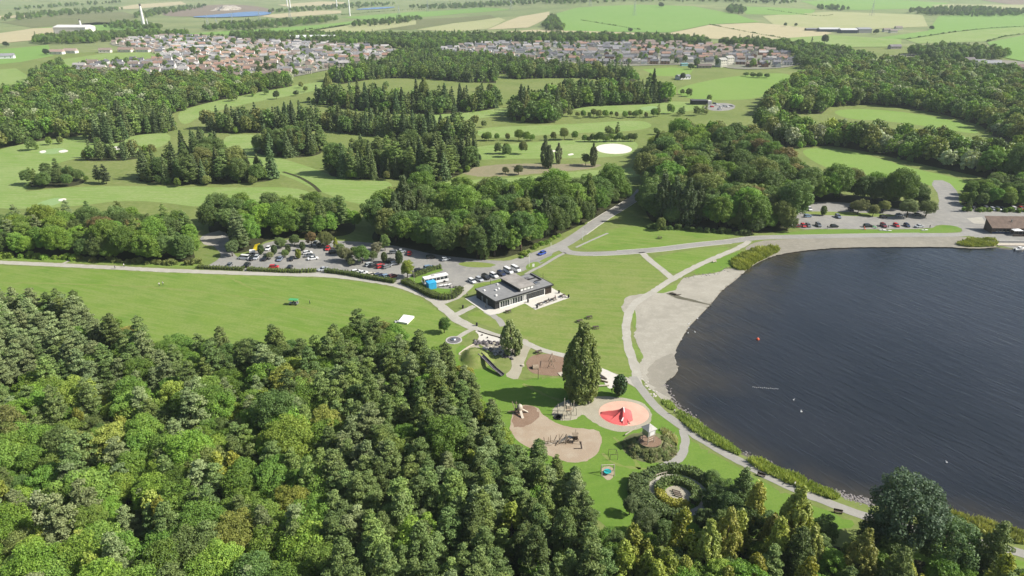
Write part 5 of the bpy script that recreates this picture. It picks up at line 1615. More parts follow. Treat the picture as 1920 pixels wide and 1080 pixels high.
def vc_window(x0, x1, n):
    for i in range(n):
        a = x0 + (x1 - x0) * i / n; b = x0 + (x1 - x0) * (i + 1) / n
        w = MB().box(a + .05, b - .05, .14, .34, .3, 2.53).build('window', M['glass'], vc)
        MB().box(b - .05, b + .05, .10, .33, .3, 2.53).build('frame', M['dark_timber'] if x0 > 13 else M['white'], w)
vc_window(2.12, 6.28, 4); vc_window(7.52, 12.18, 4); vc_window(13.78, 22.28, 8)
d_ = MB().box(6.58, 7.22, .12, .34, .29, 2.4).build('door', M['glass'], vc)
MB().box(6.62, 6.68, .05, .12, 1.0, 1.4).build('handle', M['steel'], d_)
for i in range(12):
    MB().box(22.75 + i * .27, 22.87 + i * .27, .12, .34, .05, 3.1).build('slat', M['dark_timber'], vc)
MB().box(-.06, 0, 5.2, 6.3, .1, 2.2).build('door', M['grey_metal'], vc)
MB().box(-.06, 0, 8.4, 9.3, .1, 2.2).build('door', M['grey_metal'], vc)

def picnic_proto():
    m = MB()
    top = MB()
    for i in range(5):
        top.box(-.9, .9, -.38 + i * .155, -.25 + i * .155, .72, .76)
    seatl = MB().box(-.9, .9, -.85, -.6, .42, .46)
    seatr = MB().box(-.9, .9, .6, .85, .42, .46)
    legs = MB()
    for x in (-.65, .65):
        legs.tube((x, -.75, 0), (x, -.25, .72), .04, n=5); legs.tube((x, .75, 0), (x, .25, .72), .04, n=5); legs.box(x - .03, x + .03, -.8, .8, .36, .42)
    return top.mesh('table_top'), seatl.mesh('bench'), seatr.mesh('bench'), legs.mesh('frame')
PT = picnic_proto()
def picnic(u, v, rz, label, m='dark_timber', s=1.15):
    x, y = G(u, v)
    t = thing('picnic_table', label, 'picnic table', (x, y, 0.06 if 980 < u < 1066 and v < 580 else 0), rz, 'picnic tables')
    t.scale = (s,) * 3
    obj('table_top', PT[0], M[m], t); obj('bench', PT[1], M[m], t); obj('bench', PT[2], M[m], t); obj('frame', PT[3], M[m], t)
picnic(1013, 572, RZ, 'dark picnic table on the terrace nearest the lower corner')
picnic(1026, 567, RZ, 'second dark picnic table along the terrace edge')
picnic(1038, 563, RZ, 'third dark picnic table along the terrace edge')
picnic(1055, 557, RZ, 'dark picnic table at the far right end of the terrace')
picnic(953, 586, .3, 'picnic table on the grass below the visitor centre')
picnic(1087, 604, .4, 'picnic table on the dry lawn, lower one of the pair')
picnic(1105, 597, .3, 'picnic table on the dry lawn, upper one of the pair')
picnic(1117, 616, .2, 'picnic table on the lawn just above the tall poplar')
picnic(1010, 662, .5, 'picnic table above the brown bark oval')
picnic(1237, 447.5, 0, 'dark picnic table on the grass above the loch road')
for lab_, u_, v_ in (('black litter bin at the terrace corner by the lawn', 1066, 558), ('black litter bin beside the visitor centre end wall', 1048, 550), ('black litter bin in front of the white piers', 990, 567), ('dark litter bin beside the path to the visitor centre', 868, 578), ('dark litter bin where the play path begins', 894, 611), ('black litter bin at the lower terrace corner', 1007, 578)):
    x_, y_ = G(u_, v_)
    t_ = thing('litter_bin', lab_, 'litter bin', (x_, y_, .05))
    MB().lathe([(.3, 0), (.34, .1), (.34, 1.0), (.3, 1.05)], 10).build('bin_body', M['black_clad'], t_)
    MB().lathe([(.36, 1.05), (.36, 1.15), (.2, 1.25), (.02, 1.27)], 10).build('lid', M['tyre'], t_)

# ------------------------------------------------------------------ hedges
def hedge_line(label, px, w, h, tone, m='leaf', dens=52, size=0.34, world=False, closed=False):
    L = smooth_line(px, 1.0, world)
    Nn = line_normals(L)
    V, F = [], []
    cards, rnd = [], []
    for i, (p, n) in enumerate(zip(L, Nn)):
        hw, hh = w / 2 * .82 * RNG.uniform(.9, 1.1), h * .86 * RNG.uniform(.9, 1.06)
        a, b = p + n * hw, p - n * hw
        V += [(a[0], a[1], -.05), (a[0], a[1], hh), (b[0], b[1], hh), (b[0], b[1], -.05)]
        if i:
            k = 4 * i
            for j in range(4):
                F.append((k - 4 + j, k - 4 + (j + 1) % 4, k + (j + 1) % 4, k + j))
    F += [(0, 1, 2, 3), tuple(len(V) - 4 + j for j in (3, 2, 1, 0))]
    A = np.array(L)
    n_c = int(dens * len(L) * (w + 2 * h) / 3.0)
    idx = RNG.integers(0, len(L), n_c)
    t = RNG.random(n_c) * (w + 2 * h)
    P = np.zeros((n_c, 3)); Q = np.zeros((n_c, 3))
    for k in range(n_c):
        i = idx[k]; nn = Nn[i]
        if t[k] < h:
            off, z, q = w / 2, t[k], (nn[0], nn[1], .2)
        elif t[k] < h + w:
            off, z, q = w / 2 - (t[k] - h), h, (0, 0, 1)
        else:
            off, z, q = -w / 2, t[k] - h - w, (-nn[0], -nn[1], .2)
        lump = .12 * math.sin(A[i, 0] * 1.9 + A[i, 1] * 1.3)
        P[k, :2] = A[i] + nn * off * (1 + lump) + RNG.normal(0, .16, 2); P[k, 2] = max(.05, z * (1 + lump * .7) + RNG.normal(0, .08)); Q[k] = q
    nrm = unit(Q + .6 * RNG.normal(size=Q.shape))
    a = unit(np.cross(nrm, RNG.normal(size=Q.shape))); b = np.cross(nrm, a)
    s = size * (.6 + .8 * RNG.random((n_c, 1)))
    cards = np.stack([P - a * s * .6, P + b * s * .42, P + a * s * .6, P - b * s * .42], 1)
    root = thing('hedge', label, 'hedge')
    o = obj('foliage', quad_mesh('hedge_foliage', cards, RNG.random(n_c)), M[m], root)
    o.color = (*tone, 1)
    obj('branches', mesh('hedge_branches', V, F), M['hedge_core'], root)
    return root
HG = (.155, .205, .048)
hedge_line('low clipped hedge at the left end of the car park edge', [(372, 502.5), (410, 504.5), (456, 506.5)], 1.7, 1.2, HG)
hedge_line('long low hedge between the path and the parked cars', [(466, 506.5), (510, 509), (560, 510.5), (592, 509)], 2.0, 1.2, HG)
hedge_line('dark hedge curving along the path below white cars', [(612, 510), (650, 515), (690, 522), (740, 530)], 1.9, 1.5, (.12, .17, .04))
hedge_line('curved hedge below the white bus', [(758, 530), (779, 540), (801, 551), (822, 559), (842, 560), (856, 553), (862, 545)], 2.6, 1.6, (.13, .185, .04), dens=60)
hedge_line('short hedge behind the white bus', [(776, 519), (795, 512), (814, 505), (826, 503)], 2.2, 1.3, (.13, .19, .04))
# spiral hedge maze
mx, my = G(1271, 927)
def arc(R, a0, a1, n=24, e=1.0):
    return [(mx + R * math.cos(math.radians(a0 + (a1 - a0) * i / n)), my + R * e * math.sin(math.radians(a0 + (a1 - a0) * i / n))) for i in range(n + 1)]
def ringsheet(name, R0, R1, m, layer, a0=0, a1=360):
    V, F = [], []
    n = 48
    for i in range(n + 1):
        a = math.radians(a0 + (a1 - a0) * i / n)
        V += [(mx + R0 * math.cos(a), my + R0 * math.sin(a), .004 * layer), (mx + R1 * math.cos(a), my + R1 * math.sin(a), .004 * layer)]
        if i:
            F.append((2 * i - 2, 2 * i - 1, 2 * i + 1, 2 * i))
    tag(obj(name, mesh(name, V, F), M[m]), kind='structure')
ringsheet('maze_path', 5.3, 7.2, 'path', 13)
ringsheet('maze_floor', 0.0, 3.0, 'gravel', 13)
hedge_line('outer ring hedge on the left of the spiral maze', arc(8.3, 128, 262), 2.2, 1.9, (.125, .165, .06), world=True, dens=85, size=.4)
hedge_line('outer hedge arc along the top of the spiral maze', arc(8.6, 5, 120), 2.0, 1.5, (.115, .165, .05), world=True, dens=85, size=.4)
hedge_line('inner green hedge ring of the spiral maze', arc(4.3, -50, 170), 1.7, 1.5, (.125, .17, .05), world=True, dens=85)
hedge_line('inner yellow-green hedge of the spiral maze', arc(4.3, 178, 285), 1.8, 1.4, (.30, .29, .05), world=True, dens=85)
hedge_line('tall dark hedge bushes on the left flank of the maze', arc(10.2, 150, 235), 2.2, 1.9, (.11, .15, .055), world=True, dens=85, size=.45)
wl = MB()
for i, (p, q) in enumerate(zip(arc(7.15, 100, 185, 16)[:-1], arc(7.15, 100, 185, 16)[1:])):
    wl.tube((p[0], p[1], .8), (q[0], q[1], .8), .09, n=5); wl.tube((p[0], p[1], 0), (p[0], p[1], 1.0), .07, n=5)
t_ = wl.build('maze_rail', M['pale_timber']); tag(t_, 'curved pale timber rail inside the hedge maze', 'rail')
for i, lab_ in enumerate(('upper', 'middle', 'lower')):
    t_ = thing('bench', '%s of the three dark benches inside the maze' % lab_, 'bench', (mx - .3 + .12 * i, my + .75 - .75 * i, .05), -.45)
    MB().box(-1.0, 1.0, -.2, .2, .40, .47).build('seat', M['dark_timber'], t_)
    for x in (-.8, .8):
        MB().box(x - .06, x + .06, -.18, .18, 0, .4).build('leg', M['dark_timber'], t_)

# ------------------------------------------------------------------ reeds and shore plants
def reeds(label, px, per_m2, h, tones, n_max=9000, w=.10):
    P = np.array(wpoly(px, 1))
    lo, hi = P.min(0), P.max(0)
    area = .5 * abs(np.sum(P[:, 0] * np.roll(P[:, 1], -1) - np.roll(P[:, 0], -1) * P[:, 1]))
    n = int(min(n_max, area * per_m2))
    pts = np.zeros((0, 2))
    while len(pts) < n:
        c = RNG.uniform(lo, hi, (n * 2, 2)); pts = np.concatenate([pts, c[inside(c, P)]])
    pts = pts[:n]
    lump = .7 + .3 * np.sin(pts[:, 0] * .5) * np.cos(pts[:, 1] * .43) + .12 * np.sin(pts[:, 0] * 1.7 + pts[:, 1])
    H = h * lump * RNG.uniform(.7, 1.15, n)
    an = RNG.random(n) * 6.283
    d = np.stack([np.cos(an), np.sin(an)], 1)
    lean = RNG.normal(0, .28, (n, 2)) * H[:, None]
    W = w * RNG.uniform(.7, 1.6, n)
    b0 = np.column_stack([pts - d * W[:, None], np.full(n, -.25)]); b1 = np.column_stack([pts + d * W[:, None], np.full(n, -.25)])
    m0 = np.column_stack([pts + lean * .5 + d * W[:, None] * 1.4, H * .6]); t0 = np.column_stack([pts + lean, H])
    V = np.stack([b0, b1, m0, t0], 1)
    o = obj('reeds', quad_mesh('reeds', V, np.clip(lump - .4 + RNG.normal(0, .2, n), 0, 1)), M['leaf'])
    o.color = (*[min(.62, c * 1.75) for c in tones], 1)
    tag(o, label, None, None, 'stuff')
RC = (.19, .23, .065)
reeds('yellow-green reed clump where road meets the loch', [(1366, 494), (1385, 479), (1410, 468), (1456, 464), (1464, 471), (1440, 482), (1415, 493), (1400, 507), (1382, 507)], 26, 2.3, (.215, .25, .055), 16000, .16)
reeds('small yellow reeds near the upper beach stones', [(1236, 754), (1250, 748), (1270, 764), (1262, 772)], 30, 1.0, RC)
reeds('long reed strip along the upper shore path', [(1264, 776), (1278, 768), (1313, 793), (1372, 833), (1392, 848), (1384, 856), (1330, 830), (1290, 804)], 30, 1.3, (.185, .225, .065), 14000)
reeds('long reed strip along the lower shore path', [(1398, 866), (1413, 856), (1480, 884), (1525, 904), (1562, 920), (1580, 934), (1560, 938), (1500, 917), (1440, 891)], 30, 1.4, (.20, .235, .06), 16000)
reeds('tall pale reeds right of the huge shore tree', [(1760, 958), (1810, 966), (1850, 980), (1940, 1000), (1940, 1026), (1850, 1006), (1780, 988)], 30, 1.6, (.215, .23, .08), 14000)
reeds('reed patch in front of the boathouse', [(1788, 457), (1815, 450), (1848, 447), (1866, 450), (1872, 461), (1840, 464), (1808, 463)], 22, 1.7, (.20, .235, .06), 7000, .16)
reeds('pale plumed grasses on the mound beside the lookout tower', [(1236, 802), (1256, 806), (1270, 826), (1272, 838), (1262, 834), (1244, 818)], 18, 1.6, (.33, .33, .17), 2000, .14)

# ------------------------------------------------------------------ stones
def rock_mesh(seed):
    rng = np.random.default_rng(seed)
    bm = bmesh.new()
    bmesh.ops.create_icosphere(bm, subdivisions=2, radius=1)
    k = unit(rng.normal(size=(5, 3)))
    for v in bm.verts:
        p = np.array(v.co)
        f = 1 + sum(.22 * math.sin(3 * (p @ q) + i) for i, q in enumerate(k)) * .5
        v.co = Vector(p * f) * 1.0
        v.co.z *= .62
    me = bpy.data.meshes.new('boulder'); bm.to_mesh(me); bm.free()
    return me
RK = [rock_mesh(s) for s in (1, 2, 3, 4)]
for me in RK: me.materials.append(M['rock'])
def rocks(px_line, n, spread, s, mats, label, group, name='boulder', cat='boulder'):
    L = smooth_line(px_line, .5)
    for i in range(n):
        p = L[random.randrange(len(L))]
        sc = random.uniform(*s)
        o = obj(name, random.choice(RK), None)
        o.material_slots[0].link = 'OBJECT'; o.material_slots[0].material = M[random.choice(mats)]
        o.location = (p[0] + random.gauss(0, spread), p[1] + random.gauss(0, spread), sc * .25)
        o.rotation_euler = (random.gauss(0, .3), random.gauss(0, .3), random.random() * 6)
        o.scale = (sc * random.uniform(.8, 1.5), sc, sc)
        tag(o, label, cat, group)
rocks([(892, 643), (920, 644), (948, 647)], 60, .75, (.25, .7), ['dark_rock', 'dark_rock', 'rock'], 'dark boulder packed in the stream bed of the play area', 'dark stream boulders')
rocks([(908, 652), (930, 662), (958, 671)], 46, .7, (.25, .65), ['rock', 'dark_rock', 'pale_rock'], 'boulder in the lower stream bed near the long slide', 'lower stream boulders')
rocks([(936, 657), (958, 660)], 10, .5, (.4, .8), ['pale_rock'], 'pale flat boulder under the leaning tree', 'pale boulders under the leaning tree')
def pebbles(label, px, n, s, m):
    P = smooth_line(px, .5)
    mb = MB()
    for i in range(n):
        p = P[random.randrange(len(P))]
        x, y = p[0] + random.gauss(0, .8), p[1] + random.gauss(0, .8)
        r = random.uniform(*s)
        mb.lathe([(.2 * r, -.3 * r), (r, 0), (.75 * r, .4 * r), (.2 * r, .55 * r)], 6, (x, y, -.12))
    o = mb.build('shore_stones', M[m]); tag(o, label, None, None, 'stuff')
pebbles('scattered stones along the shore by the wet beach', [(1243, 722), (1250, 738), (1262, 752), (1282, 770), (1313, 794)], 220, (.10, .34), 'rock')
pebbles('scattered stones at the water edge below the reeds', [(1390, 848), (1410, 856), (1440, 868)], 80, (.1, .3), 'rock')
pebbles('scattered stones at the water edge near the huge tree', [(1570, 924), (1600, 935), (1628, 942)], 160, (.12, .4), 'rock')
pebbles('line of stones beside the path above the beach', [(1206, 712), (1214, 724), (1224, 734), (1230, 742)], 36, (.2, .5), 'pale_rock')
pebbles('driftwood and stones along the upper beach edge', [(1284, 520), (1316, 516), (1344, 511), (1364, 502)], 90, (.15, .45), 'dark_rock')
pebbles('loose pale stones on the main beach', [(1230, 618), (1250, 606), (1270, 612), (1284, 608)], 60, (.08, .3), 'pale_rock')
def wood_drift():
    mb = MB()
    a, b = G(1256, 551), G(1268, 554)
    mb.tube((a[0], a[1], .1), (b[0], b[1], .5), .35, .25, 8); mb.tube((b[0] - .5, b[1], .2), (b[0] + 2.0, b[1] + .4, .35), .22, .1, 7)
    tag(mb.build('culvert_log', M['dark_timber']), 'dark log at the head of the beach stream', 'log')
wood_drift()

# ------------------------------------------------------------------ play area
def mound(name, px_c, rx, ry, h, m, rz=0.0, kind='structure', flat=.25, n=28):
    cx, cy = G(*px_c)
    V, F = [], []
    rings = [0, flat, .4, .6, .8, .92, 1.0]
    V.append((cx, cy, h))
    for k, r in enumerate(rings[1:]):
        for i in range(n):
            a = 2 * math.pi * i / n
            x, y = rx * r * math.cos(a), ry * r * math.sin(a)
            z = h * (1 - float(sstep((r - flat) / (1 - flat)))) + (random.gauss(0, .04) * h if 0 < k < 5 else 0)
            V.append((cx + x * math.cos(rz) - y * math.sin(rz), cy + x * math.sin(rz) + y * math.cos(rz), z + .012 if r == 1.0 else z + .02))
    for i in range(n):
        F.append((0, 1 + i, 1 + (i + 1) % n))
    for k in range(len(rings) - 2):
        for i in range(n):
            j = (i + 1) % n
            F.append((1 + k * n + i, 1 + (k + 1) * n + i, 1 + (k + 1) * n + j, 1 + k * n + j))
    o = obj(name, mesh(name, V, F, True), M[m])
    tag(o, kind='structure')
    return cx, cy
# tower mound with shaggy slopes
tmx, tmy = mound('tower_mound', (1218, 838), 7.2, 6.6, 1.7, 'olive_field', flat=.42)
tfl = flat_sheet('mound_top', [(tmx + 3.0 * math.cos(a * .3927), tmy + .2 + 2.6 * math.sin(a * .3927)) for a in range(16)], 1.74, M['bark']); tag(tfl, kind='structure')
for i in range(120):
    a = random.uniform(2.7, 7.0)
    r = random.uniform(.55, .95)
    x, y = tmx + 7.0 * r * math.cos(a), tmy + 6.4 * r * math.sin(a)
    o = obj('mound_plant', TREE['shrub'][i % 3][0])
    z = 1.7 * (1 - float(sstep((r - .42) / .58)))
    o.location = (x, y, z - .1); s_ = random.uniform(.30, .48)
    o.scale = (s_, s_, s_ * .8); o.rotation_euler = (0, 0, random.random() * 6)
    o.color = (*random.choice([(.17, .21, .07), (.21, .235, .085), (.15, .19, .06), (.27, .27, .13)]), 1)
    tag(o, 'low shaggy plant on the flank of the lookout mound', 'plant', 'plants on the lookout mound')
# lookout tower
tx, ty = G(1215, 827, 1.75)
tw = thing('lookout_tower', 'grey timber lookout tower on legs with pyramid roof', 'tower', (tx, ty, 1.72), .55)
tw.scale = (1.0, 1.0, 1.0)
for sx in (-1, 1):
    for sy in (-1, 1):
        MB().tube((sx * 1.05, sy * 1.05, -.1), (sx * .95, sy * .95, 2.3), .11, n=6).build('leg', M['pale_timber'], tw)
MB().box(-1.25, 1.25, -1.25, 1.25, 2.2, 2.35).build('platform', M['timber'], tw)
for k, (x0, x1, y0, y1) in enumerate(((-1.15, 1.15, -1.15, -1.08), (-1.15, 1.15, 1.08, 1.15), (-1.15, -1.08, -1.07, 1.07), (1.08, 1.15, -1.07, 1.07))):
    w_ = MB().box(x0, x1, y0, y1, 2.36, 4.1).build('wall_panel', M['concrete'] if k != 2 else M['grey_metal'], tw)
w_ = MB().box(-.75, .75, -1.22, -1.16, 2.55, 3.7).build('white_board', M['white'], tw)
MB().add([(-1.5, -1.5, 4.1), (1.5, -1.5, 4.1), (1.5, 1.5, 4.1), (-1.5, 1.5, 4.1), (0, 0, 5.35)], [(3, 2, 1, 0), (0, 1, 4), (1, 2, 4), (2, 3, 4), (3, 0, 4)]).build('roof', M['concrete'], tw)
for z in (.9, 1.6):
    MB().tube((-1.0, -1.0, z), (1.0, -1.0, z), .05, n=5).build('brace', M['pale_timber'], tw)
t_ = MB(); a, b = G(1172, 818), G(1192, 811); t_.tube((a[0], a[1], .5), (b[0], b[1], 1.6), .18, .16, 7)
tag(t_.build('log_ramp', M['pale_timber']), 'pale log ramp leaning on the lookout mound', 'log')
t_ = MB(); a, b = G(1246, 836), G(1264, 856); t_.tube((a[0], a[1], 1.3), (b[0], b[1], .2), .1, .1, 6); t_.tube((a[0] + .8, a[1] + .3, 1.3), (b[0] + .8, b[1] + .3, .2), .1, .1, 6)
for i in range(8):
    f = i / 8; t_.box(-.1, 1.0, -.08, .08, 0, .06, 0, (a[0] + (b[0] - a[0]) * f, a[1] + (b[1] - a[1]) * f, 1.35 - 1.1 * f))
tag(t_.build('log_steps', M['timber']), 'timber steps down the lookout mound', 'steps')
# pink rubber play surface with the red peak
pcx, pcy = G(1169.5, 775)
prx = (1216 - 1123) / 2 * .149; pry = abs(G(1169, 751)[1] - G(1169, 798)[1]) / 2
flat_sheet('pink_surface', [(pcx + prx * math.cos(a * .1309), pcy + pry * math.sin(a * .1309)) for a in range(48)], .055, M['pink_rubber'])['kind'] = 'structure'
def red_peak():
    px_, py_ = G(1167, 779, 0)          # foot of the peak
    peak_h = 2.7
    ridges = [((px_, py_, peak_h), (px_ - 5.4, py_ + 1.0, .55), .75), ((px_, py_, peak_h), (px_ - .5, py_ - 4.4, .25), 1.5), ((px_, py_, peak_h), (px_ + 1.5, py_ - 4.2, .2), 1.6), ((px_, py_, peak_h), (px_ - 3.6, py_ - 2.6, .30), 1.1)]
    st = .16
    xs = np.arange(px_ - 6.8, px_ + 2.6, st); ys = np.arange(py_ - 5.6, py_ + 2.4, st)
    X, Y = np.meshgrid(xs, ys)
    Z = np.full(X.shape, -1.0)
    for a, b, sl in ridges:
        ax, ay, az = a; bx, by, bz = b
        L2 = (bx - ax) ** 2 + (by - ay) ** 2
        t = np.clip(((X - ax) * (bx - ax) + (Y - ay) * (by - ay)) / L2, 0, 1)
        d = np.hypot(X - ax - t * (bx - ax), Y - ay - t * (by - ay))
        Z = np.maximum(Z, az + (bz - az) * t ** .55 - sl * d)
    base = .14 - .055 * np.hypot(X - (px_ - 2.4), (Y - (py_ - 1.6)) * 1.15) + .12
    Z = np.maximum(Z, np.where(X < px_ + 1.0, base, -1))
    Q = np.hypot((X - pcx) / prx, (Y - pcy) / pry)
    Z = Z * np.clip((1 - Q) * 9, 0, 1)
    V, F = [], []
    idx = -np.ones(X.shape, int)
    ok = (Z > .004) & (Q < .985)
    for j in range(X.shape[0]):
        for i in range(X.shape[1]):
            if ok[j, i]:
                idx[j, i] = len(V); V.append((X[j, i], Y[j, i], .06 + Z[j, i]))
    for j in range(X.shape[0] - 1):
        for i in range(X.shape[1] - 1):
            q = (idx[j, i], idx[j, i + 1], idx[j + 1, i + 1], idx[j + 1, i])
            if min(q) >= 0: F.append(q)
    t = thing('climbing_peak', 'red rubber climbing peak with folds and steel slide on pink surface', 'play mound')
    obj('mound', mesh('red_mound', V, F, True), M['red_rubber'], t)
    s = MB()
    P = [(px_ + .15, py_ - .1, peak_h + .05), (px_ + .25, py_ - 1.0, 1.9), (px_ - .1, py_ - 2.2, .95), (px_ - .7, py_ - 3.4, .45)]
    for a, b in zip(P[:-1], P[1:]):
        s.loft([[(a[0] - .16, a[1], a[2]), (a[0] + .16, a[1], a[2]), (a[0] + .16, a[1], a[2] + .1), (a[0] - .16, a[1], a[2] + .1)], [(b[0] - .16, b[1], b[2]), (b[0] + .16, b[1], b[2]), (b[0] + .16, b[1], b[2] + .1), (b[0] - .16, b[1], b[2] + .1)]])
    s.build('slide', M['white'], t, bevel=.0)
red_peak()
# round grey dish with steel dome
dx_, dy_ = G(851, 638)
t_ = thing('play_dish', 'round grey spinning dish with pale rim beside the path', 'play dish', (dx_, dy_, 0))
MB().lathe([(2.75, 0), (2.75, .12), (2.3, .14), (2.3, .05)], 28).build('rim', M['concrete'], t_)
MB().lathe([(2.28, .02), (2.2, .10), (1.0, .16), (.1, .2)], 28).build('disc', M['dark_disc'], t_)
MB().lathe([(.95, .15), (.85, .45), (.5, .7), (.05, .78)], 16, (-.1, .15, 0)).build('dome', M['steel'], t_, smooth=True)
# white platform on the lawn
P_ = [G(746, 606), G(757, 593), G(777, 596), G(764, 609)]
t_ = thing('platform', 'white square low platform on the lawn by the forest', 'platform')
MB().add([(p[0], p[1], z) for z in (.05, .75) for p in P_], [(3, 2, 1, 0), (4, 5, 6, 7), (0, 1, 5, 4), (1, 2, 6, 5), (2, 3, 7, 6), (3, 0, 4, 7)]).build('cushion', M['white_fabric'], t_, bevel=.12)
x_, y_ = P_[0]
MB().box(-.9, .1, .5, 1.5, 0, .45, .3, (x_, y_, 0)).build('step', M['white'], t_)
MB().box(-.6, -.1, .7, 1.2, .45, .7, .3, (x_, y_, 0)).build('blower', M['black_clad'], t_)
# hill with the long slide
hx, hy = mound('slide_hill', (893, 672), 5.8, 7.5, 2.4, 'dry_lawn', .1, flat=.3)
t_ = thing('long_slide', 'long dark slide running down the grassy bank', 'slide')
a, b, c = G(900, 664, 2.2), G(928, 692, .9), G(943, 704, .25)
P_ = [(a[0], a[1], 2.35), ((a[0] * .5 + b[0] * .5), (a[1] * .5 + b[1] * .5), 1.75), (b[0], b[1], 1.0), (c[0], c[1], .35)]
s_ = MB(); rl = MB(); rr = MB()
for p, q in zip(P_[:-1], P_[1:]):
    p, q = Vector(p), Vector(q)
    d = (q - p).normalized(); n = d.cross(Vector((0, 0, 1))).normalized()
    s_.loft([[p - n * .55, p + n * .55, p + n * .55 - Vector((0, 0, .12)), p - n * .55 - Vector((0, 0, .12))], [q - n * .55, q + n * .55, q + n * .55 - Vector((0, 0, .12)), q - n * .55 - Vector((0, 0, .12))]])
    rl.tube(p - n * .6 + Vector((0, 0, .18)), q - n * .6 + Vector((0, 0, .18)), .16, n=6); rr.tube(p + n * .6 + Vector((0, 0, .18)), q + n * .6 + Vector((0, 0, .18)), .16, n=6)
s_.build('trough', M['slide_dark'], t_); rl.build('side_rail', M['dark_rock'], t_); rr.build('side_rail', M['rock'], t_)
# timber edging by the slide top
for lab_, pp_ in (('pale sleeper edging left of the stream', [(860, 664), (872, 655), (888, 646)]), ('second sleeper edging above the long slide', [(871, 662), (884, 655), (898, 654)]), ('dark kerb log across the pale plaza', [(896, 621), (914, 627), (940, 634)])):
    e_ = MB(); L_ = [G(*p) for p in pp_]
    for p, q in zip(L_[:-1], L_[1:]):
        e_.tube((p[0], p[1], .15), (q[0], q[1], .15), .16, n=6)
    tag(e_.build('sleeper_edging', M['pale_timber'] if 'dark' not in lab_ else M['dark_timber']), lab_, 'edging')
for i_, (u_, v_) in enumerate(((904, 629), (914, 634), (938, 634))):
    x_, y_ = G(u_, v_)
    t_ = MB().lathe([(.25, 0), (.28, .3), (.15, .5), (.02, .55)], 8, (x_, y_, .04)).build('play_post', M['dark_rock']); tag(t_, '%s small dark post on the pale plaza' % ('leftmost', 'middle', 'rightmost')[i_], 'post')

def swing_frame(label, px, L, h, rz, seats, m='timber', basket=None):
    x, y = G(*px)
    t = thing('swing', label, 'swing', (x, y, .03), rz)
    MB().tube((-L / 2 - .1, 0, h), (L / 2 + .1, 0, h), .1, n=7).build('beam', M[m], t)
    for sx in (-1, 1):
        for sy in (-1, 1):
            MB().tube((sx * L / 2, sy * h * .38, -.05), (sx * L / 2, 0, h), .09, n=6).build('leg', M[m], t)
    for k in range(seats):
        xx = L * ((k + .5) / seats - .5)
        s = MB().box(xx - .28, xx + .28, -.12, .12, .55, .6).build('seat', M['tyre'], t)
        for d in (-.26, .26):
            MB().tube((xx + d, 0, .58), (xx + d, 0, h), .02, n=4).build('chain', M['grey_metal'], s)
    if basket:
        b = MB().lathe([(.85, .6), (.95, .7), (.8, .66), (.1, .5)], 16).build('basket', M[basket], t)
        for d in (-.8, .8):
            MB().tube((d, 0, .65), (d * .5, 0, h), .025, n=4).build('chain', M['grey_metal'], b)
    return t
swing_frame('timber swing frame on the brown bark oval', (1034, 684), 4.2, 3.0, 1.45, 2)
swing_frame('pale basket swing with teal seat on the lower lawn', (1139, 888), 3.1, 2.6, .05, 0, 'pale_timber', 'teal')
x_, y_ = G(1150, 860)
t_ = thing('exercise_frame', 'thin green climbing frame on the lower lawn', 'climbing frame', (x_, y_, 0), .05)
for p in ((-.95, 1.6), (.95, 1.6), (-.95, -.6), (.95, -.6)):
    MB().tube((p[0], p[1], 0), (p[0], p[1], 1.7), .05, n=5).build('post', M['dark_timber'], t_)
MB().tube((-.95, 1.6, 1.7), (.95, 1.6, 1.7), .05, n=5).build('bar', M['dark_timber'], t_); MB().tube((-.95, -.6, 1.7), (.95, -.6, 1.7), .05, n=5).build('bar', M['dark_timber'], t_)
MB().tube((.95, -.6, 1.7), (.95, 1.6, 1.7), .05, n=5).build('bar', M['dark_timber'], t_)
# pole with ropes beside the bark oval
x_, y_ = G(1009, 711)
t_ = thing('rope_pole', 'tall thin timber pole beside the brown bark oval', 'pole', (x_, y_, 0))
MB().tube((0, 0, 0), (0, 0, 3.4), .09, .07, 7).build('post', M['dark_timber'], t_); MB().tube((0, 0, 3.2), (-.5, .1, 3.5), .05, n=5).build('arm', M['dark_timber'], t_)
# hut at the oval's left end and small stumps
x_, y_ = G(1004, 690)
t_ = thing('play_hut', 'low dark timber tunnel at the edge of the bark oval', 'play hut', (x_, y_, 0), .1)
MB().loft([[(-.9, 1.0 * math.cos(a), max(0, 1.1 * math.sin(a))) for a in [i * math.pi / 7 for i in range(8)]], [(.9, 1.0 * math.cos(a), max(0, 1.1 * math.sin(a))) for a in [i * math.pi / 7 for i in range(8)]]]).build('shell', M['timber'], t_)
MB().box(-1.0, -.91, -.55, .55, 0, .8).build('door', M['tyre'], t_)
x_, y_ = G(980, 686)
tag(MB().lathe([(.55, 0), (.5, .45), (.1, .5)], 8, (x_, y_, 0)).build('stump', M['pale_timber']), 'sawn stump between the bark oval and sand', 'stump')
x_, y_ = G(1056, 701)
tag(MB().box(-1.4, 1.4, -1.0, 1.0, .05, .18, .4, (x_, y_, 0)).build('timber_deck', M['pale_timber']), 'small pale timber deck at the lower rim of the bark oval', 'deck')

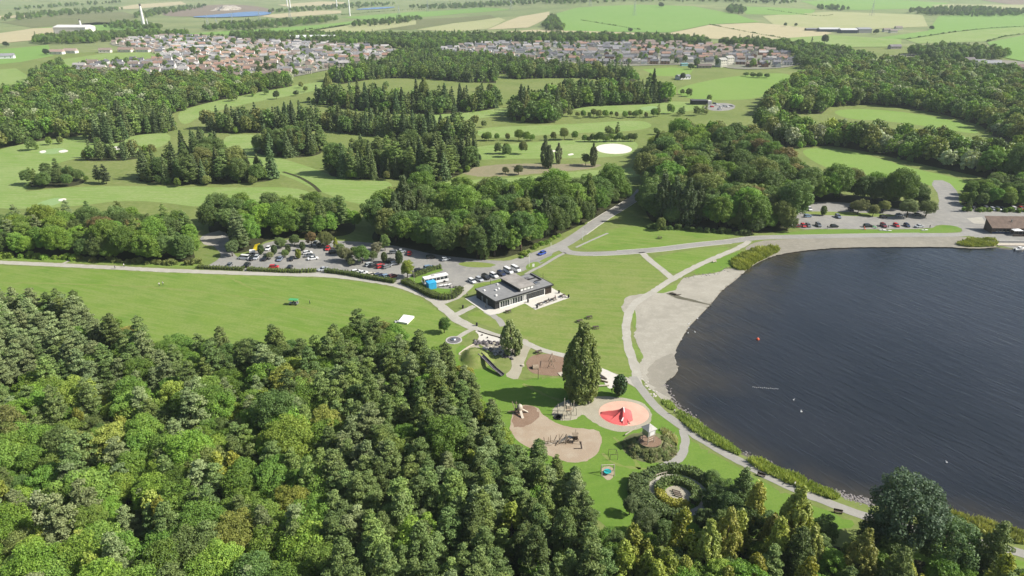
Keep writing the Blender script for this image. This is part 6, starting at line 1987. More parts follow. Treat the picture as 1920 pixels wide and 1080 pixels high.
# climbing posts
x_, y_ = G(1062, 781)
t_ = thing('climbing_posts', 'group of tall timber climbing posts with a ladder tower', 'climbing frame', (x_, y_, 0), .08)
PO = [(-2.3, .9, 3.6), (-1.2, -1.6, 2.6), (-.2, 2.6, 4.2), (2.3, 2.2, 3.6), (2.9, .3, 2.4), (1.0, -1.4, 2.6), (.2, .2, 4.4), (1.1, .5, 4.0)]
for x, y, h in PO:
    MB().tube((x, y, -.1), (x + random.gauss(0, .12), y, h), .12, .10, 6).build('post', M['pale_timber'], t_)
for i, j, z in ((0, 2, 1.6), (6, 7, 3.0), (6, 7, 1.6), (7, 5, 1.5), (1, 6, 1.6), (3, 4, 1.8), (2, 3, 1.9)):
    MB().tube((PO[i][0], PO[i][1], z), (PO[j][0], PO[j][1], z), .06, n=5).build('beam', M['timber'], t_)
MB().box(-.2, 1.6, -.4, 1.0, 2.2, 2.32).build('platform', M['timber'], t_)
MB().box(-.1, .9, .2, 1.1, 2.32, 3.4).build('lookout_box', M['pale_timber'], t_)
MB().lathe([(1.1, .05), (1.15, .3), (.9, .3), (.85, .05)], 16, (-2.4, -.4, 0)).build('tyre_ring', M['tyre'], t_)
# log creature with slides on the left of the bark
x_, y_ = G(971, 775)
t_ = thing('log_climber', 'timber climbing structure with pale pod and crossed logs', 'climbing frame', (x_, y_, 0), .1)
MB().lathe([(.75, 1.3), (.85, 1.8), (.7, 2.5), (.3, 2.9), (.03, 3.0)], 12, (.5, 0, 0)).build('pod', M['pale_timber'], t_, smooth=True)
for p, q, r in (((-.3, -.7, 0), (-1.6, .4, 3.8), .12), ((.2, .8, 0), (-.4, .5, 3.6), .1), ((-.8, .8, 0), (-.5, .4, 3.4), .1), ((1.1, -.6, 0), (.7, .1, 1.6), .14), ((0, -.7, 0), (.3, -.1, 1.6), .14), ((.8, .8, 0), (.6, .2, 1.6), .14)):
    MB().tube(p, q, r, r * .8, 6).build('log', M['timber'], t_)
for p, q in (((.6, -.5, 1.5), (1.1, -2.6, .1)), ((1.0, .2, 1.4), (2.9, .3, .1))):
    p, q = Vector(p), Vector(q); d = (q - p).normalized(); n = d.cross(Vector((0, 0, 1))).normalized() * .35
    MB().loft([[p - n, p + n, p + n - Vector((0, 0, .15)), p - n - Vector((0, 0, .15))], [q - n, q + n, q + n - Vector((0, 0, .15)), q - n - Vector((0, 0, .15))]]).build('ramp', M['pale_timber'], t_)
MB().box(-.9, .4, -.5, .6, 1.2, 1.35).build('platform', M['dark_timber'], t_)
MB().box(-2.6, -.7, -.1, .1, .7, .95).build('log', M['timber'], t_)
# big log climbing course
x_, y_ = G(1060, 830)
t_ = thing('log_course', 'rambling log climbing course with brown hut and leaning poles', 'climbing frame', (x_, y_, 0), 0)
random.seed(21)
for i in range(13):
    bx = -5.4 + i * .78; by = random.uniform(-.9, 1.0)
    MB().tube((bx, by, -.1), (bx + random.gauss(0, .5), by + random.gauss(0, .3), random.uniform(1.6, 3.5)), .11, .06, 6).build('pole', M['timber'] if i % 3 else M['dark_timber'], t_)
for i in range(9):
    bx = -5.2 + i * .7
    MB().tube((bx, random.uniform(-1.6, -.2), random.uniform(.2, .7)), (bx + random.uniform(.8, 1.8), random.uniform(-1.2, .8), random.uniform(.3, 1.3)), .12, .1, 6).build('log', M['pale_timber'] if i % 2 else M['timber'], t_)
for a, b in (((-1.6, -.2, .2), (.6, .6, 1.6)), ((.6, .6, 1.6), (2.4, .4, 1.2))):
    a, b = Vector(a), Vector(b); n = (b - a).cross(Vector((0, 0, 1))).normalized() * .5
    MB().loft([[a - n, a + n, a + n - Vector((0, 0, .12)), a - n - Vector((0, 0, .12))], [b - n, b + n, b + n - Vector((0, 0, .12)), b - n - Vector((0, 0, .12))]]).build('ramp', M['pale_timber'], t_)
MB().box(1.9, 3.1, -.3, .9, .9, 1.02).build('platform', M['timber'], t_)
MB().box(1.95, 3.05, -.25, .85, 1.02, 2.3).build('hut', M['dark_timber'], t_)
MB().add([(1.8, -.4, 2.3), (3.2, -.4, 2.3), (3.2, 1.0, 2.3), (1.8, 1.0, 2.3), (1.8, .3, 3.0), (3.2, .3, 3.0)], [(3, 2, 1, 0), (0, 1, 5, 4), (2, 3, 4, 5), (0, 4, 3), (1, 2, 5)]).build('roof', M['timber'], t_)
e_ = MB()
for p, q in (((2.0, -2.6), (4.1, -2.6)), ((4.1, -2.6), (4.1, .4))):
    e_.tube((p[0], p[1], .12), (q[0], q[1], .12), .12, n=5)
e_.build('edging', M['dark_timber'], t_)
# logs beside the pale plaza
for i_, (p, q, m_) in enumerate((((1112, 706), (1138, 712), 'dark_timber'), ((1118, 712), (1140, 718), 'timber'), ((1120, 725), (1142, 724), 'pale_timber'), ((1124, 702), (1136, 710), 'pale_timber'))):
    a, b = G(*p), G(*q)
    o = MB().tube((a[0], a[1], .3), (b[0], b[1], .3), .28, .22, 8).build('play_log', M[m_]); tag(o, '%s log lying on the plaza beside the tall poplar' % ('dark upper', 'brown second', 'pale lowest', 'short pale')[i_], 'log')

# benches on the shore path
for u_, v_, rz_, lab_ in ((1571, 962, -.32, 'dark bench beside the lower shore path'), (1340, 492, .5, 'pale bench on the beach path near the reeds'), (1427, 893, -.5, 'low dark bench end beside the shore path')):
    x_, y_ = G(u_, v_)
    t_ = thing('bench', lab_, 'bench', (x_, y_, 0), rz_)
    m_ = M['dark_timber'] if 'dark' in lab_ else M['pale_timber']
    MB().box(-.95, .95, -.25, .2, .42, .5).build('seat', m_, t_); MB().box(-.95, .95, .21, .29, .5, .95).build('backrest', m_, t_)
    for x in (-.75, .75):
        MB().box(x - .06, x + .06, -.2, .25, 0, .42).build('leg', m_, t_)

# lamp posts and flag poles
def lamp(label, u, v, h, m='white', arm=True):
    x, y = G(u, v)
    t = thing('lamp_post', label, 'lamp post', (x, y, 0))
    MB().tube((0, 0, 0), (0, 0, h), .11, .06, 7).build('pole', M[m], t)
    if arm:
        MB().tube((0, 0, h), (.8, 0, h + .12), .05, n=5).build('arm', M[m], t)
        MB().box(.6, 1.2, -.14, .14, h + .06, h + .18).build('lamp_head', M['grey_metal'], t)
lamp('tall white lamp post on the grass tip by the junction', 992, 500, 6.0)
lamp('white lamp post beside the road bend', 1092, 450, 5.5)
lamp('yellowish pole at the left end of the bus hedge', 777, 532, 6.0, 'pale_timber', False)
lamp('yellowish pole at the right end of the bus hedge', 846, 548, 5.0, 'pale_timber', False)
lamp('slim dark post on the lawn right of the visitor centre', 1018, 522, 2.2, 'dark_timber', False)
lamp('slim dark post on the lawn behind the visitor centre', 920, 534, 2.4, 'dark_timber', False)
lamp('white post by the road verge below the woods', 1033, 461, 1.6, 'white', False)
x_, y_ = G(1000, 503)
t_ = thing('notice_board', 'small white notice board on the grass tip', 'sign', (x_, y_, 0), .3)
MB().box(-.45, .45, -.05, .05, .7, 2.0).build('panel', M['white'], t_)
for x in (-.4, .4): MB().box(x - .04, x + .04, .06, .12, 0, 1.9).build('post', M['grey_metal'], t_)

# buoys and floats
x_, y_ = G(1421, 635)
t_ = thing('buoy', 'orange buoy floating on the loch', 'buoy', (x_, y_, WATER_Z))
MB().lathe([(.1, -.35), (.5, -.1), (.55, .2), (.35, .5), (.05, .62)], 12).build('float', M['orange'], t_, smooth=True)
MB().tube((0, 0, .6), (0, 0, .9), .04, n=5).build('staff', M['white'], t_)
fm = MB().lathe([(.02, -.1), (.11, 0), (.11, .1), (.02, .15)], 8).mesh('float')
for i in range(14):
    u_ = 1412 + i * 3.6; v_ = 724 + i * .26 + (i % 3) * .4
    x_, y_ = G(u_, v_); o = obj('marker_float', fm, M['white']); o.location = (x_, y_, WATER_Z)
    tag(o, 'white float in the line of floats on the loch', 'float', 'white swimming floats')
gm = MB(); gm.lathe([(.05, .05), (.3, .15), (.32, .35), (.1, .5)], 8); gm.tube((.2, 0, .4), (.32, 0, .85), .07, .05, 6); gm.tube((.3, 0, .82), (.5, 0, .8), .07, .03, 6)
gm = gm.mesh('goose_body', smooth=True)
def bird(u, v, z, lab, grp=None):
    x, y = G(u, v); o = obj('goose', gm, M['white_fabric']); o.location = (x, y, z); o.rotation_euler = (0, 0, random.random() * 6); o.scale = (.7,) * 3
    tag(o, lab, 'bird', grp)
for u_, v_, lab_ in ((1308, 597, 'white bird at the water edge, highest of the shore birds'), (1291, 608, 'white bird on the beach beside the shallow water'), (1291, 615, 'white bird below the beach bird pair'), (1290, 625, 'white bird standing lowest on the beach edge'), (1303, 622, 'white bird just offshore in the shallows'), (1295, 604, 'white bird between the beach birds')):
    bird(u_, v_, 0 if u_ < 1292 else WATER_Z, lab_)
for u_, v_ in ((1488, 749), (1503, 771), (1502, 771), (1775, 866)):
    bird(u_, v_, WATER_Z, 'white bird swimming on the open loch', 'birds swimming on the loch')
# ------------------------------------------------------------------ vehicles
def car_meshes(L, W, H, hood, cab0, cab1, rear_slope, bonnet=.85):
    """Returns body, glass, wheel, lamp meshes. x forward."""
    def ring(x, w, z0, z1):
        return [(x, -w, z0), (x, w, z0), (x, w * 1.0, (z0 + z1) * .55), (x, w * .93, z1), (x, -w * .93, z1), (x, -w, (z0 + z1) * .55)]
    h = L / 2
    b = MB()
    st = [(-h, W / 2 * .86, .38, .78 * H * .74), (-h + .25, W / 2 * .97, .25, bonnet * H * .72), (-h * .3, W / 2, .22, H * .66), (h * .35, W / 2, .22, H * .64), (h - .35, W / 2 * .95, .25, H * .55), (h, W / 2 * .78, .34, H * .44)]
    b.loft([ring(*s) for s in st])
    # roof panel
    b.loft([[(cab0 + rear_slope, -W * .38, H - .06), (cab0 + rear_slope, W * .38, H - .06), (cab0 + rear_slope, W * .36, H), (cab0 + rear_slope, -W * .36, H)], [(cab1 - .75, -W * .38, H - .06), (cab1 - .75, W * .38, H - .06), (cab1 - .75, W * .36, H), (cab1 - .75, -W * .36, H)]])
    g = MB()
    z0 = H * .62
    g.loft([[(cab0, -W * .46, z0), (cab1, -W * .46, z0), (cab1, W * .46, z0), (cab0, W * .46, z0)], [(cab0 + rear_slope, -W * .385, H - .05), (cab1 - .75, -W * .385, H - .05), (cab1 - .75, W * .385, H - .05), (cab0 + rear_slope, W * .385, H - .05)]])
    w = MB().tube((0, -.11, 0), (0, .11, 0), .32, n=12)
    l = MB().box(-.06, .06, -.16, .16, -.07, .07)
    return b.mesh('car_body', smooth=False, bevel=.05), g.mesh('car_windows'), w.mesh('car_wheel'), l.mesh('car_lamp')
CARS = dict(hatch=(car_meshes(4.1, 1.78, 1.48, 1.0, -1.95, 1.1, .35), 4.1, 1.78),
            suv=(car_meshes(4.5, 1.88, 1.68, 1.0, -2.15, 1.15, .3), 4.5, 1.88),
            saloon=(car_meshes(4.6, 1.82, 1.45, 1.1, -1.5, 1.2, .75), 4.6, 1.82),
            van=(car_meshes(5.2, 1.95, 2.1, .9, -2.5, 1.9, .12), 5.2, 1.95))
VC = dict(white=(.72, .72, .71), silver=(.42, .44, .46), grey=(.14, .15, .16), black=(.014, .014, .017), darkblue=(.02, .03, .075), blue=(.03, .07, .36), red=(.48, .02, .022), darkred=(.16, .02, .025), lightblue=(.16, .24, .33), cream=(.55, .5, .4), steel=(.16, .19, .25))
def car(u, v, heading, colour, kind, label, px_h=0.0):
    x, y = G(u, v)
    ms, L, W = CARS[kind]
    t = thing('parked_car' if kind != 'van' else 'parked_van', label, 'car' if kind != 'van' else 'van', (x, y, .034 + .004), heading, 'parked vehicles')
    o = obj('body', ms[0], M['paint'], t); o.color = (*VC[colour], 1)
    obj('windows', ms[1], M['glass'], t)
    for sx in (-.31, .31):
        for sy in (-1, 1):
            w = obj('wheel', ms[2], M['tyre'], t); w.location = (sx * L, sy * (W / 2 - .1), .32)
    for sy in (-1, 1):
        l = obj('headlight', ms[3], M['white'], t); l.location = (L / 2 - .1, sy * W * .33, .62)
    return t
UP, DN = math.pi / 2, -math.pi / 2
# left car park
for a in [
    (430, 500, DN, 'grey', 'hatch', 'dark grey car by the hedge, leftmost in the front row'),
    (464, 499, UP, 'black', 'suv', 'black car by the hedge, second in the front row'),
    (514, 502.5, .1, 'red', 'hatch', 'bright red car parked along the hedge'),
    (544, 503, UP, 'black', 'hatch', 'black car right of the bright red one by the hedge'),
    (606, 507, -2.6, 'silver', 'saloon', 'silver car standing at the hedge gap on the lane'),
    (458, 486, 2.9, 'white', 'van', 'white vehicle in front of the yellow awning'),
    (472, 487, DN, 'black', 'hatch', 'black car right of the white van in the second row'),
    (481, 485, DN, 'silver', 'hatch', 'silver car in the second row below the yellow awning'),
    (497, 487, DN, 'black', 'suv', 'black car below the first oval bush'),
    (525, 488, DN, 'steel', 'hatch', 'blue-grey car in the middle of the second row'),
    (547, 487, DN, 'black', 'saloon', 'black saloon left of the lime green bush'),
    (577, 476, .4, 'white', 'hatch', 'white car, uppermost of the three right of the lime bush'),
    (581, 481, .4, 'grey', 'saloon', 'dark car between two white ones by the lime bush'),
    (587, 486.5, .4, 'white', 'saloon', 'white car, lowest of the three right of the lime bush'),
    (503, 468, DN, 'white', 'hatch', 'white car half behind the oval bush near the awning'),
    (600, 461, DN, 'black', 'saloon', 'black car in tree shade at the back of the car park'),
    (591, 459, DN, 'silver', 'hatch', 'silver car in tree shade at the back of the car park'),
    (615, 468, DN, 'red', 'hatch', 'small red car at the back under the olive tree'),
    (626, 475, .2, 'black', 'suv', 'black car just below the small red car'),
    (668, 511.5, .5, 'white', 'hatch', 'white car, first of the row behind the dark curved hedge'),
    (680, 514, .5, 'white', 'saloon', 'white car, second of the row behind the dark curved hedge'),
    (697, 517, .6, 'cream', 'hatch', 'cream car left of the blue one behind the hedge'),
    (710, 519, .7, 'darkblue', 'suv', 'deep blue car behind the dark curved hedge'),
    (725, 520, .7, 'lightblue', 'hatch', 'pale blue car behind the dark curved hedge'),
    (736, 520, .8, 'darkred', 'hatch', 'dark red car at the right end of the hedge row'),
    (693, 498, .7, 'silver', 'hatch', 'silver car left of the red one in the middle block'),
    (701, 499.5, .8, 'black', 'hatch', 'black car between silver and red cars'),
    (715, 501.5, .7, 'red', 'suv', 'red car in the middle block below the oval bush'),
    (725, 502, .8, 'grey', 'hatch', 'dark grey car right of the red one in the middle block'),
    (732, 491, .6, 'black', 'suv', 'black car between the two oval bushes'),
    (740, 496, .6, 'silver', 'hatch', 'silver car left of the taller oval bush'),
    (752, 473, .3, 'silver', 'saloon', 'silver car in wood shade behind the oval bushes'),
    (739, 475, .3, 'grey', 'hatch', 'dark car in wood shade left of the silver one'),
    (768, 477, UP, 'red', 'hatch', 'red car at the edge of the wood shade'),
    (836, 488, .5, 'silver', 'hatch', 'silver car half shaded on the upper tarmac'),
    (808, 484, .3, 'black', 'hatch', 'black car deep in the wood shade on the upper tarmac'),
    (786, 509, .5, 'black', 'hatch', 'black car left of the silver one behind the bus'),
    (804, 504, .5, 'lightblue', 'suv', 'silver-blue car behind the bus hedge'),
]:
    car(*a)
PERP = math.atan2(-.81, .59)
for a in [
    (885, 529, PERP, 'white', 'hatch', 'white hatchback, leftmost of the row behind the visitor centre'),
    (899, 526, PERP, 'silver', 'hatch', 'silver car, second of the row behind the visitor centre'),
    (911, 522, PERP, 'black', 'suv', 'black car, third of the row behind the visitor centre'),
    (926, 519, PERP, 'white', 'suv', 'white car, fourth of the row behind the visitor centre'),
    (940, 515.5, PERP, 'darkblue', 'suv', 'dark blue car beside the white vans'),
    (953, 511, PERP, 'white', 'van', 'white van, left one of the pair behind the visitor centre'),
    (967, 507.5, PERP, 'white', 'van', 'white van, right one of the pair behind the visitor centre'),
]:
    car(*a)
a_, b_ = G(1034, 468), G(1000, 480)
car(1016, 477, math.atan2(b_[1] - a_[1], b_[0] - a_[0]), 'blue', 'hatch', 'bright blue car driving on the road')
# loch-side car park
for a in [
    (1517, 394, DN, 'white', 'suv', 'white car at the top left of the loch-side car park'),
    (1514, 407, .2, 'lightblue', 'hatch', 'pale car in the shadow of the small round tree'),
    (1571, 408, DN, 'steel', 'suv', 'blue-grey car alone in the middle of the loch-side car park'),
    (1496, 426, .2, 'darkred', 'hatch', 'dark red car half under the tree by the verge'),
    (1506, 425, DN, 'red', 'hatch', 'red car, first on the verge row above the loch'),
    (1515, 424.5, DN, 'grey', 'hatch', 'grey car beside the red one on the verge row'),
    (1534, 424, DN, 'grey', 'suv', 'charcoal car alone on the verge row'),
    (1564, 426, .1, 'black', 'hatch', 'black car parked along the verge'),
    (1627, 425.5, .1, 'black', 'suv', 'black car beside the picnickers on the verge'),
    (1656, 425, DN, 'darkred', 'suv', 'dark maroon car behind the white kayaks'),
    (1680, 424.5, DN, 'red', 'hatch', 'pinkish red car on the verge row'),
    (1700, 424.5, DN, 'darkblue', 'hatch', 'dark blue car right of the pinkish red one'),
    (1723, 426, .3, 'silver', 'saloon', 'silver car at the right end of the verge row'),
    (1656, 408, .2, 'black', 'hatch', 'black car below the island trees'),
    (1595, 395, DN, 'darkblue', 'hatch', 'dark car in the shade of the broad olive tree'),
    (1686, 405, .3, 'silver', 'hatch', 'silver car in shade below the wood'),
    (1719, 404, .2, 'grey', 'saloon', 'grey car in shade right of the silver one'),
    (1824, 391, DN, 'black', 'hatch', 'black car, first of the row behind the boathouse'),
    (1848, 392, DN, 'grey', 'suv', 'charcoal car, second of the row behind the boathouse'),
    (1861, 394, DN, 'silver', 'hatch', 'silver car, third of the row behind the boathouse'),
    (1871, 393.5, DN, 'white', 'hatch', 'white car, fourth of the row behind the boathouse'),
    (1880, 394, DN, 'darkblue', 'hatch', 'dark blue car, fifth of the row behind the boathouse'),
    (1902, 394, DN, 'white', 'suv', 'white car left of the red one behind the boathouse'),
    (1914, 393.5, DN, 'red', 'suv', 'red car at the right edge behind the boathouse'),
]:
    car(*a)
for i_, (u_, v_, c_) in enumerate(((1335, 201, 'red'), (1345, 197, 'white'), (1352, 202, 'white'), (1359, 200, 'silver'), (1365, 201, 'white'), (1371, 200, 'grey'), (1349, 206, 'silver'), (1340, 195, 'black'))):
    car(u_, v_, .3, c_, 'hatch', '%s car %s outside the golf clubhouse' % ({'red': 'red', 'white': 'white', 'silver': 'silver', 'grey': 'grey', 'black': 'black'}[c_], ('nearest its wall', 'left of the middle', 'in the middle', 'right of the middle', 'near the right end', 'at the right end', 'in the front', 'at the back')[i_]))

# white coach
a_, b_ = np.array(G(794, 535)), np.array(G(839, 526))
c_ = (a_ + b_) / 2; h_ = math.atan2(*(b_ - a_)[::-1]); L_ = float(np.linalg.norm(b_ - a_))
t_ = thing('coach', 'long white coach parked behind the curved hedge', 'bus', (c_[0], c_[1], .035), h_)
MB().box(-L_ / 2, L_ / 2, -1.25, 1.25, .35, 1.5).build('body', M['white'], t_, bevel=.12)
MB().box(-L_ / 2 + .05, L_ / 2 - .08, -1.22, 1.22, 1.5, 2.6).build('window_band', M['glass'], t_)
for i in range(7):
    x = -L_ / 2 + .2 + i * (L_ - .5) / 6
    MB().box(x - .07, x + .07, -1.26, 1.26, 1.45, 2.65).build('pillar', M['white'], t_)
r_ = MB().box(-L_ / 2, L_ / 2, -1.25, 1.25, 2.6, 3.2).build('roof', M['white'], t_, bevel=.2)
MB().box(-1.5, -.3, -.5, .5, 3.2, 3.4).build('roof_vent', M['concrete'], r_)
for x in (-L_ * .3, L_ * .32):
    for y in (-1.15, 1.15):
        MB().tube((x, y - .14, .48), (x, y + .14, .48), .48, n=12).build('wheel', M['tyre'], t_)
for y in (-.85, .85):
    MB().box(L_ / 2 + .0, L_ / 2 + .05, y - .2, y + .2, .7, .95).build('headlight', M['steel'], t_)

def gazebo(label, u, v, w, d, h, m, rz, roof_rise=.0, name='stall'):
    x, y = G(u, v)
    t = thing(name, label, 'stall', (x, y, .03), rz)
    MB().box(-w / 2, w / 2, -d / 2, d / 2, .05, h).build('side_panel', M[m], t, bevel=.05)
    MB().add([(-w / 2 - .1, -d / 2 - .1, h), (w / 2 + .1, -d / 2 - .1, h), (w / 2 + .1, d / 2 + .1, h), (-w / 2 - .1, d / 2 + .1, h), (0, 0, h + roof_rise + .25)], [(3, 2, 1, 0), (0, 1, 4), (1, 2, 4), (2, 3, 4), (3, 0, 4)]).build('canopy', M[m], t)
    MB().box(w / 2 - .02, w / 2 + .03, -.5, .5, .1, 2.0).build('door', M['white'], t)
gazebo('bright blue square stall beside the white coach', 809, 540, 3.2, 3.0, 2.7, 'blue_fabric', h_)
# yellow awning
x_, y_ = G(482, 473)
t_ = thing('awning', 'bright yellow slanted awning at the back of the car park', 'awning', (x_, y_, .03), -.2)
MB().add([(-1.3, -1.2, 1.3), (1.3, -1.2, 1.3), (1.3, 1.3, 3.9), (-1.3, 1.3, 3.0), (-1.3, -1.2, 1.22), (1.3, -1.2, 1.22), (1.3, 1.3, 3.82), (-1.3, 1.3, 2.92)], [(0, 1, 2, 3), (7, 6, 5, 4), (0, 4, 5, 1), (1, 5, 6, 2), (2, 6, 7, 3), (3, 7, 4, 0)]).build('canopy', M['yellow_fabric'], t_)
for x, y, h in ((-1.25, -1.15, 1.25), (1.25, -1.15, 1.25), (1.25, 1.25, 3.8), (-1.25, 1.25, 2.9)):
    MB().tube((x, y, 0), (x, y, h), .05, n=5).build('post', M['grey_metal'], t_)
x_, y_ = G(474, 475)
t_ = thing('trailer', 'small white trailer left of the yellow awning', 'trailer', (x_, y_, .03), .2)
MB().box(-1.3, 1.2, -.8, .8, .45, 1.6).build('body', M['white'], t_, bevel=.08)
for y in (-.85, .85): MB().tube((0, y - .08, .32), (0, y + .08, .32), .32, n=10).build('wheel', M['tyre'], t_)
MB().tube((1.2, 0, .5), (2.1, 0, .45), .06, n=5).build('drawbar', M['grey_metal'], t_)
# things in front of the coach
for i_, (u_, v_) in enumerate(((828, 538), (836, 537), (843, 536))):
    x_, y_ = G(u_, v_)
    t_ = thing('folding_table', '%s white folding table in front of the coach' % ('left', 'middle', 'right')[i_], 'table', (x_, y_, .03), h_ + .2 * i_)
    MB().box(-.9, .9, -.4, .4, .72, .77).build('table_top', M['white'], t_)
    for x in (-.75, .75):
        for y in (-.3, .3): MB().tube((x, y, 0), (x, y, .72), .03, n=4).build('leg', M['grey_metal'], t_)
rocks([(846, 541), (856, 537), (862, 542)], 12, .6, (.35, .75), ['rock', 'dark_rock', 'pale_rock'], 'brown rock in the rockery at the hedge end', 'rockery stones by the bus hedge')

# ------------------------------------------------------------------ people
def person_mesh(walk=0.12):
    me = bpy.data.meshes.new('person_body')
    V = [(0, 0, .95), (0, 0, 1.12), (0, 0, 1.36), (0, 0, 1.5), (0, 0, 1.66), (0, .02, 1.76),
         (-.1, walk, .5), (-.11, walk * 1.3, .08), (-.11, walk * 1.3 + .14, .03), (.1, -walk, .5), (.11, -walk * 1.5, .1), (.11, -walk * 1.5 + .14, .03),
         (-.2, 0, 1.38), (-.26, -.06, 1.1), (-.27, .06, .86), (.2, 0, 1.38), (.26, .08, 1.1), (.27, .16, .88), (-.1, 0, .9), (.1, 0, .9)]
    E_ = [(0, 1), (1, 2), (2, 3), (3, 4), (4, 5), (0, 18), (18, 6), (6, 7), (7, 8), (0, 19), (19, 9), (9, 10), (10, 11), (2, 12), (12, 13), (13, 14), (2, 15), (15, 16), (16, 17)]
    me.from_pydata(V, E_, [])
    o = bpy.data.objects.new('tmp_person', me); COL.objects.link(o)
    o.modifiers.new('s', 'SKIN')
    R = [.15, .15, .16, .06, .105, .075, .075, .05, .045, .075, .05, .045, .07, .05, .045, .07, .05, .045, .1, .1]
    for i, r in enumerate(R):
        me.skin_vertices[0].data[i].radius = (r, r * .85)
        me.skin_vertices[0].data[i].use_root = (i == 0)
    sm = o.modifiers.new('u', 'SUBSURF'); sm.levels = 1; sm.render_levels = 1
    dg = bpy.context.evaluated_depsgraph_get()
    out = bpy.data.meshes.new_from_object(o.evaluated_get(dg))
    bpy.data.objects.remove(o)
    out.name = 'person_body'
    for m in ('matte', 'trousers', 'skin', 'hair'):
        out.materials.append(M[m])
    for p in out.polygons:
        z = p.center.z; x = abs(p.center.x)
        p.material_index = 1 if z < .92 and x < .2 else (2 if (z > 1.45 or (x > .22 and z < 1.05)) else 0)
        if z > 1.70 or (z > 1.6 and p.center.y < -.05): p.material_index = 3
        p.use_smooth = True
    return out
PM = [person_mesh(.12), person_mesh(.03)]
def person(u, v, rz, shirt, label, k=0):
    x, y = G(u, v)
    o = bpy.data.objects.new('person', PM[k]); COL.objects.link(o)
    o.location = (x, y, .05); o.rotation_euler = (0, 0, rz); o.color = (*shirt, 1)
    tag(o, label, 'person')
for a in [
    (216, 504, 1.6, (.05, .06, .1), 'person in dark clothes walking on the long path'),
    (233, 501, -1.5, (.7, .7, .68), 'person in white top walking on the long path'),
    (299, 537, .3, (.7, .68, .65), 'person in white on the big lawn, left of the pair'),
    (306, 535, -.4, (.75, .75, .74), 'person in white on the big lawn, right of the pair'),
    (581, 570, -1.2, (.06, .06, .09), 'person in dark top standing beside the green buggy'),
    (1551, 429, 0, (.04, .04, .05), 'person in black standing on the verge by the loch road'),
    (1645, 428, .5, (.05, .05, .06), 'person in dark clothes beside the picnic chairs'),
    (1620, 430, .5, (.5, .12, .05), 'person in orange top sitting place by the verge'),
    (1665, 428, -.5, (.1, .1, .12), 'person in grey beside the white kayaks'),
    (1743, 428, 0, (.03, .03, .04), 'person in black at the right end of the verge row'),
    (876, 556, 1.0, (.12, .12, .12), 'person walking to the visitor centre corner'),
    (1147, 737, 0, (.06, .07, .06), 'person standing in the cypress shadow'),
    (1264, 776, .5, (.4, .4, .38), 'person in pale top at the water edge'),
    (1489, 913, .6, (.55, .55, .52), 'person in pale top on the lower shore path by the reeds'),
    (911, 578, .4, (.3, .3, .3), 'person in grey beside the dark end wall'),
    (1029, 566, 2.0, (.05, .05, .06), 'person in dark clothes at a terrace table'),
    (1041, 561, 2.0, (.4, .1, .1), 'person in red at a terrace table'),
]:
    person(*a)

# green buggy
x_, y_ = G(551, 571)
t_ = thing('buggy', 'green roofed buggy standing on the big lawn', 'buggy', (x_, y_, .02), 3.0)
MB().box(-1.7, 1.7, -.75, .75, .35, .75).build('body', M['grey_metal'], t_, bevel=.06)
MB().box(-1.8, 1.6, -.9, .9, 1.95, 2.1).build('roof', M['green_paint'], t_, bevel=.04)
for x in (-1.5, -.2, 1.35):
    for y in (-.7, .7): MB().tube((x, y, .7), (x, y, 1.96), .04, n=5).build('post', M['white'], t_)
for x in (-.9, .3):
    s_ = MB().box(x - .3, x + .3, -.65, .65, .75, .95).build('seat', M['tyre'], t_); MB().box(x - .35, x - .25, -.65, .65, .95, 1.4).build('backrest', M['tyre'], s_)
for x in (-1.1, 1.1):
    for y in (-.75, .75): MB().tube((x, y - .1, .3), (x, y + .1, .3), .3, n=10).build('wheel', M['tyre'], t_)
# kayaks and chairs on the verge
for i_, (u_, v_, rz_) in enumerate(((1654, 432, .1), (1664, 433, -.2), (1733, 432, .1))):
    x_, y_ = G(u_, v_)
    t_ = thing('kayak', ('left white kayak on the verge behind the maroon car', 'right white kayak on the verge behind the maroon car', 'pale board lying on the verge near the silver car')[i_], 'kayak', (x_, y_, .03), rz_)
    MB().loft([[(x, w * math.cos(a), .22 + h * math.sin(a)) for a in [k * math.pi / 4 for k in range(8)]] for x, w, h in ((-1.9, .03, .05), (-1.2, .3, .15), (0, .4, .2), (1.2, .3, .15), (1.9, .03, .05))]).build('hull', M['white'], t_, smooth=True)
    MB().lathe([(.3, .40), (.34, .45), (.2, .43)], 10).build('cockpit', M['tyre'], t_)
for i_, (u_, v_) in enumerate(((1638, 427), (1642, 428.5), (1622, 431))):
    x_, y_ = G(u_, v_)
    t_ = thing('camping_chair', ('left green camping chair on the verge', 'right green camping chair on the verge', 'orange camping chair on the verge')[i_], 'chair', (x_, y_, .03), .5 * i_)
    m_ = M['green_paint'] if i_ < 2 else M['orange']
    MB().box(-.35, .35, -.3, .3, .42, .5).build('seat', m_, t_); MB().box(-.35, .35, .28, .36, .5, 1.05).build('backrest', m_, t_)
    for x in (-.3, .3):
        for y in (-.25, .25): MB().tube((x, y, 0), (x, y, .42), .03, n=4).build('leg', M['grey_metal'], t_)

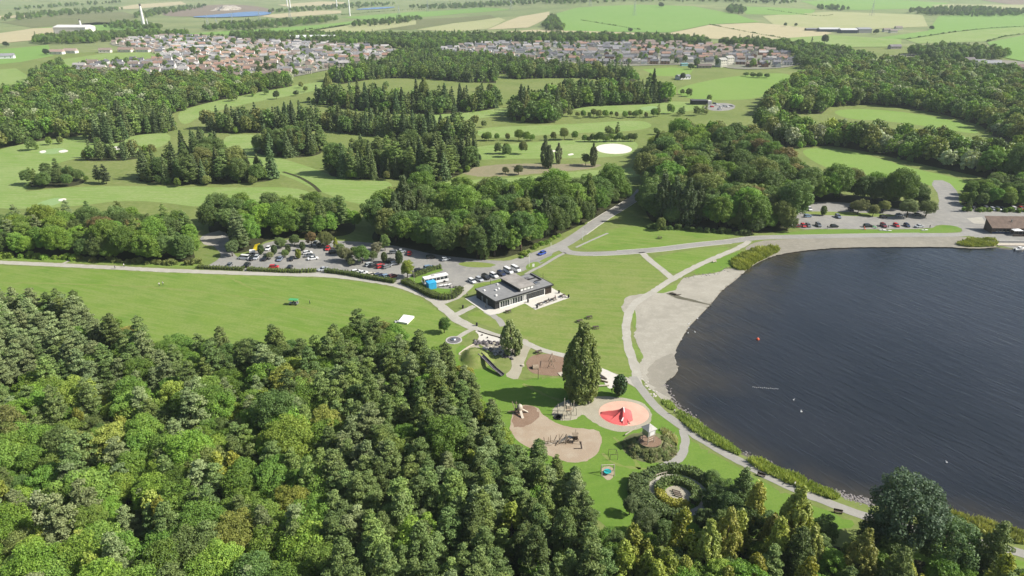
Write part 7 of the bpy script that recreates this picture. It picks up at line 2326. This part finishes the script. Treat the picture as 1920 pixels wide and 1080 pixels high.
# ------------------------------------------------------------------ boathouse, pier and boats
bx, by = G(1858, 437.7)
bh = thing('boathouse', 'long dark boathouse with brown tiled roof beside the loch', 'building', (bx, by, 0), -.03)
MB().add([(0, 0, 0), (48, 0, 0), (48, 6.2, 0), (0, 6.2, 0), (0, 0, 3.0), (48, 0, 3.0), (48, 6.2, 5.9), (0, 6.2, 5.9)], [(3, 2, 1, 0), (4, 5, 6, 7), (0, 1, 5, 4), (1, 2, 6, 5), (2, 3, 7, 6), (3, 0, 4, 7)]).build('wall', M['dark_timber'], bh)
def slab(x0, x1, y0, y1, z0, z1, t=.18):
    return MB().add([(x0, y0, z0), (x1, y0, z0), (x1, y1, z1), (x0, y1, z1), (x0, y0, z0 + t), (x1, y0, z0 + t), (x1, y1, z1 + t), (x0, y1, z1 + t)], [(3, 2, 1, 0), (4, 5, 6, 7), (0, 1, 5, 4), (1, 2, 6, 5), (2, 3, 7, 6), (3, 0, 4, 7)])
rf_ = slab(-.7, 48.7, -.9, 6.8, 2.75, 6.3).build('roof', M['brown_roof'], bh)
for k in range(11):
    f0 = k / 11
    slab(-.75, 48.75, -.95 + 7.7 * f0, -.95 + 7.7 * (f0 + .075), 2.94 + 3.55 * f0, 2.94 + 3.55 * (f0 + .085), .05).build('tile_course', M['brown_roof'], rf_)
MB().tube((10, 3, 4.6), (10, 3, 6.0), .25, n=8).build('vent_pipe', M['grey_metal'], rf_)
for x in (2.0, 3.6, 5.2, 7.0, 16, 18, 20, 22):
    w_ = MB().box(x, x + 1.0, -.06, .0, 1.0, 2.1).build('window', M['glass'], bh)
    MB().box(x - .08, x + 1.08, -.1, -.061, .88, 1.0).build('sill', M['white'], w_)
MB().box(0.5, 9.0, -.05, 0, .0, .7).build('blue_panel', plain('blue_panel', (.02, .04, .12), .6), bh)
for i_ in range(2):
    x0 = 8.2 + i_ * 7.5
    t_ = thing('parasol_awning', ('white awning over the boathouse terrace, left one', 'white awning over the boathouse terrace, right one')[i_], 'awning', (bx + x0 + 2, by - 2.2, 0), 0)
    MB().add([(-2.2, -1.5, 2.5), (2.2, -1.5, 2.5), (2.2, 1.5, 2.5), (-2.2, 1.5, 2.5), (0, 0, 3.2)], [(3, 2, 1, 0), (0, 1, 4), (1, 2, 4), (2, 3, 4), (3, 0, 4)]).build('canopy', M['white_fabric'], t_)
    for x in (-2.0, 2.0):
        for y in (-1.3, 1.3): MB().tube((x, y, 0), (x, y, 2.5), .05, n=5).build('post', M['grey_metal'], t_)
t_ = thing('terrace_fence', 'dark boarded fence round the boathouse terrace', 'fence', (bx + 7.5, by - 4.4, 0), 0)
for i in range(40):
    MB().box(i * .62, i * .62 + .56, 0, .06, .1, 1.15).build('board', M['dark_timber'], t_)
for i in range(9):
    MB().box(i * 3.1 - .06, i * 3.1 + .06, .07, .17, 0, 1.3).build('post', M['dark_timber'], t_)
px0, py0 = G(1868, 459)
t_ = thing('pier', 'pale timber landing stage in front of the boathouse', 'pier', (px0, py0, 0), -.02)
for i in range(30):
    MB().box(i * 1.2, i * 1.2 + 1.14, -1.6, 1.6, .18, .3).build('plank', M['pale_timber'], t_)
for i in range(7):
    for y in (-1.4, 1.4): MB().tube((i * 5 + .6, y, -1.5), (i * 5 + .6, y, .17), .14, n=7).build('pile', M['dark_timber'], t_)
MB().box(0, 36, -1.72, -1.62, -.05, .28).build('edge_beam', M['dark_timber'], t_)
t_ = thing('retaining_wall', 'low pale wall between boathouse terrace and landing stage', 'wall', (px0 - 2, py0 + 3.0, 0), -.02)
MB().box(0, 40, 0, .5, -.3, .75).build('coping_wall', M['concrete'], t_)
for i_, (u_, v_) in enumerate(((1911, 467), (1932, 470))):
    x_, y_ = G(u_, v_)
    t_ = thing('motor_boat', ('white motor boat moored at the landing stage', 'second white boat moored further along the landing stage')[i_], 'boat', (x_, y_, WATER_Z), .25)
    MB().loft([[(x, -w, .55 + .1 * k), (x, w, .55 + .1 * k), (x, w * .75, -.15), (x, -w * .75, -.15)] for k, (x, w) in enumerate(((-2.4, .85), (-1, 1.0), (.8, .95), (2.0, .55), (2.7, .06)))]).build('hull', M['white'], t_)
    MB().box(-.4, .9, -.6, .6, .62, 1.25).build('cabin', M['glass'], t_); MB().box(-.5, 1.0, -.68, .68, 1.25, 1.33).build('roof', M['white'], t_)
    MB().box(-2.6, -2.3, -.2, .2, .1, .9).build('outboard_motor', M['tyre'], t_)

# ------------------------------------------------------------------ golf clubhouse, flats, sheds
def block(name, label, u, v, L, W, H, rz, wall, roof, flat=True, cat='building', win=0, rise=2.0, storeys=1):
    x, y = G(u, v)
    t = thing(name, label, cat, (x, y, float(height(x, y))), rz)
    o = MB().box(-L / 2, L / 2, 0, W, -.5, H).build('wall', M['matte'], t); o.color = (*wall, 1)
    if flat:
        o = MB().box(-L / 2 - .3, L / 2 + .3, -.3, W + .3, H, H + .4).build('roof', M['tiles'], t)
    else:
        m = MB(); e = .5
        m.add([(-L / 2 - e, -e, H - .1), (L / 2 + e, -e, H - .1), (L / 2 + e, W / 2, H + rise), (-L / 2 - e, W / 2, H + rise), (-L / 2 - e, W + e, H - .1), (L / 2 + e, W + e, H - .1)], [(0, 1, 2, 3), (3, 2, 5, 4), (0, 3, 4), (1, 5, 2), (0, 4, 5, 1)])
        o = m.build('roof', M['tiles'], t)
    o.color = (*roof, 1)
    for s in range(storeys):
        for i in range(win):
            xx = -L / 2 + (i + .5) * L / win
            zz = s * H / storeys + .35 * H / storeys
            MB().box(xx - .6, xx + .6, -.06, 0, zz, zz + 1.2).build('window', M['glass'], t)
    return t
t_ = block('golf_clubhouse', 'small black flat-roofed clubhouse on the golf course', 1312, 196.5, 15, 8, 3.6, .0, (.02, .022, .028), (.09, .09, .10), win=4)
o = MB().box(7.6, 11.5, .5, 7, 0, 3.3).build('porch', M['matte'], t_); o.color = (.6, .58, .55, 1)
region('clubhouse_apron', [(1326, 197), (1352, 192), (1380, 196), (1376, 206), (1340, 209), (1318, 202)], 'asphalt', 7, smooth=1)
for u_, lab_ in ((1357, 'left cream block of flats beside the playing field'), (1370, 'right cream block of flats beside the playing field')):
    block('flats', lab_, u_, 126 - (u_ - 1357) * .33, 11.5, 11, 9.5, .5, (.62, .60, .50), (.42, .41, .37), False, win=3, storeys=3, rise=2.5)
block('hall', 'small white hall with grey roof beside the playing field', 1284, 149, 16, 9, 3.4, .35, (.72, .72, .70), (.25, .26, .27), False, win=4)
block('hall', 'pale bungalow left of the cream flats', 1322, 128, 18, 9, 3.2, .05, (.35, .30, .26), (.16, .13, .12), False, win=4)
block('shed', 'small turquoise sports shed by the village', 1284, 124, 9, 6, 3.2, .1, (.35, .58, .60), (.30, .55, .58))
block('farm_shed', 'leftmost long farm shed with pale roof', 1556, 60, 46, 18, 6, 0, (.06, .07, .10), (.55, .56, .55), False, rise=3)
block('farm_shed', 'middle long farm shed with pale roof', 1592, 62.5, 36, 20, 7, 0, (.06, .07, .10), (.62, .62, .60), False, rise=3)
block('farm_shed', 'rightmost grey farm shed behind the dark tree', 1622, 62, 30, 22, 8, .1, (.3, .3, .3), (.30, .31, .33), False, rise=3)
block('farm_shed', 'low dark farm shed at the left end of the farm', 1524, 58, 28, 14, 4, 0, (.07, .07, .08), (.24, .24, .25), False)
for u_, v_, lab_ in ((1664, 60, 'white farmhouse right of the sheds'), (1686, 56, 'pale cottage behind the farm trees'), (1676, 62, 'grey-roofed cottage by the farm')):
    block('farmhouse', lab_, u_, v_, 16, 9, 5, .1, (.6, .57, .5), (.26, .22, .2), False, rise=3)
block('warehouse', 'large white warehouse behind the left village', 582, 80, 84, 50, 9, .05, (.66, .66, .65), (.78, .78, .77), False, rise=3)
block('warehouse', 'pale factory shed at the far left', 132, 64, 70, 40, 14, .0, (.66, .64, .6), (.72, .70, .66), False, rise=4)
block('warehouse', 'second pale factory shed at the far left', 152, 60, 40, 26, 9, .0, (.66, .64, .6), (.72, .70, .66), False, rise=3)
block('warehouse', 'long white school building in the left village', 342, 92, 40, 14, 7, .05, (.7, .7, .68), (.6, .6, .58))
block('warehouse', 'white hall beside the long school building', 368, 96, 30, 14, 7, .05, (.7, .7, .68), (.62, .62, .6))
for u_, v_, L_, lab_, wc, rc in ((104, 102, 22, 'white bungalow with pinkish roof at the far left', (.72, .7, .66), (.42, .30, .25)), (130, 100, 20, 'second white bungalow at the far left', (.72, .7, .66), (.42, .32, .27)), (10, 110, 22, 'white house at the left edge', (.74, .74, .74), (.3, .3, .32)), (196, 99, 18, 'cream house above the left field', (.68, .64, .56), (.3, .24, .2)), (233, 98, 24, 'long cream house above the left field', (.7, .66, .58), (.38, .27, .22)), (266, 98, 22, 'tall cream house with brown roof above the left field', (.7, .66, .6), (.34, .25, .21)),
                                 (1858, 104, 24, 'red-roofed bungalow in the right edge hamlet', (.5, .42, .35), (.45, .20, .12)), (1838, 122, 18, 'white gabled house in the right edge hamlet', (.68, .68, .66), (.25, .25, .26)), (1862, 124, 22, 'grey-roofed house in the right edge hamlet', (.6, .6, .6), (.36, .36, .37)), (1890, 132, 24, 'dark-roofed white house in the right edge hamlet', (.66, .68, .7), (.16, .18, .2)), (1915, 132, 16, 'brown house at the right picture edge', (.4, .33, .28), (.22, .16, .14)), (1820, 118, 14, 'half-hidden house among the hamlet trees', (.45, .42, .4), (.2, .18, .18)),
                                 (1680, 92, 20, 'stone cottage among the upper right trees', (.32, .29, .27), (.22, .20, .21))):
    block('house', lab_, u_, v_, L_, 9, 4.2, random.uniform(-.2, .3), wc, rc, False, 'house', rise=3.2, win=3)

# ------------------------------------------------------------------ village houses
def house_meshes(L=10, W=7, H=4.8, rise=2.5):
    w = MB().add([(-L / 2, -W / 2, -.5), (L / 2, -W / 2, -.5), (L / 2, W / 2, -.5), (-L / 2, W / 2, -.5), (-L / 2, -W / 2, H), (L / 2, -W / 2, H), (L / 2, W / 2, H), (-L / 2, W / 2, H), (-L / 2, 0, H + rise * .95), (L / 2, 0, H + rise * .95)], [(0, 1, 5, 4), (2, 3, 7, 6), (1, 2, 6, 9, 5), (3, 0, 4, 8, 7)])
    e = .4
    r = MB().add([(-L / 2 - .2, -W / 2 - e, H - .25), (L / 2 + .2, -W / 2 - e, H - .25), (L / 2 + .2, 0, H + rise), (-L / 2 - .2, 0, H + rise), (-L / 2 - .2, W / 2 + e, H - .25), (L / 2 + .2, W / 2 + e, H - .25), (-L / 2 - .2, 0, H + rise - .2), (L / 2 + .2, 0, H + rise - .2), (-L / 2 - .2, -W / 2 - e, H - .45), (L / 2 + .2, -W / 2 - e, H - .45), (-L / 2 - .2, W / 2 + e, H - .45), (L / 2 + .2, W / 2 + e, H - .45)], [(0, 1, 2, 3), (3, 2, 5, 4), (0, 3, 6, 8), (3, 4, 10, 6), (1, 9, 7, 2), (2, 7, 11, 5), (0, 8, 9, 1), (4, 5, 11, 10)])
    c = MB().box(-.5, .5, -.35, .35, H + rise * .6, H + rise + 1.1)
    n = MB().box(-.6, .6, -.05, 0, 0, 1.3)
    return w.mesh('house_wall'), r.mesh('house_roof'), c.mesh('chimney'), n.mesh('house_window')
HM = house_meshes()
HM[0].materials.append(M['matte']); HM[1].materials.append(M['tiles']); HM[2].materials.append(M['matte']); HM[3].materials.append(M['glass'])
WALLS = dict(white=(.70, .69, .66), cream=(.60, .55, .46), grey=(.38, .36, .34), brick=(.30, .17, .12), pink=(.55, .43, .36))
ROOFS = dict(red=(.33, .205, .155), orange=(.42, .29, .21), brown=(.235, .185, .155), grey=(.24, .235, .24), slate=(.13, .13, .145), pale=(.40, .38, .36))
H_LIST = []
def village(poly, ang, row, pitch, mixw, mixr, where, Ls=(7.5, 16), skip=.15):
    P = np.array(wpoly(poly, 1)); c = P.mean(0)
    ca, sa = math.cos(ang), math.sin(ang)
    R = 900
    y = -R
    while y < R:
        x = -R + random.uniform(0, 15)
        bend = random.uniform(-.12, .12)
        while x < R:
            L = random.uniform(*Ls)
            x += L / 2 + pitch / 2
            yy = y + 10 * math.sin(x / 90 + bend * 10) + random.uniform(-2, 2)
            p = (c[0] + x * ca - yy * sa, c[1] + x * sa + yy * ca)
            x += L / 2 + pitch / 2
            if random.random() < skip or not inside([p], P)[0]:
                continue
            wk, rk = pick(mixw(*to_px(*p)) if callable(mixw) else mixw), pick(mixr(*to_px(*p)) if callable(mixr) else mixr)
            turn = random.choice([0, 0, math.pi / 2]) if L < 14 else 0
            H_LIST.append((p[0], p[1], L, ang + turn + random.gauss(0, .06), wk, rk, where))
        y += row
def lr(u, v):
    if 330 < u < 540 and v > 92:
        return {'red': 3, 'orange': 3, 'brown': 3, 'pale': 2, 'grey': 2}
    return {'grey': 3, 'slate': 2, 'brown': 3, 'pale': 2, 'red': .7}
village([(122, 128), (170, 120), (300, 114), (296, 96), (200, 84), (240, 74), (350, 68), (540, 80), (620, 76), (730, 86), (745, 100), (700, 118), (640, 126), (520, 150), (420, 151), (400, 142), (300, 142), (140, 144)], .18, 25, 4, {'white': 5, 'cream': 3, 'grey': 1.5, 'pink': 1.5}, lr, 'in the left village')
def rr2(u, v):
    if u > 1180 and v < 100:
        return {'brown': 5, 'red': 2, 'grey': 1}
    return {'grey': 3, 'slate': 3, 'brown': 2, 'red': 1.3, 'pale': .8}
def rw2(u, v):
    if u < 1120:
        return {'white': 7, 'cream': 1.5, 'grey': 1}
    return {'white': 3, 'cream': 3, 'brick': 2, 'grey': 2, 'pink': 1}
village([(806, 98), (870, 86), (950, 80), (1060, 84), (1180, 81), (1300, 83), (1450, 95), (1505, 116), (1480, 127), (1400, 126), (1330, 118), (1240, 121), (1150, 124), (1010, 119), (880, 104)], -.06, 27, 4, rw2, rr2, 'in the middle village')
H_LIST.sort(key=lambda h: h[1])
print('HOUSES', len(H_LIST))
def bit(u, v):
    if u < 250: return 'at the left end of'
    if u < 420: return 'in the left half of'
    if u < 560: return 'in the centre of'
    if u < 780: return 'at the right end of'
    if u < 960: return 'at the left end of'
    if u < 1120: return 'in the left half of'
    if u < 1300: return 'in the centre of'
    return 'at the right end of'
RW = dict(red='red roof', orange='orange roof', brown='brown roof', grey='grey roof', slate='slate roof', pale='pale roof')
stuff_w, stuff_r = {}, {}
for i, (x, y, L, a, wk, rk, where) in enumerate(H_LIST):
    z = float(height(x, y))
    if i < 290:
        u, v = to_px(x, y)
        depth = 'front row' if v > 118 else ('middle rows' if v > 95 else 'back rows')
        size = 'long terraced' if L > 15 else ('small' if L < 11 else 'plain')
        t = thing('village_house', '%s %s %s house, %s, %s the %s' % (size, wk, RW[rk].replace(' roof', '-roofed'), depth, bit(u, v), where.split('the ')[1]), 'house', (x, y, z), a, 'houses ' + where)
        t.scale = (L / 10, 1, random.uniform(.85, 1.1))
        o = obj('wall', HM[0], None, t); o.color = (*WALLS[wk], 1)
        o = obj('roof', HM[1], None, t); o.color = (*ROOFS[rk], 1)
        c = obj('chimney', HM[2], None, o); c.location = (random.choice([-4.2, 4.2, 0]), 0, 0); c.color = (*WALLS['brick' if wk == 'brick' else 'grey'], 1)
        if i < 110:
            for xx in (-3.4, 0, 3.4):
                for zz in (.9, 3.1):
                    w = obj('window', HM[3], None, t); w.location = (xx, -3.5, zz)
    else:
        for D, me in ((stuff_w, HM[0]), (stuff_r, HM[1])):
            key = wk if D is stuff_w else rk
            ca, sa = math.cos(a), math.sin(a)
            vs_ = [(x + v.co.x * L / 10 * ca - v.co.y * sa, y + v.co.x * L / 10 * sa + v.co.y * ca, z + v.co.z) for v in me.vertices]
            D.setdefault(key, MB()).add(vs_, [tuple(p.vertices) for p in me.polygons])
if stuff_w:
    allm = MB(); mi = []; mats = []
    for D, cols, nm in ((stuff_w, WALLS, 'wall'), (stuff_r, ROOFS, 'roof')):
        for key, mb in D.items():
            mats.append(plain('distant_%s_%s' % (nm, key), cols[key], .85)); allm.add(mb.v, mb.f); mi += [len(mats) - 1] * len(mb.f)
    me = mesh('distant_houses', allm.v, allm.f)
    for m in mats: me.materials.append(m)
    me.polygons.foreach_set('material_index', mi)
    o = bpy.data.objects.new('distant_houses', me); COL.objects.link(o); tag(o, 'mass of the farthest village houses', None, None, 'stuff')

# ------------------------------------------------------------------ chimneys, pylons, turbines, quarry
def chimney(label, u, v, h, r):
    p = GV(u, v)
    t = thing('factory_chimney', label, 'chimney', p)
    MB().tube((0, 0, -1), (0, 0, h * .9), r, r * .55, 14).build('shaft', M['white'], t)
    MB().tube((0, 0, h * .9), (0, 0, h), r * .56, r * .56, 14).build('cap', M['dark_rock'], t)
    MB().tube((r * 2.6, 0, -1), (r * 2.2, 0, h * .4), r * .25, r * .2, 8).build('flue_pipe', M['white'], t)
chimney('tall white factory chimney with dark cap behind the left village', 271, 54, 56, 4.0)
chimney('shorter white factory chimney at the far left', 154, 60, 27, 3.0)
def pylon(label, u, v, h):
    p = GV(u, v)
    t = thing('pylon', label, 'pylon', p, .4)
    b = h * .11
    mb = MB()
    for sx in (-1, 1):
        for sy in (-1, 1):
            MB().path([(sx * b, sy * b, 0), (sx * b * .3, sy * b * .3, h * .6), (0, 0, h)], [.3, .25, .12], 5).build('leg', M['steel'], t)
    br = MB()
    for k in range(6):
        z0, z1 = h * k / 8, h * (k + 1) / 8
        w0, w1 = b * max(.3, 1 - .7 * (k / 8) / .6), b * max(.3, 1 - .7 * ((k + 1) / 8) / .6)
        for s in (-1, 1):
            br.tube((-w0, s * w0, z0), (w1, s * w1, z1), .13, n=4); br.tube((w0, s * w0, z0), (-w1, s * w1, z1), .13, n=4)
    br.build('lattice', M['steel'], t)
    for z, w in ((.62, .2), (.75, .24), (.88, .16)):
        MB().tube((-h * w, 0, h * z), (h * w, 0, h * z), .22, n=4).build('cross_arm', M['steel'], t)
for i_, (u_, v_, h_) in enumerate(((391, 56, 36), (437, 48, 36), (488, 48, 42), (545, 44, 44), (407, 50, 24), (1189, 30, 40), (1106, 12, 40), (958, 18, 40), (802, 22, 40), (1634, 30, 44), (748, 30, 36))):
    pylon('%s lattice pylon %s' % ('pale steel', ('above the left village, leftmost', 'second from left by the blue water', 'third from left by the blue water', 'fourth from left above the warehouse', 'small one behind the leftmost', 'on the green hill', 'left on the hill top', 'above the straw field', 'beyond the middle belt', 'beyond the farm', 'beyond the left belt')[i_]), u_, v_, h_)
def turbine(label, u, v, h):
    p = GV(u, v)
    t = thing('wind_turbine', label, 'wind turbine', p, .3)
    MB().tube((0, 0, -2), (0, 0, h), 2.6, 1.5, 12).build('tower', M['white'], t)
    n = MB().box(-1.5, 1.5, -5, 3, h - 1.2, h + 1.8).build('nacelle', M['white'], t)
    for k in range(3):
        a = math.pi / 2 + k * 2.094
        d = Vector((math.cos(a), 0, math.sin(a)))
        s = Vector((-math.sin(a), 0, math.cos(a)))
        o = Vector((0, -5.6, h))
        MB().loft([[o + d * r + s * w + Vector((0, .25, 0)), o + d * r - s * w + Vector((0, .25, 0)), o + d * r - s * w - Vector((0, .25, 0)), o + d * r + s * w - Vector((0, .25, 0))] for r, w in ((0, .6), (6, 1.4), (34, .3))]).build('blade', M['white'], t)
for u_, v_, lab_ in ((545, 20, 'left one of the two close wind turbine masts'), (539, 12, 'farther wind turbine mast beside the close pair'), (632, 16, 'wind turbine mast above the middle fields'), (656, 30, 'wind turbine mast right of the distant water')):
    turbine(lab_, u_, v_, 85)
# quarry face behind the blue water
p0, p1 = GV(394, 20.5), GV(438, 19.5)
t_ = thing('quarry_face', 'pale sandy quarry cliff behind the blue water', 'cliff')
n_ = 26
V, F = [], []
for i in range(n_ + 1):
    f = i / n_
    x, y = p0.x + (p1.x - p0.x) * f, p0.y + (p1.y - p0.y) * f + 14 * math.sin(f * 9)
    hh = 15 * (math.sin(math.pi * min(1, f * 1.05 + .02)) ** .5) * (1 + .12 * math.sin(f * 21))
    for z, o_ in ((-2, 0), (hh * .35, 10), (hh * .4, 24), (hh, 34), (hh + 1, 90)):
        V.append((x + random.gauss(0, 2), y + o_ + random.gauss(0, 2), z))
    if i:
        k = 5 * i
        for j in range(4):
            F.append((k - 5 + j, k + j, k + j + 1, k - 4 + j))
obj('rock_face', mesh('quarry_rock', V, F), M['cliff'], t_)

# ------------------------------------------------------------------ haze: one even box of air round everything
m_, nt_, out_ = nt_new('haze_air')
pv = nt_.nodes.new('ShaderNodeVolumePrincipled')
pv.inputs['Color'].default_value = (.82, .91, 1.0, 1)
pv.inputs['Density'].default_value = 0.000065
pv.inputs['Anisotropy'].default_value = 0.1
nt_.links.new(pv.outputs[0], out_.inputs['Volume'])
hz = MB().box(-41000, 41000, -21000, 46000, -4, 320).build('haze', m_)
tag(hz, 'thin pale air haze over the whole landscape', None, None, 'stuff')
